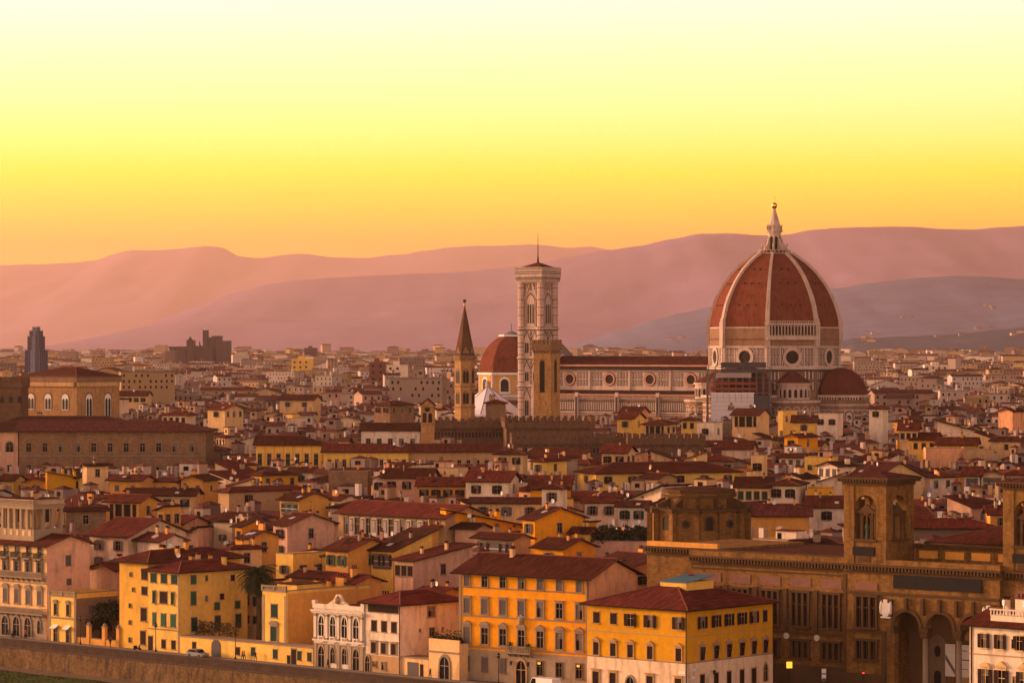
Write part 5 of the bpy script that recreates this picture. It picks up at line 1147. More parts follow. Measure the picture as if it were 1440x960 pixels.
for k in range(5): u = acs[0] + k * 3.025; e.box(u - .25, u + .25, -.45, -.001, 13.3 if k % 2 == 0 else 12.7, 15.2, LIBTR)
e.build('string_course', lib)
for c_ in acs:
    fr = (Vector((0, 0)), Vector((1, 0)), Vector((0, -1)), 30); e = MB(); arch_ring(e, fr, c_, rr_*2, zsp, zsp, .55, .22, LIBTR, 14); e.build('arch_moulding', lib)
for u in (acs[0] + 3.025, acs[1] + 3.025):
    for v in (.65,):
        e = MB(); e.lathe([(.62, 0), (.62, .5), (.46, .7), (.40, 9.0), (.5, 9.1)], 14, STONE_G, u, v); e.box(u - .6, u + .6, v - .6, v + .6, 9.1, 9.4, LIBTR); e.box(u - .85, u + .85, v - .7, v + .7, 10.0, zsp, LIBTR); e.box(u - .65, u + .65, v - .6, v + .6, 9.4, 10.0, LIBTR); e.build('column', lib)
for u in (acs[0] - rr_, acs[2] + rr_): MB().box(u - .55, u + .1, -.3, 1.2, 9.6, zsp, LIBTR).build('impost', lib)
# inside the loggia
MB().box(8, 28.3, 6.3, 6.49, 0, 15, mat('loggia_back_wall', (.16, .09, .05), .9)).build('loggia_wall', lib)
e = MB(); fr = (Vector((0, 6.3)), Vector((1, 0)), Vector((0, -1)), 30); arch_face(e, fr, acs[0] + 1.7, 3.2, 0, 7.6, .12, PL['dark'], 12); arch_face(e, fr, acs[0] + 1.7, 1.2, 0, 3.0, .2, VOID, 8); disc(e, fr, acs[0] + 1.7, 6.6, .55, .2, VOID, 14, sq=1.6); e.build('loggia_doorway', lib)
for u, w2 in ((acs[1] + .3, 2.6), (acs[2] + .6, 2.6)): MB().box(u - w2/2, u + w2/2, 6.15, 6.29, 8.6, 9.9, PL['tan']).build('wall_panel', lib)
MB().box(acs[1] - .2, acs[1] + 2.2, 6.15, 6.29, 0, 2.9, PL['tan']).build('wall_panel', lib)
MB().box(acs[2] - 1.5, acs[2] + 3.0, 6.0, 6.29, 4.9, 6.2, mat('orange_sign_board', (.35, .12, .03), .8)).build('sign_board', lib)
BAN = mat('pale_banner', (.52, .46, .44), .8, .08)
for u, lab in ((acs[1] - .15, 'pale printed banner with a grey diagonal hanging behind the middle entrance arch'), (acs[1] + 2.6, 'pale printed banner with dark lines hanging right of the other banner')):
    x, y = LX + u*math.cos(LA) - 3.2*math.sin(LA), LY + u*math.sin(LA) + 3.2*math.cos(LA)
    o = thing('banner', lab, 'banner', x, y, 0, LA, 'banners in the library entrance'); e = MB(); e.box(-.9, .9, -.04, .04, 3.2, 8.2, BAN)
    if u < acs[1] + 1: e.extr([(-.85, 6.6), (.85, 4.3), (.85, 3.5), (-.85, 5.8)], -.06, -.04, SHS); 
    else: e.box(-.7, .7, -.06, -.04, 5.8, 5.95, SHB); e.box(-.6, .3, -.06, -.04, 7.2, 7.35, SHS); e.box(-.6, .5, -.06, -.04, 4.4, 4.5, SHS)
    e.build('cloth', o); MB().tube([(-1.0, 0, 8.25), (1.0, 0, 8.25)], .05, IRON, 5).build('rod', o)
# dark netting panels, crests
DN = mat('black_netting_panel', (.022, .02, .02), .9, .2, 1, 5)
MB().box(ux(PL_, 1257), ux(PL_, 1381), -.2, -.001, 16.6, 18.8, DN).build('dark_frieze_panel', lib)
CRE = mat('white_relief_stone', (.62, .56, .5), .8, .25, 1, 6)
for xq in (ux(PL_, 1247.5), ux(PL_, 1392)):
    e = MB(); e.box(xq - 1.1, xq + 1.1, -.25, -.001, 11.9, 14.9, LIBTR); e.extr([(xq - .8, 13.0), (xq - .5, 12.3), (xq, 12.0), (xq + .5, 12.3), (xq + .8, 13.0), (xq + .7, 14.2), (xq, 14.4), (xq - .7, 14.2)], -.55, -.25, CRE)
    for sg in (-1, 1): e.lathe([(.02, 12.4), (.25, 12.7), (.3, 13.6), (.22, 14.3), (.02, 14.6)], 7, CRE, xq + sg*.85, -.35)
    e.box(xq - .9, xq + .9, -.5, -.25, 11.9, 12.15, CRE); e.box(xq - .35, xq + .35, -.6, -.25, 14.3, 14.8, CRE); e.build('coat_of_arms', lib)
for z0, z1 in ((10.3, 15.0), (5.3, 8.1)): triple(lib, ux(PL_, 1219), z0, z1, 3.9, 0, transom=z0 > 9); triple(lib, 32.5, z0, z1, 3.9, .9, transom=z0 > 9)
for k in range(4): triple(lib, 40 + 5.9*k, 9.6, 14.9, 3.4, 2.4)
MB().box(ux(PL_, 1219) - 2, ux(PL_, 1219) + 2, -.12, -.001, 16.1, 17.2, pk).build('frieze_panel', lib); MB().box(30.5, 34.5, .75, .899, 16.1, 17.2, pk).build('frieze_panel', lib)
# towers
BRZ = mat('green_bronze_statue', (.05, .07, .045), .6)
def lib_tower(u0, v0, name='tower'):
    s_ = 7.9; zt, zb_ = 32.6, ZL + .1; e = MB()
    for x in (0, s_ - 1.9):
        for y in (0, s_ - 1.9): e.box(x, x + 1.9, y, y + 1.9, zb_, zt, LIBST)
    z_sill, zs2, r = 24.0, 28.9, 1.95
    for y0, y1 in ((.15, 1.0), (s_ - 1.0, s_ - .15)):
        e.box(1.9, s_ - 1.9, y0, y1, zb_, z_sill, LIBST); arcade(e, 1.9, s_ - 1.9, [s_/2], r, zs2, zt, y0, y1, LIBST)
    b2 = MB()
    for x0, x1 in ((.15, 1.0), (s_ - 1.0, s_ - .15)):
        e.box(x0, x1, 1.9, s_ - 1.9, zb_, z_sill, LIBST)
        tmp = MB(); arcade(tmp, 1.9, s_ - 1.9, [s_/2], r, zs2, zt, x0, x1, LIBST); tmp.v = [(p[1], p[0], p[2]) for p in tmp.v]; tmp.f = [f[::-1] for f in tmp.f]; e.faces(tmp.v, tmp.f, LIBST)
    e.box(.2, s_ - .2, .2, s_ - .2, zb_, z_sill - .1, LIBST)
    t = e.build(name, lib, (u0, v0, 0))
    e = MB(); o_ = .95
    e.box(-o_, s_ + o_, -o_, s_ + o_, zt + .75, zt + 1.05, LIBTR); e.box(-.55, s_ + .55, -.55, s_ + .55, zt + .3, zt + .75, LIBTR); e.box(-.2, s_ + .2, -.2, s_ + .2, zt - .2, zt + .3, LIBTR)
    for k in range(17):
        u = -.7 + k * (s_ + 1.1) / 16
        for a in ((u, u + .3, -.85, -.5), (u, u + .3, s_ + .5, s_ + .85), (-.85, -.5, u, u + .3), (s_ + .5, s_ + .85, u, u + .3)): e.box(a[0], a[1], a[2], a[3], zt + .35, zt + .75, LIBTR)
    e.faces([(-o_, -o_, zt + 1.05), (s_ + o_, -o_, zt + 1.05), (s_ + o_, s_ + o_, zt + 1.05), (-o_, s_ + o_, zt + 1.05), (s_/2, s_/2, zt + 2.0)], [(0,1,4),(1,2,4),(2,3,4),(3,0,4)], TILE2)
    e.build('cornice', t)
    for side in range(4):        # screens with small pediment, posts and a niche in each opening
        e = MB(); y = .45
        e.box(s_/2 - 2.0, s_/2 + 2.0, y - .1, y + .3, 28.0, 28.4, LIBTR); e.extr([(s_/2 - 1.4, 28.4), (s_/2 + 1.4, 28.4), (s_/2, 29.5)], y - .1, y + .3, LIBTR)
        for x in (-1.9, -1.05, 1.05, 1.9): e.box(s_/2 + x - .16, s_/2 + x + .16, y - .05, y + .25, z_sill, 28.0, LIBTR)
        fr = (Vector((0, y + .05)), Vector((1, 0)), Vector((0, -1)), 8); arch_ring(e, fr, s_/2, 1.5, z_sill, 27.0, .2, .12, LIBTR, 8)
        e.box(s_/2 - 2.3, s_/2 + 2.3, -.3, .15, z_sill - .35, z_sill, LIBTR)
        if side == 1: e.box(s_/2 - .75, s_/2 + .75, y + .1, y + .25, z_sill, 27.5, LIBST)
        o = e.build('window_screen', t); a = R(90) * side; o.rotation_euler = (0, 0, a); o.location = [(0,0,0), (s_,0,0), (s_,s_,0), (0,s_,0)][side]
    MB().box(1.7, s_ - 2.2, -.12, .149, 21.4, 22.8, DN).build('dark_panel', t); MB().box(s_*.32, s_*.62, .08, .149, 20.3, 21.2, LIBTR).build('panel', t)
    return t
lib_tower(0, 0); lib_tower(28.4, .9)
def figure(mb, m, h=2.4):
    mb.lathe([(.34, 0), (.36, .15*h), (.26, .45*h), (.33, .62*h), (.36, .78*h), (.14, .84*h), (.1, .87*h), (.15, .92*h), (.13, .98*h), (.02, h)], 10, m)
    mb.tube([(.3, 0, .78*h), (.5, -.15, .6*h), (.3, -.35, .55*h)], .09, m, 5); mb.tube([(-.3, 0, .78*h), (-.48, -.1, .58*h), (-.45, -.1, .42*h)], .09, m, 5)
for k, (u, v, lab) in enumerate(((3.95, .75, 'green bronze robed statue in the front opening of the left library tower'), (28.4 + 3.95, 1.65, 'green bronze robed statue in the front opening of the right library tower'))):
    x, y = LX + u*math.cos(LA) - v*math.sin(LA), LY + u*math.sin(LA) + v*math.cos(LA); b = MB(); figure(b, BRZ, 2.9); tag(b.build('statue', None, (x, y, 24.0), LA), lab, 'statue', 'bronze statues in the library towers')
# roof structures behind: attic, red roofs, tribune
e = MB(); e.box(8.5, 28.4, 7.5, 20, ZL, 22.9, LIBST); cornice_run(e, 8.5, 28.4, 7.5, 23.2, dz=.8, dep=.6)
for k in range(4): e.box(9.2 + k*4.8, 12.6 + k*4.8, 7.4, 7.499, 20.9, 22.1, PL['ochre'])
e.build('attic', lib)
b, _z = roof_mb(24, 16, 23.2, 'hip', 15, .6); b.build('attic_roof', lib, (7, 14, 0)); MB().box(7, 31, 14, 30, 20, 23.1, LIBST).build('attic_block', lib)
MB().box(.5, 36, 1.0, 35.5, ZL + .02, ZL + .2, TILE).box(-30.8, 0, 2.2, 35.5, ZL + .02, ZL + .2, TILE).build('flat_roof', lib)
u_, v_ = -26.0, 28.0
tx, ty = PX(983, 578), 578.0
tb = thing('stone_tribune', 'round two tiered stone tribune with scrolls and small round windows behind the library wing', 'building', tx, ty, 0, R(-20)); FOOT.append([(tx + 12*math.cos(k), ty + 12*math.sin(k)) for k in (0, 1.05, 2.1, 3.14, 4.19, 5.24)])
e = MB(); zq = lambda y: CZ - (y - HY) * 572 / F
po = octa(8.3, 0, 0, 12); e.prism(po, 0, zq(716), LIBST); e.prism(octa(8.7, 0, 0, 12), zq(719), zq(716) + .1, LIBTR); F12 = face_frames(po)
for i, fr in enumerate(F12):
    slab(e, fr, fr[3] - .5, fr[3] + .5, 16, zq(720), .9, LIBST); slab(e, fr, fr[3] - .7, fr[3] + .7, zq(721), zq(715), 1.3, LIBTR)
    if i % 2: arch_face(e, fr, fr[3]/2, 1.2, zq(745), zq(731), .1, VOID, 8); arch_ring(e, fr, fr[3]/2, 1.2, zq(745), zq(731), .3, .2, LIBTR, 8)
    else: disc(e, fr, fr[3]/2, zq(736), .8, .12, LIBTR, 14); disc(e, fr, fr[3]/2, zq(736), .5, .2, VOID, 12)
e.build('lower_drum', tb)
e = MB(); e.prism(octa(6.1, 0, 0, 12), zq(716), zq(694), LIBST); e.prism(octa(6.7, 0, 0, 12), zq(700), zq(697), LIBTR); e.prism(octa(6.5, 0, 0, 12), zq(694), zq(689), LIBTR)
for i in range(12):
    a = math.pi/12 + i * math.pi/6; c_, s2 = math.cos(a), math.sin(a); pr = [(8.4, zq(714)), (8.6, zq(709)), (7.7, zq(707)), (6.9, zq(704)), (6.0, zq(701)), (6.0, zq(714))]; n_ = len(pr)
    P0 = [(r_*c_ - w2*s2, r_*s2 + w2*c_, z) for w2 in (-.35, .35) for r_, z in pr]; e.faces(P0, [((j+1) % n_, j, n_ + j, n_ + (j+1) % n_) for j in range(n_)], LIBTR); e.poly(P0[:n_], LIBTR); e.poly(P0[n_:][::-1], LIBTR)
e.build('upper_drum', tb); e = MB(); e.lathe([(6.3, zq(689)), (3, zq(686)), (.02, zq(685))], 12, TILE2); e.build('roof', tb)
# ================================================================== towers and palaces in the middle of the town
def merlons(mb, x0, x1, y0, y1, z, w_=1.1, gap=.9, h=1.5, m=None, swallow=False):
    m = m or STONE; L_ = x1 - x0; n = int((L_ + gap) / (w_ + gap)); st = (L_ - w_) / max(1, n - 1)
    for k in range(n): mb.box(x0 + k*st, x0 + k*st + w_, y0, y1, z, z + h, m)
def crenellate(mb, w_, d, z, m, t=.6, ov=0, mw=1.1, gap=.9, h=1.5):
    merlons(mb, -ov, w_ + ov, -ov, -ov + t, z, mw, gap, h, m); merlons(mb, -ov, w_ + ov, d + ov - t, d + ov, z, mw, gap, h, m)
    tmp = MB(); merlons(tmp, -ov + t, d + ov - t, -ov, -ov + t, z, mw, gap, h, m); merlons(tmp, -ov + t, d + ov - t, w_ + ov - t, w_ + ov, z, mw, gap, h, m)
    tmp.v = [(p[1], p[0], p[2]) for p in tmp.v]; tmp.f = [f[::-1] for f in tmp.f]; mb.faces(tmp.v, tmp.f, m)
def corbels(mb, w_, d, z, m, ov=.6, h=1.0, st=1.0):
    for k in range(int(w_ / st)): mb.extr([(-ov, z), (0, z - h), (0, z)], k*st + .2, k*st + .55, m, 'x')
    n = int(d / st)
    for k in range(n): mb.extr([(w_, z - h), (w_ + ov, z), (w_, z)], k*st + .2, k*st + .55, m, 'y')
# Bargello tower
D_ = 1050; x0 = PX(750.5, D_); xc = PX(775, D_); zt = CZ - (478 - HY)*D_/F
a = R(-24); w_ = 6.1
o = thing('palace_tower', 'square brown stone tower with battlements standing before the marble bell tower', 'tower', PX(750.5, D_), D_ + 3, 0, a); d = solve_d(PX(750.5, D_) + w_*math.cos(a), D_ + 3 + w_*math.sin(a), a, 787.5)
b = MB(); b.box(0, w_, 0, d, 0, zt - 3.4, STONE_L); b.build('shaft', o); FOOT.append(rect_pts(PX(750.5, D_), D_ + 3, a, w_, d))
b = MB(); ov = .45; b.box(-ov, w_ + ov, -ov, d + ov, zt - 3.4, zt - 1.2, STONE); corbels(b, w_, d, zt - 3.4, STONE, ov, 1.1, .7); crenellate(b, w_, d, zt - 1.2, STONE, .5, ov, .8, .65, 1.3); b.build('battlements', o)
fr = (Vector((0, 0)), Vector((1, 0)), Vector((0, -1)), w_); fs = (Vector((w_, 0)), Vector((0, 1)), Vector((1, 0)), d)
for f_, u, ww in ((fr, w_*.5, 1.6), (fs, d*.5, 1.9)):
    e = MB(); arch_face(e, f_, u, ww + .5, zt - 17.2, zt - 7.2, .05, STONE, 10); arch_face(e, f_, u, ww, zt - 17, zt - 7.5, .1, VOID, 10); slab(e, f_, u - ww/2, u + ww/2, zt - 12.2, zt - 11.9, .2, IRON); e.build('belfry_opening', o)
keep(750, 788, 583, D_)
# church spire (hexagonal)
D_ = 1060; xs_ = PX(653.5, D_); zz = lambda y: CZ - (y - HY) * D_ / F
o = thing('church_spire', 'slim hexagonal stone church tower with a tall pointed red spire', 'church tower', xs_, D_, 0, R(8)); hx = lambda r: octa(r, 0, 0, 6, R(0)); r_ = 3.35; FOOT.append([(xs_ + 5*math.cos(k), D_ + 5*math.sin(k)) for k in (0, 1.57, 3.14, 4.71)])
b = MB(); b.prism(hx(r_), 0, zz(505), STONE_L)
for y in (590, 572, 543, 505): b.prism(hx(r_ + .25), zz(y) - .3, zz(y) + .2, STONE)
b.build('shaft', o)
for f_ in face_frames(hx(r_)):
    for y0, y1 in ((568, 551), (539, 520)):
        e = MB(); arch_face(e, f_, f_[3]/2, 2.3, zz(y0), zz(y1) - .6, .05, STONE, 8)
        for k in (-.5, .5): arch_face(e, f_, f_[3]/2 + k, .8, zz(y0) + .2, zz(y1) - 1.0, .1, VOID, 6, True)
        e.build('window', o)
b = MB(); b.prism(hx(r_ + .6), zz(505), zz(500), STONE); b.build('cornice', o)
SPT = mat('brown_spire_tiles', (.10, .050, .032), .9, .3); b = MB(); b.prism(hx(r_ + .05), zz(500), zz(500) + .4, SPT); b.prism(hx(r_ - .1), zz(500) + .4, zz(432), SPT, z1f=hx(.25)); b.build('spire', o)
e = MB()
for f_ in face_frames(hx(r_)): p = f_[0] + f_[1]*f_[3]/2; e.extr([(-.8, zz(500)), (.8, zz(500)), (0, zz(490))], -.05, .05, STONE) if False else e.faces([(f_[0].x*.95, f_[0].y*.95, zz(500)), ((f_[0]+f_[1]*f_[3]).x*.95, (f_[0]+f_[1]*f_[3]).y*.95, zz(500)), (p.x*.93, p.y*.93, zz(487)), (p.x*.5, p.y*.5, zz(489))], [(0,1,2), (1,3,2), (3,0,2)], STONE)
e.build('gablets', o); MB().tube([(0,0,zz(434)), (0,0,zz(424))], .12, IRON, 5).lathe([(.02, zz(431)), (.4, zz(430)), (.4, zz(428)), (.02, zz(427))], 8, GOLD).box(-.5, .5, -.05, .05, zz(425), zz(425) + .9, IRON).build('weather_vane', o)
keep(638, 670, 588, D_)
# battlemented palace walls below the towers
def cren_palace(label, xL, xR, yT, yB, D_, ang, h2=1.5, dd=26, wall=STONE_D, arches=False, reg=True, rz_d=None):
    rz = R(ang); x, y = PX(xL, D_), D_; w_ = solve_w(x, y, rz, xR); zt = CZ - (yT - HY)*D_/F
    o = thing('battlemented_palace', label, 'palace', x, y, 0, rz, None); b = MB(); b.box(0, w_, 0, dd, 0, zt - h2 - 1.8, wall); b.build('wall', o)
    b = MB(); b.box(-.5, w_ + .5, -.5, dd + .5, zt - h2 - 1.8, zt - h2, wall); corbels(b, w_, dd, zt - h2 - 1.8, wall, .5, .9, 1.0); crenellate(b, w_, dd, zt - h2, wall, .6, .5, 1.15, 1.0, h2); b.build('battlements', o)
    MB().box(.3, w_ - .3, .5, dd - .5, zt - h2, zt - h2 + .05, TILE2).build('roof', o)
    if arches:
        e = MB(); n = int(w_ / 1.1)
        for k in range(n): arch_face(e, (Vector((0, 0)), Vector((1, 0)), Vector((0, -1)), w_), .6 + k*1.1, .6, zt - h2 - 4.6, zt - h2 - 3.2, .08, VOID, 4)
        e.build('arcade', o)
    FOOT.append(rect_pts(x, y, rz, w_, dd, 1)); keep(xL, xR, yB, D_); return o
cren_palace('long brown battlemented palace wall standing in front of the two towers', 600, 710, 588, 622, 1036, 2, arches=True)
cren_palace('dark brown battlemented palace block beside the tall brown tower', 712, 834, 587, 612, 1012, 3)
cren_palace('lower battlemented wall running right below the brown palace towards the cathedral', 722, 884, 609, 634, 985, 4, dd=8, arches=True)
cren_palace('dark far battlemented wall beside the white octagonal house', 885, 990, 610, 633, 975, 2, dd=8)
hb = house('small brown stone turret house on the battlemented palace with its own chimney', 'house', PX(683, 1060), 1060, R(0), 6.6, 7, CZ - (566 - HY)*1060/F, 'hip', 15, STONE, name='turret', chim=1, wins=[]); keep(683, 712, 590, 1055)
# baptistery
D_ = 1430; o = thing('baptistery', 'low octagonal baptistery with a white marble pyramid roof behind the church spire', 'baptistery', PX(686, D_), D_, 0, CA); zz = lambda y: CZ - (y - HY)*D_/F
b = MB(); b.prism(octa(16.5), 0, zz(584), MARB)
for f_ in face_frames(octa(16.5)): panels(b, f_, .8, f_[3] - .8, zz(584) - 6, zz(584) - .5, 5, 2)
b.build('wall', o); WR = mat('white_marble_roof', (.80, .75, .78), .6, .08, .3, 2)
b = MB(); b.prism(octa(17.0), zz(584), zz(581), WR); b.prism(octa(16.6), zz(581), zz(545), WR, z1f=octa(1.2)); b.build('roof', o)
for i in range(8): a = math.pi/8 + math.pi/4*i; MB().tube([(16.6*math.cos(a), 16.6*math.sin(a), zz(581)), (1.2*math.cos(a), 1.2*math.sin(a), zz(545))], .18, MARG, 4).build('roof_rib', o)
b = MB(); b.prism(octa(1.1), zz(545), zz(538), MARB); b.prism(octa(1.3), zz(538), zz(534), MARB, z1f=octa(.1)); b.lathe([(.02, zz(534)), (.35, zz(533)), (.02, zz(531))], 8, GOLD); b.build('lantern', o); keep(662, 728, 582, D_)
FOOT.append([(PX(686, D_) + 20*math.cos(k), D_ + 20*math.sin(k)) for k in (0, 1.05, 2.1, 3.14, 4.19, 5.24)])
# chapel dome behind
D_ = 1760; o = thing('chapel_dome', 'second smaller red dome with a cream drum of arched windows left of the bell tower', 'church', PX(719, D_), D_, 0, R(-12)); zz = lambda y: CZ - (y - HY)*D_/F; Rr = 18.2
b = MB(); b.prism(octa(Rr), 0, zz(525), MARB); b.prism(octa(Rr + .8), zz(525) - .6, zz(525) + .6, WHITE); b.prism(octa(Rr + .5), zz(557), zz(555), WHITE)
for f_ in face_frames(octa(Rr)):
    slab(b, f_, 1.4, f_[3] - 1.4, zz(553), zz(528), .2, PL['ochre'])
    arch_face(b, f_, f_[3]/2, 6.0, zz(553), zz(537), .35, WHITE, 10); arch_face(b, f_, f_[3]/2, 4.4, zz(550), zz(538), .45, VOID, 10)
b.build('drum', o); b = MB(); prf = [(Rr*.98*math.cos(R(q)), zz(524) + (zz(470) - zz(524))*math.sin(R(q))) for q in (0, 9, 18, 27, 36, 45, 54, 63, 72)]
for (r0, z0), (r1, z1) in zip(prf, prf[1:]):
    A, B = octa(r0), octa(r1)
    for i in range(8): j = (i+1) % 8; b.poly([(*A[i], z0), (*A[j], z0), (*B[j], z1), (*B[i], z1)], DTILE)
b.poly([(x, y, prf[-1][1]) for x, y in octa(prf[-1][0])], DTILE); b.build('dome', o)
b = MB(); b.prism(octa(7), prf[-1][1] - .2, prf[-1][1] + .8, WHITE); b.prism(octa(4.5), prf[-1][1] + .8, prf[-1][1] + 2.8, LEAD, z1f=octa(1)); b.tube([(0,0,prf[-1][1] + 2), (0,0,prf[-1][1] + 7)], .15, IRON, 4); b.build('lantern', o); keep(672, 728, 556, D_)
# gothic granary church (left)
D_ = 1300; ang = -36; yE = 527; zt = 42.6; xyz = place(28, 108, 168, 528.5, zt, ang, dmax=40); x, y, rz, w_, d, _ = xyz
o = thing('granary_church', 'tall blocky brown church with white gothic windows and a corbelled cornice', 'church', x, y, 0, rz); FOOT.append(rect_pts(x, y, rz, w_, d, 1)); keep(28, 168, 575, 1300)
MB().box(0, w_, 0, d, 0, zt - 4.5, STONE_L).build('wall', o)
b = MB(); b.box(-.7, w_ + .7, -.7, d + .7, zt - 2.6, zt, STONE)
for k in range(int(w_ / .95)): b.box(k*.95, k*.95 + .6, -.65, 0, zt - 4.2, zt - 2.6, WHITE if False else PL['cream'])
for k in range(int(d / .95)): b.box(w_, w_ + .65, k*.95, k*.95 + .6, zt - 4.2, zt - 2.6, PL['cream'])
b.box(-.05, w_ + .05, -.05, d + .05, zt - 4.5, zt - 2.6, STONE); b.build('cornice', o)
b, _z = roof_mb(w_, d, zt, 'hip', 15, .9, TILE); b.build('roof', o)
fr = (Vector((0, 0)), Vector((1, 0)), Vector((0, -1)), w_); fs = (Vector((w_, 0)), Vector((0, 1)), Vector((1, 0)), d)
for f_, us in ((fr, [w_*.2, w_*.5, w_*.8]), (fs, [d*.28, d*.72])):
    for u in us:
        tall = f_ is fs; e = MB(); zb_ = 25 if tall else 29; arch_face(e, f_, u, 4.6, zb_, zt - 8.7, .08, STONE, 8); arch_face(e, f_, u, 3.6, zb_, zt - 9.0, .14, WHITE, 8)
        for k in (-.85, .85): arch_face(e, f_, u + k, 1.25, zb_ + .3, zt - 10, .2, VOID, 6, True)
        e.build('window', o)
D_ = 1270; o = cren_palace('brown battlemented palace fragment with small arched windows at the left edge', -60, 29, 530, 566, D_, -4, 2.2, 14)
for k in range(6): e = MB(); arch_face(e, (Vector((0, 0)), Vector((1, 0)), Vector((0, -1)), 40), 24.9 - 3.5*k, 1.6, 33.0 - .9, 34.8 - .9, .1, VOID, 8); e.build('window', o)
# scaffolded tower far left
D_ = 2260; zz = lambda y: CZ - (y - HY)*D_/F; GN = mat('blue_grey_tarpaulin', (.06, .07, .125), .7, .25, .08, .5); GN2 = mat('pale_tarpaulin', (.17, .19, .27), .7, .2, .1, .6)
o = thing('wrapped_tower', 'tall tower wrapped in stepped blue grey scaffold netting on the left skyline', 'tower', PX(51, D_), D_, 0, R(-20))
for z0, z1, hw, m_ in ((0, zz(520), 6.0, GN), (zz(520), zz(492), 5.8, GN), (zz(492), zz(473), 4.4, GN), (zz(473), zz(465), 3.4, GN), (zz(465), zz(460), 1.9, GN2)):
    e = MB(); e.box(-hw, hw, -hw, hw, z0, z1, m_)
    for k in range(5):
        u = -hw + k*hw/2; e.box(u - .12, u + .12, -hw - .15, -hw, z0, z1 + .6, SCAF); e.box(hw, hw + .15, u - .12, u + .12, z0, z1 + .6, SCAF)
    e.box(-hw*.25, hw*.35, -hw - .1, -hw, z0, z1, GN2); e.build('wrapped_stage', o)
keep(36, 66, 522, 1320)
# angular modern courthouse far away
D_ = 4500; zz = lambda y: CZ - (y - HY)*D_/F; GR = mat('grey_metal_cladding', (.065, .045, .065), .6, .2, .02, .2)
o = thing('courthouse', 'big angular modern courthouse of dark slabs and fins on the plain', 'courthouse', PX(280, D_), D_, 0, R(0))
X = lambda px: (px - 280)*D_/F
blk = [(237, 246, 487, 0), (241, 262, 487, 6), (250, 262, 492, -6), (262, 272, 478, 2), (262, 284, 490, 10), (270, 283, 486, 20), (285, 291, 464, 0), (285, 300, 474, 8), (296, 309, 472, 16), (303, 321, 483, 2), (311, 322, 479, 12), (322, 345, 502, 5), (345, 366, 505, 12), (283, 300, 492, -8)]
for x0_, x1_, y_, dy in blk: MB().box(X(x0_), X(x1_), dy, dy + 30, 0, zz(y_), GR).build('slab_block', o)
e = MB(); e.extr([(X(284), 25), (X(298), 25), (X(290), 40), (X(282), zz(481)), (X(281), zz(479))], -14, -10, GR); e.build('slanted_fin', o)
e = MB(); e.extr([(X(264), zz(478)), (X(270), zz(478)), (X(267), zz(473))], 3, 12, GR); e.build('roof_fin', o); keep(236, 366, 506, 2500)
e = MB(); e.box(X(287), X(288), 5, 8, zz(464), zz(461), WHITE); e.build('mast', o)
# long stone palace (left) and its pale neighbour
hp = house('long brown stone palace with two rows of windows under a broad dark roof', 'palace', PX(27, 1000), 1000.0, R(-1.2), 58, 22, 28.2, 'hipx', 13, STONE, TILE2, 1.6, name='palace', chim=0, reg=True,
    wins=[(21.6, 1.5, 2.7, [3 + 5.05*k for k in range(11)], 'plain', SHB, None), (16.0, 1.5, 1.5, [3 + 5.05*k for k in range(11)], 'plain', SHS, None)]); keep(0, 290, 660, 1000)
MB().box(0, 58, -.3, -.001, 20.2, 20.5, STONE_G).build('string_course', hp)
hp2 = house('pale plastered building with an arched window joined to the long stone palace', 'building', PX(-50, 1001), 1001.5, R(-1.2), 16.6, 20, 28.0, 'gx', 13, 'pink', TILE2, 1.0, chim=1, wins=[(21.5, 2.2, 2.6, [14.0, 6], 'arch', None, None), (15.5, 1.2, 1.9, [14.0, 6], 'plain', SHB, 'shut')]); keep(-40, 27, 660, 1000)
e = house('broad dark roofed block rising behind the long stone palace', 'palace', PX(-20, 1080), 1080, R(-3), 50, 20, 27.5, 'hip', 17, STONE, TILE2, 1.2, name='palace', chim=2, wins=[]); keep(0, 120, 600, 1060)
# long warm yellow gallery buildings
x, y, rz, w_, d, D0 = place(360, 452, 0, 624.5, 25.2, -2.5, d=16)
hg = house('long bright yellow building with seven tall windows under a hipped roof', 'building', x, y, rz, w_, d, 25.2, 'hipx', 20, 'yellow', TILE, 1.0, chim=0, wins=[(19.0, 1.1, 3.3, [w_*(.06 + .143*k) for k in range(7)], 'plain', SHB, None)], name='palace'); keep(360, 452, 650, D0)
for k in range(7): MB().box(w_*(.13 + .143*k), w_*(.13 + .143*k) + .3, -.1, -.001, 17.5, 24.8, PL['ochre']).build('pilaster', hg)
x, y, rz, w_, d, D1 = place(455, 574, 0, 634.5, 24.3, -2.5, d=12)
h2_ = house('long low yellow wing with a row of eleven small windows', 'building', x, y, rz, w_, d, 24.3, 'hipx', 17, 'yellow', TILE, .9, chim=0, name='palace', wins=[(19.6, .95, 2.3, [w_*(.07 + .088*k) for k in range(11)], 'plain', SHB, None)]); keep(455, 574, 651, D1)
x, y, rz, w_, d, D2 = place(574.5, 704, 0, 634.0, 24.3, 3, d=12)
h3_ = house('tan continuation of the long yellow wing with dark windows and a deep eave', 'building', x, y, rz, w_, d, 24.3, 'gx', 17, 'tan', TILE, .9, chim=1, name='palace', wins=[(19.4, 1.0, 2.3, [w_*(.05 + .1*k) for k in range(10)], 'plain', SHB, None)]); keep(574, 704, 646, D2)
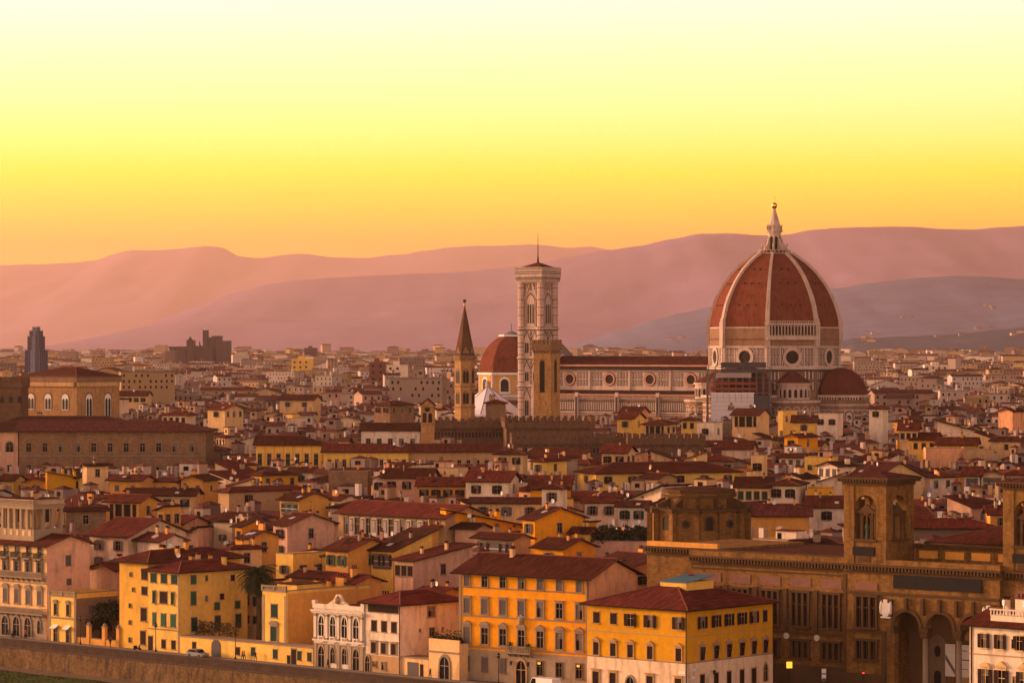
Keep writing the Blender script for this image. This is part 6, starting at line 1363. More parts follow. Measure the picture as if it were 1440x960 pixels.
# white building with windows and the bell gable
x, y, rz, w_, d, D3 = place(508, 590, 0, 604.5, 27.5, -2, d=13)
h4_ = house('white church building with five square windows and small arches below', 'church', x, y, rz, w_, d, 27.5, 'gx', 18, 'white', TILE, .8, chim=0, name='church', wins=[(22.8, 1.3, 1.9, [w_*(.12 + .19*k) for k in range(5)], 'plain', None, None)]); keep(508, 592, 624, D3)
D_ = 960; zz = lambda y: CZ - (y - HY)*D_/F; o = thing('bell_gable', 'tall stone bell gable with two bell arches and a cross above the white church', 'bell gable', PX(592, D_), D_, 0, R(-10))
w_ = 3.9; b = MB(); b.extr([(0, 0), (w_, 0), (w_, zz(570)), (w_/2, zz(561)), (0, zz(570))], 0, 1.6, STONE_L); b.box(-.2, w_ + .2, -.25, 1.8, zz(597), zz(596), STONE); b.box(-.2, w_ + .2, -.25, 1.8, zz(573), zz(572), STONE); b.build('wall', o)
fr = (Vector((0, 0)), Vector((1, 0)), Vector((0, -1)), w_); e = MB(); [arch_face(e, fr, w_/2 + k, 1.15, zz(594), zz(583), .1, VOID, 8) for k in (-.85, .85)]; disc(e, fr, w_/2, zz(575), .8, .1, VOID, 14); e.build('bell_openings', o)
e = MB(); e.extr([(-.5, zz(571)), (w_/2, zz(562)), (w_ + .5, zz(571)), (w_ + .5, zz(569.5)), (w_/2, zz(560)), (-.5, zz(569.5))][::-1], -.3, 1.9, TILE2); e.build('roof', o); keep(588, 612, 618, D_)
# house with painted frieze
x, y, rz, w_, d, D4 = place(476, 626, 0, 727, 20.0, -44, d=12, dmax=14)
hf = house('long brown house with ornate pale painted panels between its tall windows', 'palace', x, y, rz, w_, d, 20.0, 'gx', 19, 'tan', TILE, 1.0, chim=0, name='palace', reg=True, wins=[]); keep(476, 626, 748, D4)
n = 9; PFZ = dict(a=mat('painted_panel', (.55, .46, .40), .8, .1), b=mat('painted_ornament', (.16, .11, .10), .8, .1))
for k in range(n):
    u = w_*(.075 + .107*k); window(hf, u, 0, 15.6, 1.25, 3.4, 0, 'plain', None, PL['grey'])
    if k < n - 1:
        q = w_*(.075 + .107*(k + .5)); e = MB(); hw = .72; z0, z1 = 15.2, 19.1
        e.box(q - hw, q + hw, -.12, -.001, z0, z1, PFZ['a']); e.box(q - hw*.74, q + hw*.74, -.16, -.12, z0 + 1.0, z1 - .25, PFZ['b'])
        fr = (Vector((0, -.16)), Vector((1, 0)), Vector((0, -1)), w_)
        for j, zc_ in enumerate((z0 + 1.5, z0 + 2.25, z0 + 3.0)): disc(e, fr, q, zc_, .36, .05, PFZ['a'], 10); disc(e, fr, q, zc_, .16, .09, PFZ['b'], 8)
        e.build('painted_panel', hf)
MB().box(0, w_, -.4, -.001, 14.3, 14.9, PL['grey']).box(0, w_, -.2, -.001, 13.5, 13.8, PL['cream']).build('cornice', hf)
# red brick tower block, towers and cranes on the plain
BRK = mat('red_brick_block', (.16, .055, .05), .9, .2, .05, .4)
for (px0, px1, yt, D_, m_, lab) in ((519, 542, 509, 2500, BRK, 'dark red brick tower block among pale apartment houses'), (1099, 1102, 487, 4800, PL['white'], 'slim white tower block far out behind the cathedral'), (428, 446, 489, 5200, GR, 'dark distant water tower like block on the horizon'), (544, 574, 513, 2700, PL['white'], 'pale apartment block beside the dark red tower block'), (1300, 1335, 513, 3300, PL['white'], 'long white industrial hall at the foot of the right hill'), (410, 440, 505, 3300, PL['yellow'], 'long yellow apartment block left of the spire')):
    zt = CZ - (yt - HY)*D_/F; x0, w_ = PX(px0, D_), (px1 - px0)*D_/F; o = thing('tower_block', lab, 'building', x0, D_, 0, R(random.uniform(-3, 3)))
    b = MB(); b.box(0, w_, 0, w_*.7, 0, zt, m_); b.box(w_*.3, w_*.6, w_*.2, w_*.5, zt, zt + 3, m_); b.build('wall', o); b = MB(); nz = max(2, int((zt - gz(D_)) / 6))
    for i in range(max(2, int(w_/6))):
        for j in range(nz): b.box(2 + i*6, 4 + i*6, -.2, 0, zt - 4 - j*5, zt - 2 - j*5, GLASS)
    b.build('windows', o)['kind'] = 'stuff' if False else 'thing'
    keep(px0, px1, yt + 8, D_ - 400)
# ================================================================== houses of the old town set one by one
SH = dict(b=SHB, g=SHD, s=SHS, G=SHG)
WALLN = dict(cream='cream', pale='beige', white='white', pink='pink', peach='peach', ochre='ochre', yellow='yellow', orange='bright orange', mustard='mustard', grey='grey', tan='tan', dark='dark brown')
T = [ # xL, xC, xR, yE, h, ang, roof, wall, front windows (n, rows, shutter), side windows, label tail
 (116, 122, 152, 654, 24, -50, 'gy', 'cream', (0,0,'b'), (1,1,'b'), 'small cream house with a dark roof in front of the long stone palace'),
 (35, 66, 74, 677, 18, -12, 'gy', 'ochre', (1,1,'G'), (0,0,'b'), 'ochre gabled house with one green shuttered window at the left'),
 (64, 66, 124, 661, 21.5, -62, 'shedf', 'mustard', (0,0,'b'), (0,0,'b'), 'long deep orange wall with a sloping top below the stone palace'),
 (104, 112, 148, 671, 19.5, -40, 'gx', 'yellow', (1,1,'b'), (3,1,'b'), 'low yellow house with a strip of small windows below the stone palace'),
 (176, 272, 282, 695.5, 18, -6, 'gx', 'cream', (4,1,'b'), (0,0,'b'), 'long cream house with a wide dark roof and four small windows'),
 (0, 73, 80, 706, 21.0, -8, 'gx', 'cream', (0,0,'b'), (0,0,'b'), 'broad red roof right behind the roof loggia of the riverside palace'),
 (86, 92, 149, 717, 20.0, -68, 'gy', STONE, (0,0,'b'), (1,1,'b'), 'rough grey stone gabled house behind the roof loggia'),
 (150, 195, 221, 705, 21.5, -25, 'gx', 'ochre', (0,0,'b'), (1,1,'b'), 'ochre house with a deep dark open loggia under its roof'),
 (222, 230, 244, 716, 20, -40, 'shedl', 'ochre', (1,1,'b'), (2,1,'b'), 'little ochre house with two dark windows left of the dark roofs'),
 (354, 368, 419, 667, 20, -52, 'hip', 'mustard', (1,1,'s'), (3,1,'b'), 'bright yellow hip roofed house above the wide tan house'),
 (307, 322, 430, 690, 20, -50, 'hip', 'tan', (0,0,'b'), (2,1,'b'), 'wide tan house with a large hipped roof and a bricked up upper floor'),
 (394, 420, 462, 702, 20, -42, 'gx', 'ochre', (3,1,'g'), (0,0,'b'), 'ochre house with three glazed bays and a blank gable wall'),
 (331, 340, 363, 739, 17.9, -45, 'shed', 'orange', (1,1,'b'), (0,0,'b'), 'small orange roof box with a cream front beside the pink house'),
 (384, 404, 470, 737, 18.5, -46, 'gx', 'pink', (1,2,'b'), (1,1,'b'), 'large pink plastered house with a single framed window in its side'),
 (320, 326, 368, 770, 16, -58, 'hip', 'cream', (1,1,'s'), (1,1,'b'), 'cream house under a pointed hipped roof just left of the palm crown'),
 (338, 350, 392, 755, 17.5, -48, 'gx', 'ochre', (0,0,'b'), (1,1,'g'), 'ochre house behind the pointed hipped roof with one green shutter'),
 (388, 412, 461, 785, 14.6, -40, 'flat', 'yellow', (1,1,'s'), (2,1,'s'), 'flat topped yellow house with a planted terrace and grey shutters'),
 (458, 489, 553, 773, 17.2, -43, 'gx', 'ochre', (2,1,'G'), (1,1,'b'), 'big ochre house with a tall blank gable wall and green shutters at its front'),
 (522, 553, 608, 773, 17.2, -43, 'shed', 'yellow', (2,1,'b'), (0,0,'b'), 'yellow house with large glazed attic windows under a rising roof'),
 (555, 581, 664, 787, 16.0, -43, 'shed', 'pink', (3,1,'b'), (1,1,'b'), 'pinkish house with attic windows and a long rising dark roof'),
 (619, 627, 741, 714, 21.8, -60, 'shedf', 'orange', (0,0,'b'), (0,0,'b'), 'huge plain bright orange party wall right of the painted house'),
 (735, 752, 821, 729, 20.2, -50, 'gx', 'orange', (1,1,'s'), (1,1,'b'), 'bright orange gable wall with one small dark window'),
 (462, 517, 522, 667, 22, -5, 'flat', STONE, (0,0,'b'), (0,0,'b'), 'square windowless block of rough brown stone'),
 (540, 604, 622, 671, 21.7, -8, 'gx', 'pink', (3,1,'b'), (0,0,'b'), 'long pinkish house with small windows right of the brown stone block'),
 (524, 541, 547, 672, 21.4, -12, 'gy', 'white', (1,1,'b'), (0,0,'b'), 'tiny white gabled house beside the brown stone block'),
 (588, 655, 660, 682, 20.5, -4, 'gx', 'ochre', (4,1,'b'), (0,0,'b'), 'low ochre house with a dark roof left of the white shuttered house'),
 (655, 714, 740, 676, 23.3, -12, 'gx', 'white', (2,1,'b'), (1,1,'b'), 'white house with two large dark windows under a shallow roof'),
 (663, 762, 764, 706, 20.8, -8, 'gx', 'cream', (3,1,'s'), (0,0,'b'), 'low cream house with a long roof left of the white tower house'),
 (762, 790, 797, 685.5, 24.2, -14, 'hip', 'white', (1,1,'s'), (0,0,'b'), 'narrow white tower house with one wide upper window'),
 (822, 868, 872, 705, 20, -8, 'gx', 'pale', (2,1,'s'), (0,0,'b'), 'beige house with two tall grey shuttered windows'),
 (869, 908, 914, 711, 19.6, -12, 'gx', 'white', (2,1,'g'), (0,0,'b'), 'white house with green shutters left of the round stone tribune'),
 (750, 764, 797, 647.5, 24.7, -35, 'hip', 'yellow', (1,1,'s'), (1,1,'b'), 'small yellow roof tower with one wide window'),
 (812, 838, 1040, 664.5, 20.5, -72, 'hip', 'yellow', (1,1,'b'), (6,1,'b'), 'very long yellow palace with six dark shuttered windows'),
 (697, 736, 742, 637.5, 25.3, -10, 'hip', 'cream', (2,1,'b'), (0,0,'b'), 'cream hip roofed house at the end of the long tan wing'),
 (740, 746, 812, 643, 24, -70, 'gy', 'grey', (0,0,'b'), (0,0,'b'), 'plain grey gabled wall behind the small yellow roof tower'),
 (846, 880, 902, 636, 25.2, -14, 'gx', 'cream', (2,1,'b'), (2,1,'b'), 'cream house with two windows below the battlemented wall'),
 (526, 548, 582, 569, 33, -40, 'hip', STONE, (2,1,'b'), (3,1,'b'), 'tall brown stone house with a hipped roof left of the bell gable'),
 (1082, 1121, 1136, 681, 23.3, -14, 'hip', 'white', (2,1,'b'), (0,0,'b'), 'white house with two pairs of dark open shutters left of the library tower'),
 (1036, 1081, 0, 684, 22.8, -8, 'gx', 'cream', (4,1,'g'), (0,0,'b'), 'cream house with a planted balcony of green shutters beside the white house'),
 (1136, 1172, 1176, 692, 21.5, -6, 'flat', 'mustard', (2,1,'s'), (0,0,'b'), 'mustard flat topped house between the white house and the library tower'),
 (1056, 1074, 1079, 645, 26.5, -12, 'flat', 'cream', (1,1,'b'), (0,0,'b'), 'small cream roof tower with a four pane window'),
 (1103, 1122, 1150, 614, 27, -35, 'gy', 'orange', (1,1,'b'), (1,1,'b'), 'vivid orange pair of gables in front of the cathedral choir'),
 (1030, 1066, 1092, 583, 31, -22, 'gx', 'cream', (0,0,'b'), (0,0,'b'), 'cream house with a wide dark roof loggia below the scaffolding'),
 (1094, 1101, 1121, 581, 31, -35, 'flat', 'yellow', (0,0,'b'), (2,1,'b'), 'narrow tall yellow house below the cathedral choir'),
 (1146, 1178, 1190, 585, 30.5, -14, 'flat', 'white', (2,1,'b'), (0,0,'b'), 'white flat roofed attic house below the cathedral apse'),
 (1115, 1146, 1150, 593, 29.5, -8, 'gx', 'yellow', (1,1,'s'), (0,0,'b'), 'yellow house with one big grey window below the cathedral choir'),
 (1222, 1241, 1249, 574, 33, -20, 'hip', 'white', (1,1,'b'), (0,0,'b'), 'white roof tower with a brown window right of the cathedral apse'),
 (980, 1004, 1016, 598, 29, -25, 'flat', 'white', (1,1,'b'), (1,1,'b'), 'plain white block with slit windows at the end of the battlemented wall'),
 (958, 978, 984, 590, 30, -12, 'hip', 'yellow', (2,1,'b'), (0,0,'b'), 'yellow house with a hipped roof before the cathedral nave'),
 (905, 936, 954, 596, 29.5, -18, 'hip', 'cream', (1,1,'b'), (2,1,'b'), 'cream house with a dark loggia roof before the cathedral nave'),
 (868, 890, 908, 588, 30.5, -20, 'gx', 'yellow', (1,1,'s'), (1,1,'b'), 'yellow double roofed house left of the cream loggia house before the nave'),
 (872, 898, 912, 580, 31.5, -18, 'gx', 'peach', (0,0,'b'), (0,0,'b'), 'peach attic storey close under the cathedral aisle'),
 (1282, 1316, 1326, 618, 25.5, -14, 'gx', 'yellow', (3,1,'b'), (0,0,'b'), 'yellow house with dark shutters and an orange roof box behind it'),
 (1318, 1372, 1400, 625, 24.5, -12, 'gx', 'mustard', (5,1,'g'), (1,1,'b'), 'long mustard house with a row of green shutters and a pale gable end'),
 (1302, 1358, 1362, 634, 23.5, -4, 'flat', 'peach', (0,0,'b'), (0,0,'b'), 'low peach terrace wall below the long mustard house'),
 (1355, 1398, 1404, 636, 23.2, -8, 'flat', 'tan', (0,0,'b'), (0,0,'b'), 'plain tan flat roofed block with a vent pipe'),
 (1356, 1378, 1384, 668, 21.0, -10, 'gx', 'white', (1,1,'s'), (0,0,'b'), 'white house front filled by one big grey glazed window'),
 (1380, 1411, 1415, 667, 21.2, -4, 'gy', 'cream', (1,1,'s'), (0,0,'b'), 'cream gabled house with a broad glazed studio window'),
 (1414, 1442, 1450, 666, 21.2, -4, 'hip', 'pink', (3,1,'s'), (0,0,'b'), 'pink house with grey shutters at the right edge of the photo'),
 (1301, 1308, 1341, 670, 21, -55, 'gy', 'pale', (0,0,'b'), (2,1,'s'), 'pale gabled house with grey windows below the plain tan block'),
 (1188, 1226, 1300, 674, 22, -38, 'gx', 'cream', (0,0,'b'), (0,0,'b'), 'cream gable with a boxy chimney just behind the library tower'),
 (1286, 1398, 1402, 741, 17.5, -5, 'hipx', 'dark', (0,0,'b'), (0,0,'b'), 'wide red hipped roof seen between the two library towers'),
 (1137, 1188, 1192, 712, 19.5, -6, 'gx', 'white', (1,1,'b'), (0,0,'b'), 'white low house with a red roof against the left side of the library tower'),
 (1050, 1138, 1142, 724, 18.5, -5, 'gx', 'ochre', (0,0,'b'), (0,0,'b'), 'ochre block with a very wide red roof behind the library wing'),
 (804, 826, 832, 748, 17.4, -20, 'gx', 'yellow', (1,1,'s'), (0,0,'b'), 'small bright yellow gabled house left of the roof garden'),
 (752, 792, 836, 770, 16.0, -40, 'gx', 'orange', (1,1,'s'), (1,1,'s'), 'low orange house with pale blue windows behind the orange palace'),
 (826, 880, 972, 800, 13.6, -56, 'gx', 'peach', (1,1,'b'), (2,1,'b'), 'long peach gabled wall with two tiny windows behind the mustard building'),
 (126, 180, 262, 753, 17.6, -32, 'gx', 'pale', (2,2,'s'), (1,1,'b'), 'big pale plastered house with grey shutters behind the little yellow house'),
 (590, 606, 622, 745, 17.5, -40, 'gx', 'ochre', (0,0,'b'), (0,0,'b'), 'small ochre annex under the painted house eaves'),
 (640, 668, 680, 742, 18.0, -35, 'gx', 'pink', (0,0,'b'), (1,1,'b'), 'pink house with a rising dark roof before the orange party wall'),
 (668, 722, 742, 757, 17.0, -42, 'gx', 'tan', (2,1,'b'), (0,0,'b'), 'tan house with dark glazed loggia right behind the orange palace roof'),
 (640, 654, 668, 788, 15.2, -42, 'flat', 'white', (2,2,'g'), (0,0,'b'), 'white terraced house squeezed against the left end of the orange palace'),
 (255, 300, 330, 800, 12.5, -42, 'gx', 'cream', (0,0,'b'), (0,0,'b'), None),
 (410, 458, 470, 812, 12.6, -42, 'gx', 'tan', (2,1,'s'), (0,0,'b'), 'small tan house with a red roof right of the palm crown'),
 (462, 500, 536, 818, 12.8, -42, 'gx', 'ochre', (1,1,'b'), (0,0,'b'), 'low ochre roof cluster behind the ornate white building'),
 (158, 206, 250, 556, 32, -4, 'gx', 'cream', (5,1,'b'), (0,0,'b'), 'long cream attic building with a flat top right of the granary church'),
 (292, 316, 342, 575, 31, -35, 'gx', 'cream', (1,1,'b'), (3,1,'b'), 'bright cream house with a stepped tower and three dark windows'),
 (228, 262, 290, 583, 29.5, -10, 'hip', 'pale', (4,1,'b'), (0,0,'b'), 'pale house with a broad dark hipped roof left of the cream stepped house'),
 (393, 440, 452, 562, 32, -12, 'gx', 'cream', (2,1,'s'), (0,0,'b'), 'cream house with a tall blank side above the long yellow building'),
 (1404, 1424, 1442, 578, 30, -45, 'gy', 'peach', (0,0,'b'), (0,0,'b'), 'peach stepped gable house near the right edge under the hills'),
 (1265, 1290, 1296, 604, 28.5, -10, 'gx', 'cream', (3,1,'b'), (0,0,'b'), 'cream house with three small windows right of the cathedral apse'),
]
n_house = 0
for i, (xL, xC, xR, yE, h, ang, roof, wall, fw, sw, lab) in enumerate(T):
    if lab is None: continue
    x, y, rz, w_, d, D_ = place(xL, xC, xR, yE, h, ang, dmax=48)
    big = D_ < 720; wh = 1.8 if h > 15 else 1.5; ww = 1.15
    if roof == 'shedr': pass
    wr = [(h - 2.9 - 3.3 * r, ww, wh, [w_ * (k + .5) / fw[0] for k in range(fw[0])], 'plain', SH[fw[2]], 'open' if fw[2] in 'bsgG' and w_ / max(1, fw[0]) > 2.6 else 'shut') for r in range(fw[1])] if fw[0] else []
    sr = [(h - 2.9 - 3.3 * r, ww, wh, [d * (k + .5) / sw[0] for k in range(sw[0])], 'plain', SH[sw[2]], 'open' if d / max(1, sw[0]) > 5.5 and sw[0] > 1 else None) for r in range(sw[1])] if sw[0] else []
    if w_ > 14 and roof == 'shedl' or w_ > 26 and roof == 'shed': pass
    pt = 11 if roof == 'shedf' else (8 if roof.startswith('shed') and max(w_, d) > 14 else 17)
    hh = house(lab, 'house', x, y, rz, w_, d, h, roof, pt, wall, TILE if i % 3 else TILE2, .9, wr, sr, chim=1 + (i * 7) % 3 if roof != 'flat' else 0, dishes=1 if i % 3 == 0 and roof != 'flat' else 0, ants=1 if i % 4 == 1 and roof != 'flat' else 0, seed=40 + i, name='house')
    n_house += 1
    keep(xL, max(xC, xR or 0), yE + (CZ - 0) * 0 + min(26, 3.5 * F / D_), D_)
    if 'open loggia' in lab or 'roof loggia' in lab or 'loggia roof' in lab:
        MB().box(.8, w_ - .6, -.06, -.001, h - 4.2, h - .6, VOID).build('loggia_opening', hh)
        for k in range(3): MB().box(.8 + (w_ - 1.6) * (k + .5) / 3, 1.2 + (w_ - 1.6) * (k + .5) / 3, -.3, -.06, h - 4.2, h - .6, PL['tan']).build('post', hh)
    if 'glazed' in lab: MB().box(.5, w_ - .5, -.08, -.001, h - 3.6, h - .8, SHS).box(.5, w_ - .5, -.14, -.08, h - 2.2, h - 2.1, WHITE).build('glazing', hh)
# roof garden right of centre
def shrub_mass(name, label, x0, x1, y0, y1, z0, hmax, n, seed, m=LEAF, kind='stuff', s=(.15, .4)):
    rr = random.Random(seed); b = MB(); cl = [(rr.uniform(x0, x1), rr.uniform(y0, y1), rr.uniform(.4, 1) * hmax, rr.uniform(.8, 1.9)) for _ in range(18)]
    for _ in range(n):
        cx_, cy_, ch, cr = rr.choice(cl); a, r_ = rr.uniform(0, 6.283), cr * math.sqrt(rr.random()); z = z0 + ch * rr.random() ** .7; q = rr.uniform(*s)
        v = Vector((rr.uniform(-1, 1), rr.uniform(-1, 1), rr.uniform(-1, 1))).normalized() * q; u = v.cross(Vector((rr.uniform(-1, 1), rr.uniform(-1, 1), rr.uniform(-1, 1)))).normalized() * q
        p = Vector((cx_ + r_*math.cos(a), cy_ + r_*math.sin(a), z)); b.poly([tuple(p - v), tuple(p - u), tuple(p + v), tuple(p + u)], m[rr.randrange(len(m))])
    return tag(b.build(name), label, 'plants', kind=kind)
D_ = 640; hh = house('low pink house with a leafy roof garden left of the round stone tribune', 'house', PX(832, D_), D_, R(-12), 14.5, 9, CZ - (766 - HY)*D_/F, 'flat', 0, 'pink', wins=[], chim=0); keep(832, 925, 775, D_)
shrub_mass('roof_garden', 'dense dark shrubs growing on the roof garden left of the stone tribune', PX(836, D_), PX(925, D_), D_, D_ + 6, CZ - (764 - HY)*D_/F, 3.6, 2600, 5)
# ------------------------------------------------------------------ fill the rest of the old town
rnd = random.Random(20)
KX = [(a, b_, y_, D_) for a, b_, y_, D_ in CLEAR]
def px_of(x, y): return CX + F * x / y
def cap(px0, px1, D_, ridge):
    """highest roof top allowed at distance D_ so that nothing set behind is hidden"""
    z = 99.0
    for a, b_, yb, Dk in KX:
        if Dk > D_ + 2 and a < px1 - 1 and b_ > px0 + 1: z = min(z, CZ - (yb + 1.5 - HY) * D_ / F)
    return z
keep_rows = [(790, 1000, 586, 1345), (996, 1240, 588, 1320), (728, 790, 600, 1400)]
KX += [(a, b_, y_, D_) for a, b_, y_, D_ in keep_rows]
LIBZ = rect_pts(LX - 46*math.cos(LA), LY - 46*math.sin(LA), LA, 110, 42, 0)
WCOL = [('cream', 22), ('pale', 13), ('white', 13), ('pink', 12), ('peach', 8), ('ochre', 12), ('yellow', 8), ('grey', 5), ('tan', 9), ('mustard', 3), ('orange', 2), ('dark', 2)]
pool = [k for k, n in WCOL for _ in range(n)]
fill = []; D_ = 548.0
while D_ < 1480:
    step = 7.8 + (D_ - 548) * .006; X = -.205 * D_ + rnd.uniform(0, 8)
    while X < .215 * D_:
        big = rnd.random() < .09; w_ = rnd.uniform(13, 22) if big else rnd.uniform(5.2, 10.5); d = rnd.uniform(5.5, 9.5) if not big else rnd.uniform(10, 15)
        y = D_ + rnd.uniform(-3.5, 3.5); x = X; t_ = (x - WA.x) * WN.x + (y - WA.y) * WN.y
        near = D_ < 760
        ang = rnd.gauss(-42, 4) if (near and rnd.random() < .8) else rnd.choice((rnd.gauss(-8, 6), rnd.gauss(-8, 6), rnd.gauss(-42, 6), rnd.gauss(-24, 8)))
        X += w_ * (.9 if ang > -25 else .86) + rnd.uniform(-.5, 2.2)
        if t_ < 27: continue
        rz = R(ang); fp = rect_pts(x, y, rz, w_, d)
        if sat(fp, LIBZ): continue
        hit = False
        for q in FOOT:
            if abs(q[0][0] - x) < 75 and abs(q[0][1] - y) < 75 and sat(fp, q): hit = True; break
        if hit: continue
        pxs = [px_of(*p) for p in fp]; roof = rnd.choice(('gx', 'gx', 'gx', 'gy', 'hip', 'hip', 'shed', 'shedl', 'shedr', 'flat')); pitch = rnd.uniform(14, 19)
        rise = {'gx': d/2, 'gy': w_/2, 'hip': min(w_, d)/2, 'shed': d*.5, 'shedl': w_*.5, 'shedr': w_*.5, 'flat': 2.6}[roof] * math.tan(R(pitch))
        base = 13.5 + min(1, (D_ - 548) / 260) * 4.0; h = rnd.gauss(base + 3.0, 2.2)
        if D_ > 1100: h += (D_ - 1100) / 400 * 3
        if rnd.random() < .07: h += rnd.uniform(1.5, 4)
        zc_ = cap(min(pxs), max(pxs), y, rise)
        h = min(h, zc_ - rise - 1.2)
        if h < 6: continue
        vis = 1 if (max(pxs) > -15 and min(pxs) < 1455) else 0
        fill.append((y, x, rz, w_, d, h, roof, pitch, rnd.choice(pool), vis, min(pxs), max(pxs), rnd.random())); FOOT.append([(a, b_) for a, b_ in rect_pts(x, y, rz, w_, d, -.6)])
    D_ += step
# what of each house shows: sweep from near to far, row heights per photo column
N_IND = 300 - n_house - 26
top = [960.0] * 1441; vis_h = []
def rows_of(f_): return HY + F * (CZ - f_[5] - 1.5) / f_[0]
for f_ in sorted(fill):
    a, b_ = max(0, int(f_[10])), min(1440, int(f_[11])); yt = rows_of(f_)
    see = sum(max(0, top[q] - yt) for q in range(a, b_)) if b_ > a else 0
    for q in range(a, b_): top[q] = min(top[q], yt)
    vis_h.append((see, f_))
shown = sorted([v for v in vis_h if v[1][9]], key=lambda v: -v[0])
ind = set(id(v[1]) for v in shown[:N_IND])
LM = [(90, 'above the riverside loggia palace', 640, 760), (97, 'below the granary church', 575, 640), (160, 'below the long stone palace', 655, 730), (230, 'behind the yellow corner house', 730, 800), (362, 'above the palm crown', 690, 800), (405, 'below the long yellow building', 650, 700), (477, 'behind the ornate white building', 780, 860),
 (540, 'below the long yellow wing', 650, 700), (550, 'around the painted panel house', 690, 790), (655, 'left of the orange party wall', 640, 740), (735, 'behind the orange palace', 730, 800), (690, 'below the battlemented wall', 620, 690), (780, 'below the white tower house', 700, 770), (930, 'below the long yellow palace', 690, 770),
 (900, 'between cathedral nave and long yellow palace', 590, 660), (1090, 'below the cathedral choir', 585, 680), (1110, 'behind the library wing', 690, 780), (1240, 'behind the left library tower', 600, 700), (1340, 'between the two library towers', 640, 760), (1400, 'at the foot of the right hill', 560, 640), (300, 'left of the long yellow building', 560, 650), (480, 'above the white church building', 540, 620), (200, 'right of the granary church', 540, 600)]
ROOFN = dict(gx='pitched roof', gy='front gable', hip='hipped roof', shed='rising roof', shedl='left falling roof', shedr='right falling roof', flat='flat terrace')
used = {}
def fill_label(f_, wcol, nf, shn, chim, seed):
    px = (f_[10] + f_[11]) / 2; py = rows_of(f_) + 6; best = min(LM, key=lambda l: abs(l[0] - px) * .8 + (0 if l[2] <= py <= l[3] else 4 * min(abs(py - l[2]), abs(py - l[3]))))
    size = 'wide' if f_[3] > 15 else ('narrow' if f_[3] < 9 else ('tall' if f_[5] > 19.5 else 'small' if f_[5] < 13 else ''))
    s = ' '.join((f"{size} {WALLN[wcol]} house, {ROOFN[f_[6]]}" + (f", {shn} shutters" if nf and shn else '')).split())
    return s, best[1], px
cache = []
for see, f_ in shown[:N_IND]:
    y, x, rz, w_, d, h, roof, pitch, wall, _v, a, b_, rn = f_
    rr = random.Random(int(rn * 1e6)); near = y < 780
    sh = rr.choice(('b', 'b', 's', 's', 'g', None)); nf = rr.choice((1, 2, 2, 3, 3)) if w_ < 15 else rr.choice((3, 4, 5)); nr = 2 if near else 1
    if rr.random() < .12: nf = 0
    st = rr.choice(('shut', 'open')) if sh else None
    if st == 'open' and nf and w_ / nf < 2.9: st = 'shut'
    wr = [(h - 2.7 - 3.2*r, rr.uniform(.9, 1.2), rr.choice((1.3, 1.6, 1.8)), [w_*(k + .5)/nf for k in range(nf)], 'plain', SH[sh] if sh else None, st if y < 1000 else ('shut' if sh else None)) for r in range(nr)] if nf else []
    ns = rr.choice((0, 1, 1, 2)); sr = [(h - 2.8, .9, 1.2, [d*(k + .5)/ns for k in range(ns)], 'plain', SHB, None)] if ns else []
    ch = rr.choice((1, 1, 2, 3)) if roof != 'flat' else 0
    s, place_, px = fill_label(f_, wall, nf, {'b': 'brown', 's': 'grey', 'g': 'green', None: ''}[sh], ch, 0)
    o = house(s, 'house', x, y, rz, w_, d, h, roof, pitch, wall, TILE if rr.random() < .6 else TILE2, rr.uniform(.6, 1.0), wr, sr, chim=ch, dishes=rr.choice((0, 1, 1, 2)) if rr.random() < .6 and roof != 'flat' else 0, ants=1 if rr.random() < .35 and roof != 'flat' else 0, seed=int(rn * 99999), reg=False, group='old town houses')
    if rr.random() < .22 and roof != 'flat' and zc_ > 0:      # a roof room or lower annex
        zt_ = h + .8
        c2 = cap(a, b_, y, 0)
        if c2 > h + 4.2:
            u, v = rr.uniform(.2, .5) * w_, rr.uniform(.3, .5) * d; aw, ad = min(4.5, w_*.4), min(4, d*.4)
            e = MB(); e.box(u, u + aw, v, v + ad, h - .2, h + 3.0, PL[rr.choice(pool)]); e.box(u - .3, u + aw + .3, v - .3, v + ad + .3, h + 3.0, h + 3.2, TILE); e.box(u + aw*.3, u + aw*.7, v - .05, v, h + 1.2, h + 2.4, GLASS); e.build('roof_room', o)
    if roof == 'flat' and rr.random() < .8:
        e = MB(); u = w_*rr.uniform(.1, .4); e.box(u, u + w_*.45, d*.45, d*.9, h, h + 2.3, PL[rr.choice(pool)]); e.box(u - .2, u + w_*.45 + .2, d*.45 - .4, d*.9 + .2, h + 2.3, h + 2.45, TILE); e.box(u + .4, u + 1.3, d*.45 - .04, d*.45, h, h + 1.9, GLASS); e.build('roof_room', o)
        if rr.random() < .6: link('satellite_dish', dish_mesh(), o, (w_*.8, .8, h), rr.uniform(-.8, .3) - rz)
    cache.append([o, s, place_, px, rows_of(f_)])
groups = {}
for c_ in cache: groups.setdefault(c_[1] + ' ' + c_[2], []).append(c_)
ORD = ['', 'second', 'third', 'fourth', 'fifth', 'sixth', 'seventh', 'eighth', 'ninth', 'tenth']
for k, L_ in groups.items():
    L_.sort(key=lambda c_: c_[3])
    for i, c_ in enumerate(L_):
        c_[0]['label'] = k if len(L_) == 1 else (('leftmost: ' if i == 0 else ('rightmost: ' if i == len(L_) - 1 else ORD[min(i, 9)] + ' from left: ')) + k)
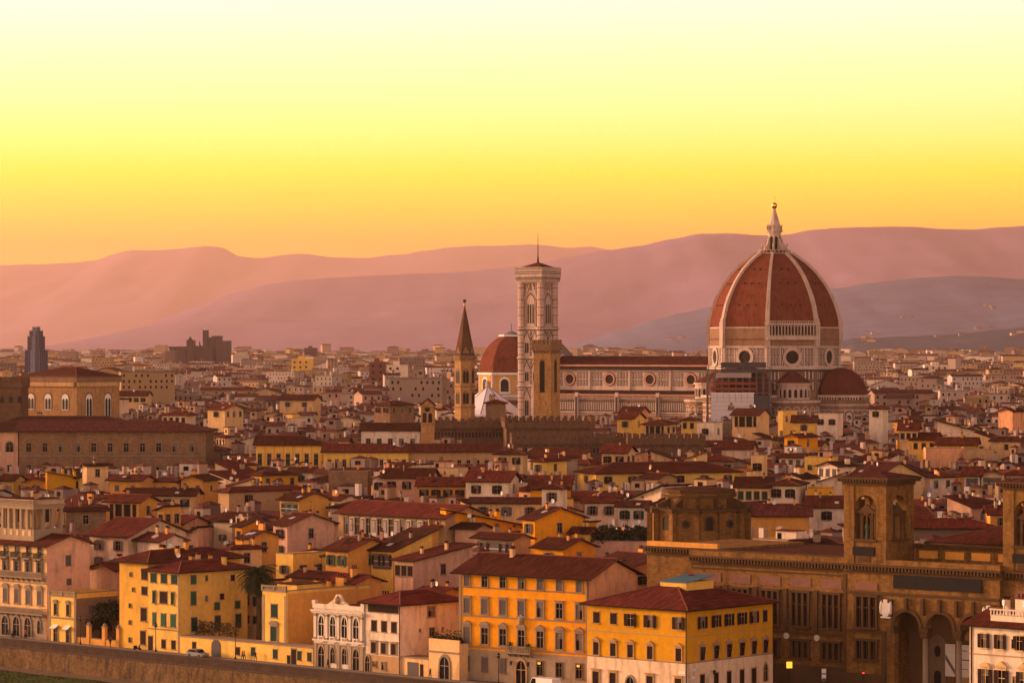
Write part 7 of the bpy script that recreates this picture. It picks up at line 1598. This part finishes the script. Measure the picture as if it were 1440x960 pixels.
# all the others in one mass: the old town's hidden rows and the far city
FW = {k: mat('far_' + k + '_walls', tuple(v), .9, .1, .02, .2, kind='island') for k, v in dict(a=(.44, .32, .25), b=(.54, .44, .38), c=(.36, .23, .17), d=(.46, .29, .15), e=(.22, .15, .13)).items()}
FR = [mat('far_tiles', (.125, .04, .028), .9, .3, .02, .4, kind='island'), mat('far_pale_roofs', (.24, .19, .17), .9, .3, .02, .4, kind='island'), mat('far_brown_tiles', (.095, .035, .03), .9, .3, .02, .4, kind='island')]
FWL = list(FW.values()); fb = MB()
def simple_house(b, x, y, rz, w_, d, h, roof, pitch, wm, rm, z0=0.0, win=True, rr=rnd):
    c, s_ = math.cos(rz), math.sin(rz); Q = lambda u, v, z: (x + u*c - v*s_, y + u*s_ + v*c, z)
    b.faces([Q(0,0,z0-2), Q(w_,0,z0-2), Q(w_,d,z0-2), Q(0,d,z0-2), Q(0,0,h), Q(w_,0,h), Q(w_,d,h), Q(0,d,h)], [(0,1,5,4), (1,2,6,5), (3,0,4,7), (2,3,7,6)], wm)
    o = .7; tp = math.tan(R(pitch)); e = [Q(-o,-o,h-.1), Q(w_+o,-o,h-.1), Q(w_+o,d+o,h-.1), Q(-o,d+o,h-.1)]
    if roof == 'flat': b.faces([Q(-.2,-.2,h+.5), Q(w_+.2,-.2,h+.5), Q(w_+.2,d+.2,h+.5), Q(-.2,d+.2,h+.5), Q(-.2,-.2,h-.1), Q(w_+.2,-.2,h-.1), Q(w_+.2,d+.2,h-.1), Q(-.2,d+.2,h-.1)], [(0,1,2,3), (4,5,1,0), (5,6,2,1), (7,4,0,3)], rm)
    elif roof == 'gy': r_ = (w_/2 + o)*tp; b.faces(e + [Q(w_/2,-o,h+r_), Q(w_/2,d+o,h+r_)], [(0,4,5,3), (1,2,5,4)], rm); b.faces([Q(0,0,h-.1), Q(w_,0,h-.1), Q(w_/2,0,h+r_-.4)], [(0,1,2)], wm)
    elif roof == 'hip': r_ = (min(w_,d)/2 + o)*tp; i_ = min(w_,d)/2; P = [Q(i_,d/2,h+r_), Q(w_-i_,d/2,h+r_)] if w_ >= d else [Q(w_/2,i_,h+r_), Q(w_/2,d-i_,h+r_)]; b.faces(e + P, [(0,1,5,4), (1,2,5), (2,3,4,5), (3,0,4)] if w_ >= d else [(0,1,4), (1,2,5,4), (2,3,5), (3,0,4,5)], rm)
    else: r_ = (d/2 + o)*tp; b.faces(e + [Q(-o,d/2,h+r_), Q(w_+o,d/2,h+r_)], [(0,1,5,4), (2,3,4,5)], rm); b.faces([Q(w_,0,h-.1), Q(w_,d,h-.1), Q(w_,d/2,h+r_-.4)], [(0,1,2)], wm); b.faces([Q(0,0,h-.1), Q(0,d,h-.1), Q(0,d/2,h+r_-.4)], [(2,1,0)], wm)
    if win:
        zz_ = h - 2.6
        for rw in range(3 if y > 1500 and h - z0 > 14 else 2):
            n = max(2, int(w_ / rr.uniform(2.6, 3.6)))
            for k in range(n):
                if rr.random() < .2: continue
                u = w_*(k + .5)/n; b.faces([Q(u-.5,-.08,zz_), Q(u+.5,-.08,zz_), Q(u+.5,-.08,zz_+1.5), Q(u-.5,-.08,zz_+1.5)], [(0,1,2,3)], GLASS)
            if rr.random() < .5: v = d*.5; b.faces([Q(w_+.08,v-.5,zz_), Q(w_+.08,v+.5,zz_), Q(w_+.08,v+.5,zz_+1.4), Q(w_+.08,v-.5,zz_+1.4)], [(0,1,2,3)], GLASS)
            zz_ -= 3.2
    if y < 2600 and rr.random() < .3:
        u, v, aw = rr.uniform(.1, .6)*w_, rr.uniform(.3, .6)*d, rr.uniform(2, 4); hh_ = h + rr.uniform(2.6, 4)
        b.faces([Q(u,v,h), Q(u+aw,v,h), Q(u+aw,v+aw,h), Q(u,v+aw,h), Q(u,v,hh_), Q(u+aw,v,hh_), Q(u+aw,v+aw,hh_), Q(u,v+aw,hh_)], [(0,1,5,4), (1,2,6,5), (3,0,4,7)], rr.choice(FWL)); g_ = .3
        b.faces([Q(u-g_,v-g_,hh_), Q(u+aw+g_,v-g_,hh_), Q(u+aw+g_,v+aw+g_,hh_), Q(u-g_,v+aw+g_,hh_), Q(u+aw/2,v+aw/2,hh_+.8)], [(0,1,4), (1,2,4), (2,3,4), (3,0,4)], rm); b.faces([Q(u+aw*.3,v-.06,hh_-1.7), Q(u+aw*.7,v-.06,hh_-1.7), Q(u+aw*.7,v-.06,hh_-.6), Q(u+aw*.3,v-.06,hh_-.6)], [(0,1,2,3)], GLASS)
    for _ in range(rr.choice((0, 1, 1, 2, 3))):
        u, v, q = rr.uniform(.2, .8)*w_, rr.uniform(.3, .7)*d, rr.uniform(.3, .6); b.faces([Q(u-q,v-q,h), Q(u+q,v-q,h), Q(u+q,v+q,h), Q(u-q,v+q,h), Q(u-q,v-q,h+3.2), Q(u+q,v-q,h+3.2), Q(u+q,v+q,h+3.2), Q(u-q,v+q,h+3.2)], [(0,1,5,4), (1,2,6,5), (3,0,4,7), (4,5,6,7)], rr.choice(FWL))
for f_ in fill:
    if id(f_) in ind: continue
    y, x, rz, w_, d, h, roof, pitch, wall, _v, a, b_, rn = f_
    simple_house(fb, x, y, rz, w_, d, h, {'shed': 'gx', 'shedl': 'gy', 'shedr': 'gy'}.get(roof, roof), pitch, FWL[int(rn*97) % 5], FR[0 if rn < .6 else 2])
D_ = 1480.0
while D_ < 7000:
    sp = 9 + (D_ - 1480) * .005; X = -.20*D_ + rnd.uniform(0, sp); z0 = gz(D_)
    while X < .205*D_:
        far = (D_ - 1480) / 4900; blk_ = rnd.random() < .07 + .25*far
        w_ = rnd.uniform(6, 12.5) if not blk_ else rnd.uniform(14, 34); d = rnd.uniform(8, 13); h = z0 + (rnd.gauss(18, 3) if not blk_ else rnd.gauss(22, 4.5)); y = D_ + rnd.uniform(-.4, .4)*sp
        if rnd.random() < .012: h += rnd.uniform(6, 16)
        pa = px_of(X, y); pb = px_of(X + w_, y); c_ = cap(pa, pb, y, 0)
        h = min(h, c_ - 3.5)
        if h > z0 + 5 and rnd.random() > .12 + .18*far:
            roof = rnd.choice(('gx', 'gx', 'hip', 'gy')) if not blk_ or rnd.random() < .4 else 'flat'
            simple_house(fb, X, y, R(rnd.choice((rnd.gauss(-10, 12), rnd.gauss(-35, 8), rnd.gauss(12, 8)))), w_, d, h, roof, 17, rnd.choice(FWL), FR[1] if roof == 'flat' else rnd.choice((FR[0], FR[2])), z0, win=D_ < 3600)
        X += w_*.95 + rnd.uniform(0, sp*.55)
    D_ += sp*.92
tag(fb.build('city_houses'), 'endless mass of small pale houses and red roofs reaching across the plain', 'houses', kind='stuff')
# scattered trees of the far city and villas on the right hill
tb_ = MB(); TM = mat('far_tree_foliage', (.028, .032, .022), .95, .4, .05, .5)
def puff(b, x, y, z, r, m, rr, n=26):
    for _ in range(n):
        v = Vector((rr.gauss(0, 1), rr.gauss(0, 1), rr.gauss(0, .8))).normalized() * r * rr.uniform(.4, 1.05); q = r*rr.uniform(.15, .35)
        u = Vector((rr.uniform(-1, 1), rr.uniform(-1, 1), rr.uniform(-1, 1))).normalized()*q; w2 = u.cross(v).normalized()*q; p = Vector((x, y, z)) + Vector((v.x, v.y, v.z*.8))
        b.poly([tuple(p-u), tuple(p+w2), tuple(p+u), tuple(p-w2)], m)
for px, D0, n, sp_ in ((1275, 1900, 16, 26), (1330, 2100, 8, 18), (600, 2600, 14, 22), (500, 2700, 8, 20), (560, 2500, 6, 14), (1180, 2300, 6, 16), (400, 2400, 7, 20), (440, 3000, 14, 40), (330, 3400, 12, 40), (180, 2900, 10, 30), (520, 3300, 14, 45), (1230, 3400, 16, 40), (1340, 3700, 16, 50), (1420, 3000, 14, 40), (650, 2900, 10, 30), (60, 4600, 20, 90), (450, 5200, 24, 110), (900, 5000, 20, 90), (1300, 5400, 30, 120), (1380, 1750, 6, 14), (240, 2200, 6, 18), (310, 1700, 5, 12), (680, 3500, 12, 40), (930, 3600, 12, 40), (1200, 4200, 26, 70), (1400, 4000, 22, 60), (100, 3600, 14, 60), (1270, 2900, 14, 30)):
    for _ in range(n): x = PX(px, D0) + rnd.gauss(0, sp_); y = D0 + rnd.gauss(0, sp_); r_ = rnd.uniform(3, 6.5); puff(tb_, x, y, gz(y) + rnd.uniform(11, 17), r_, TM, rnd)
tag(tb_.build('far_trees'), 'dark clumps of trees scattered among the far houses', 'trees', kind='stuff')
vb = MB(); rr = random.Random(4)
from mathutils.bvhtree import BVHTree
trees_ = [BVHTree.FromObject(o_, bpy.context.evaluated_depsgraph_get()) for o_ in sc.objects if o_.name.startswith('hills')]
for px, py, n, sx2 in ((1390, 432, 7, 16), (1378, 461, 12, 18), (1225, 468, 9, 18), (1270, 447, 4, 14), (1330, 475, 6, 24), (1210, 478, 10, 20), (950, 478, 10, 40), (1420, 470, 6, 14)):
    for _ in range((n + 2) // 3):
        qx, qy = px + rr.gauss(0, sx2)*.6, py + rr.uniform(-3, 3); dv = Vector(((qx - CX)/F, 1, -(qy - HY)/F)); hits = [h_ for h_ in (t.ray_cast(Vector((0, 0, CZ)), dv) for t in trees_) if h_[0]]
        if hits: p = min(hits, key=lambda h_: h_[3])[0]; s_ = rr.uniform(9, 22); simple_house(vb, p.x, p.y, R(rr.uniform(-40, 20)), s_, 10, p.z + rr.uniform(4, 8), 'gx', 17, FW['a'], FR[0], p.z - 14, win=False)
tag(vb.build('hillside_villas'), 'scattered small pale villas on the slope of the right hill', 'houses', kind='stuff')
# ================================================================== people, cars and lamps on the river street
CL = dict(navy=mat('navy_cloth', (.02, .022, .04), .9), black=mat('black_cloth', (.012, .011, .011), .9), red=mat('red_cloth', (.35, .03, .02), .9), beige=mat('beige_cloth', (.4, .3, .2), .9), jean=mat('blue_denim', (.05, .07, .13), .9), skin=mat('skin', (.5, .3, .2), .6), hair=mat('dark_hair', (.02, .014, .01), .7))
def person(label, x, y, rz, top_='black', bot='navy', stride=.22, h=1.72):
    """one continuous body grown from a skeleton, then split by height into clothes and skin"""
    s = h / 1.72; J = [((0,0,.95),(.15,.11)), ((0,0,1.15),(.14,.10)), ((0,0,1.38),(.17,.11)), ((0,0,1.48),(.07,.06)), ((0,-.01,1.56),(.075,.085)), ((0,-.01,1.66),(.075,.09)),
        ((-.19,0,1.40),(.06,.06)), ((-.24,.06*stride*4,1.14),(.048,.048)), ((-.25,-.08,.92),(.038,.038)), ((-.25,-.12,.84),(.035,.025)), ((.19,0,1.40),(.06,.06)), ((.24,-.06*stride*4,1.14),(.048,.048)), ((.25,-.12,.92),(.038,.038)), ((.25,-.16,.84),(.035,.025)),
        ((-.09,0,.88),(.10,.10)), ((-.10,-stride*.6,.50),(.068,.068)), ((-.10,-stride*.9,.09),(.045,.045)), ((-.10,-stride*.9-.16,.035),(.045,.03)), ((.09,0,.88),(.10,.10)), ((.10,stride*.3,.50),(.068,.068)), ((.10,stride*.9,.09),(.045,.045)), ((.10,stride*.9-.15,.035),(.045,.03))]
    E_ = [(0,1),(1,2),(2,3),(3,4),(4,5),(2,6),(6,7),(7,8),(8,9),(2,10),(10,11),(11,12),(12,13),(0,14),(14,15),(15,16),(16,17),(0,18),(18,19),(19,20),(20,21)]
    me = bpy.data.meshes.new('person'); me.from_pydata([tuple(c*s for c in p) for p, _ in J], E_, []); o = bpy.data.objects.new('person', me); C.objects.link(o)
    md = o.modifiers.new('s', 'SKIN'); sv = me.skin_vertices[0].data
    for k, (_, r_) in enumerate(J): sv[k].radius = (r_[0]*s, r_[1]*s)
    sv[0].use_root = True; o.modifiers.new('d', 'SUBSURF').levels = 1
    m2 = bpy.data.meshes.new_from_object(o.evaluated_get(bpy.context.evaluated_depsgraph_get())); o.modifiers.clear(); o.data = m2
    m2.materials.clear(); [m2.materials.append(CL[k]) for k in (bot, top_, 'skin', 'hair')]
    for p in m2.polygons:
        z = p.center.z / s; ax = abs(p.center.x) / s; p.material_index = 3 if z > 1.64 or (z > 1.56 and p.center.y > .02) else (2 if z > 1.47 or (ax > .2 and z < .93) else (1 if z > .9 else 0)); p.use_smooth = True
    e = MB(); e.box(-.012*s, .012*s, -.115*s, -.09*s, 1.56*s, 1.60*s, CL['skin'])
    for sg in (-1, 1): e.box(sg*.03*s - .01, sg*.03*s + .01, -.098*s, -.088*s, 1.61*s, 1.625*s, CL['hair'])
    o.location = (x, y, .12); o.rotation_euler = (0, 0, rz); return tag(o, label, 'person', 'people on the river street')
def on_px(px, s): x, y = WP(on_line(px, s), s); return x, y
for px, s, t_, b_, rz, lab in ((155, 9.1, 'black', 'black', .8, 'person in black walking past the garden wall with the posts'), (341, 9.2, 'red', 'navy', -.9, 'person in a red jacket by the low yellow wall below the palm'), (343.5, 9.4, 'beige', 'black', 2.1, 'person in beige right beside the red jacket below the palm'), (359.5, 9.2, 'black', 'jean', -.9, 'person in a black jacket at the first window right of the palm trunk'),
        (461, 9.2, 'black', 'black', 2.2, 'person in dark clothes before the ornate white building'), (605, 9.3, 'navy', 'black', -.9, 'person in navy standing between the garage and the arched door'), (36, 9.2, 'red', 'black', -.6, 'person in red beside the ground floor arches of the left palace'), (11, 9.2, 'black', 'jean', 2.0, 'person in a dark coat near the left edge of the street'), (988, 9.0, 'beige', 'jean', 1.0, 'person in beige on the pavement below the mustard building')):
    person(lab, *on_px(px, s), rz, t_, b_)
def car(label, x, y, rz, col, name='car', L_=4.1, W=1.7, H=1.45, van=False):
    o = thing(name, label, 'van' if van else 'car', x, y, 0.03, rz); pm = mat('car_paint_' + col, dict(grey=(.20, .19, .18), white=(.75, .72, .68), dark=(.03, .03, .035), silver=(.4, .4, .4), red=(.3, .03, .02))[col], .3, .05, spec=.6)
    if van: pr = [(-L_/2, .35), (L_/2, .35), (L_/2, .9), (L_/2 - .25, 1.05), (L_/2 - 1.0, H), (-L_/2 + .05, H + .02), (-L_/2, H - .2)]; cab = [(L_/2 - 1.7, 1.12), (L_/2 - .42, 1.12), (L_/2 - 1.0, H - .12), (L_/2 - 1.7, H - .12)]
    else: pr = [(-L_/2, .3), (L_/2, .3), (L_/2, .65), (L_/2 - .15, .8), (L_/2 - 1.1, .92), (L_/2 - 1.75, H), (-L_/2 + .75, H), (-L_/2 + .15, 1.0), (-L_/2, .8)]; cab = [(-L_/2 + .35, 1.0), (L_/2 - 1.25, .95), (L_/2 - 1.8, H - .1), (-L_/2 + .8, H - .1)]
    b = MB(); b.extr(pr, -W/2, W/2, pm); b.build('body', o); b = MB(); b.extr(cab, -W/2 - .015, W/2 + .015, GLASS); b.build('side_window', o)
    xw = [p for p in pr if p[1] >= .9]; MB().extr([(L_/2 - 1.08, .98), (L_/2 - 1.02, .98), (L_/2 - 1.62, H - .12), (L_/2 - 1.68, H - .12)], -W/2 + .12, W/2 - .12, GLASS).build('windscreen', o)
    for sx_ in (-1, 1):
        for sy_ in (-1, 1):
            wh = MB(); fr = (Vector((sx_*L_*.31 - 1, sy_*W/2)), Vector((1, 0)), Vector((0, sy_)), 2); disc(wh, fr, 1, .31, .32, .03, IRON, 16, t0=-.2); disc(wh, fr, 1, .31, .19, .05, SHS, 12); wh.build('wheel', o)
    for sy_ in (-1, 1): MB().box(L_/2 - .05, L_/2 + .02, sy_*W*.36 - .16, sy_*W*.36 + .16, .6, .75, WHITE).build('headlight', o); MB().box(-L_/2 - .02, -L_/2 + .05, sy_*W*.38 - .1, sy_*W*.38 + .1, .65, .9, CL['red']).build('tail_light', o)
    return o
x, y = on_px(278, 7.4); car('grey hatchback parked by the low yellow wall near the arched gate', x, y, WANG, 'grey')
x, y = on_px(765, 6.6); car('white delivery van parked before the arched door of the orange palace', x, y, WANG + math.pi, 'white', 'van', 5.2, 1.95, 2.25, True)
def scooter(label, x, y, rz):
    o = thing('scooter', label, 'scooter', x, y, .03, rz); b = MB(); b.extr([(-.7, .45), (-.1, .3), (.35, .3), (.55, .9), (.45, .95), (.25, .42), (-.05, .45), (-.1, .75), (-.7, .78)], -.16, .16, CL['black']); b.build('body', o)
    MB().box(-.65, -.05, -.14, .14, .78, .86, CL['black']).build('seat', o); MB().tube([(.5, -.3, 1.05), (.5, .3, 1.05)], .025, IRON, 5).tube([(.5, 0, 1.05), (.62, 0, .3)], .03, IRON, 5).build('handlebar', o)
    for u in (-.55, .62): e = MB(); fr = (Vector((u - 1, -.06)), Vector((1, 0)), Vector((0, -1)), 2); disc(e, fr, 1, .24, .24, .06, IRON, 14, t0=-.12); e.build('wheel', o)
scooter('dark scooter standing before the ochre house', *on_px(193, 8.6), WANG + .3); scooter('dark scooter standing near the door of the left palace', *on_px(18, 8.9), WANG - .4)
def lamp(label, px, s=8.9, lit=False, h=4.2):
    x, y = on_px(px, s); o = thing('street_lamp', label, 'street lamp', x, y, .1, 0, 'iron lamps along the river street'); b = MB(); b.lathe([(.22, 0), (.2, .3), (.1, .4), (.07, 1.0), (.05, h)], 8, IRON); b.build('post', o)
    b = MB(); b.lathe([(.05, h), (.2, h + .15), (.26, h + .6), (.3, h + .65), (.05, h + .95), (.02, h + 1.1)], 8, IRON); b.build('lantern', o); MB().lathe([(.16, h + .16), (.27, h + .62)], 8, CURT).build('glass', o)
lamp('iron street lamp beside the brown door of the ochre house', 219); lamp('iron street lamp below the palm tree', 331); lamp('iron street lamp left of the white van', 701); lamp('iron street lamp at the garden wall posts', 113)
# junction right of the mustard building
def sgn(label, x, y, rz, kind):
    o = thing('traffic_sign', label, 'sign', x, y, 0, rz); MB().lathe([(.04, 0), (.04, 3.2)], 6, SHS).build('post', o); fr = (Vector((-1, -.06)), Vector((1, 0)), Vector((0, -1)), 2); e = MB()
    if kind == 'round': disc(e, fr, 1, 3.0, .38, .03, CL['red'], 18); disc(e, fr, 1, 3.0, .27, .05, WHITE, 16); slab(e, fr, .72, 1.28, 2.0, 2.5, .04, WHITE)
    else: slab(e, fr, .6, 1.4, 1.2, 3.3, .04, SHS); slab(e, fr, .66, 1.34, 2.5, 3.2, .06, WHITE); slab(e, fr, .66, 1.34, 1.7, 2.3, .06, WHITE)
    e.build('sign_plate', o)
def lib_pt(px, v): u = ux((LX - v*math.sin(-LA)*0 + math.sin(LA)*(-v)*-1*-1, LY - v*math.cos(LA), LA, 0), px); return u
def gp(px, D_): return PX(px, D_), D_
sgn('round red rimmed road sign on a post in front of the dark library wing', *gp(1150, 512), 0, 'round'); sgn('tall grey board sign beside the round road sign', *gp(1158.5, 510), 0, 'board')
x, y = gp(1214, 499); o = thing('traffic_light', 'traffic light showing red before the library pavilion', 'traffic light', x, y, 0, 0); MB().lathe([(.07, 0), (.06, 3.4)], 7, IRON).build('post', o); MB().box(-.18, .18, -.15, .15, 2.8, 3.9, IRON).build('signal_head', o)
e = MB(); disc(e, (Vector((-1, -.15)), Vector((1, 0)), Vector((0, -1)), 2), 1, 3.65, .14, .03, glow('red_signal', (1, .03, .02), 2.5), 12); e.build('red_lamp', o)
x, y = gp(1110, 514); o = thing('lit_sign', 'small glowing yellow sign on a post in the dark street beside the mustard building', 'sign', x, y, 0, .2); MB().lathe([(.05, 0), (.05, 3.0)], 6, IRON).build('post', o); MB().box(-.45, .45, -.1, .1, 2.9, 3.9, glow('lit_yellow_sign', (1, .5, .03), 1.1)).build('sign_box', o)
car('dark car waiting near the library wall under the traffic light', *gp(1212, 494), R(-40), 'dark'); car('silver car parked below the library entrance arches', *gp(1292, 488), R(-40), 'silver')
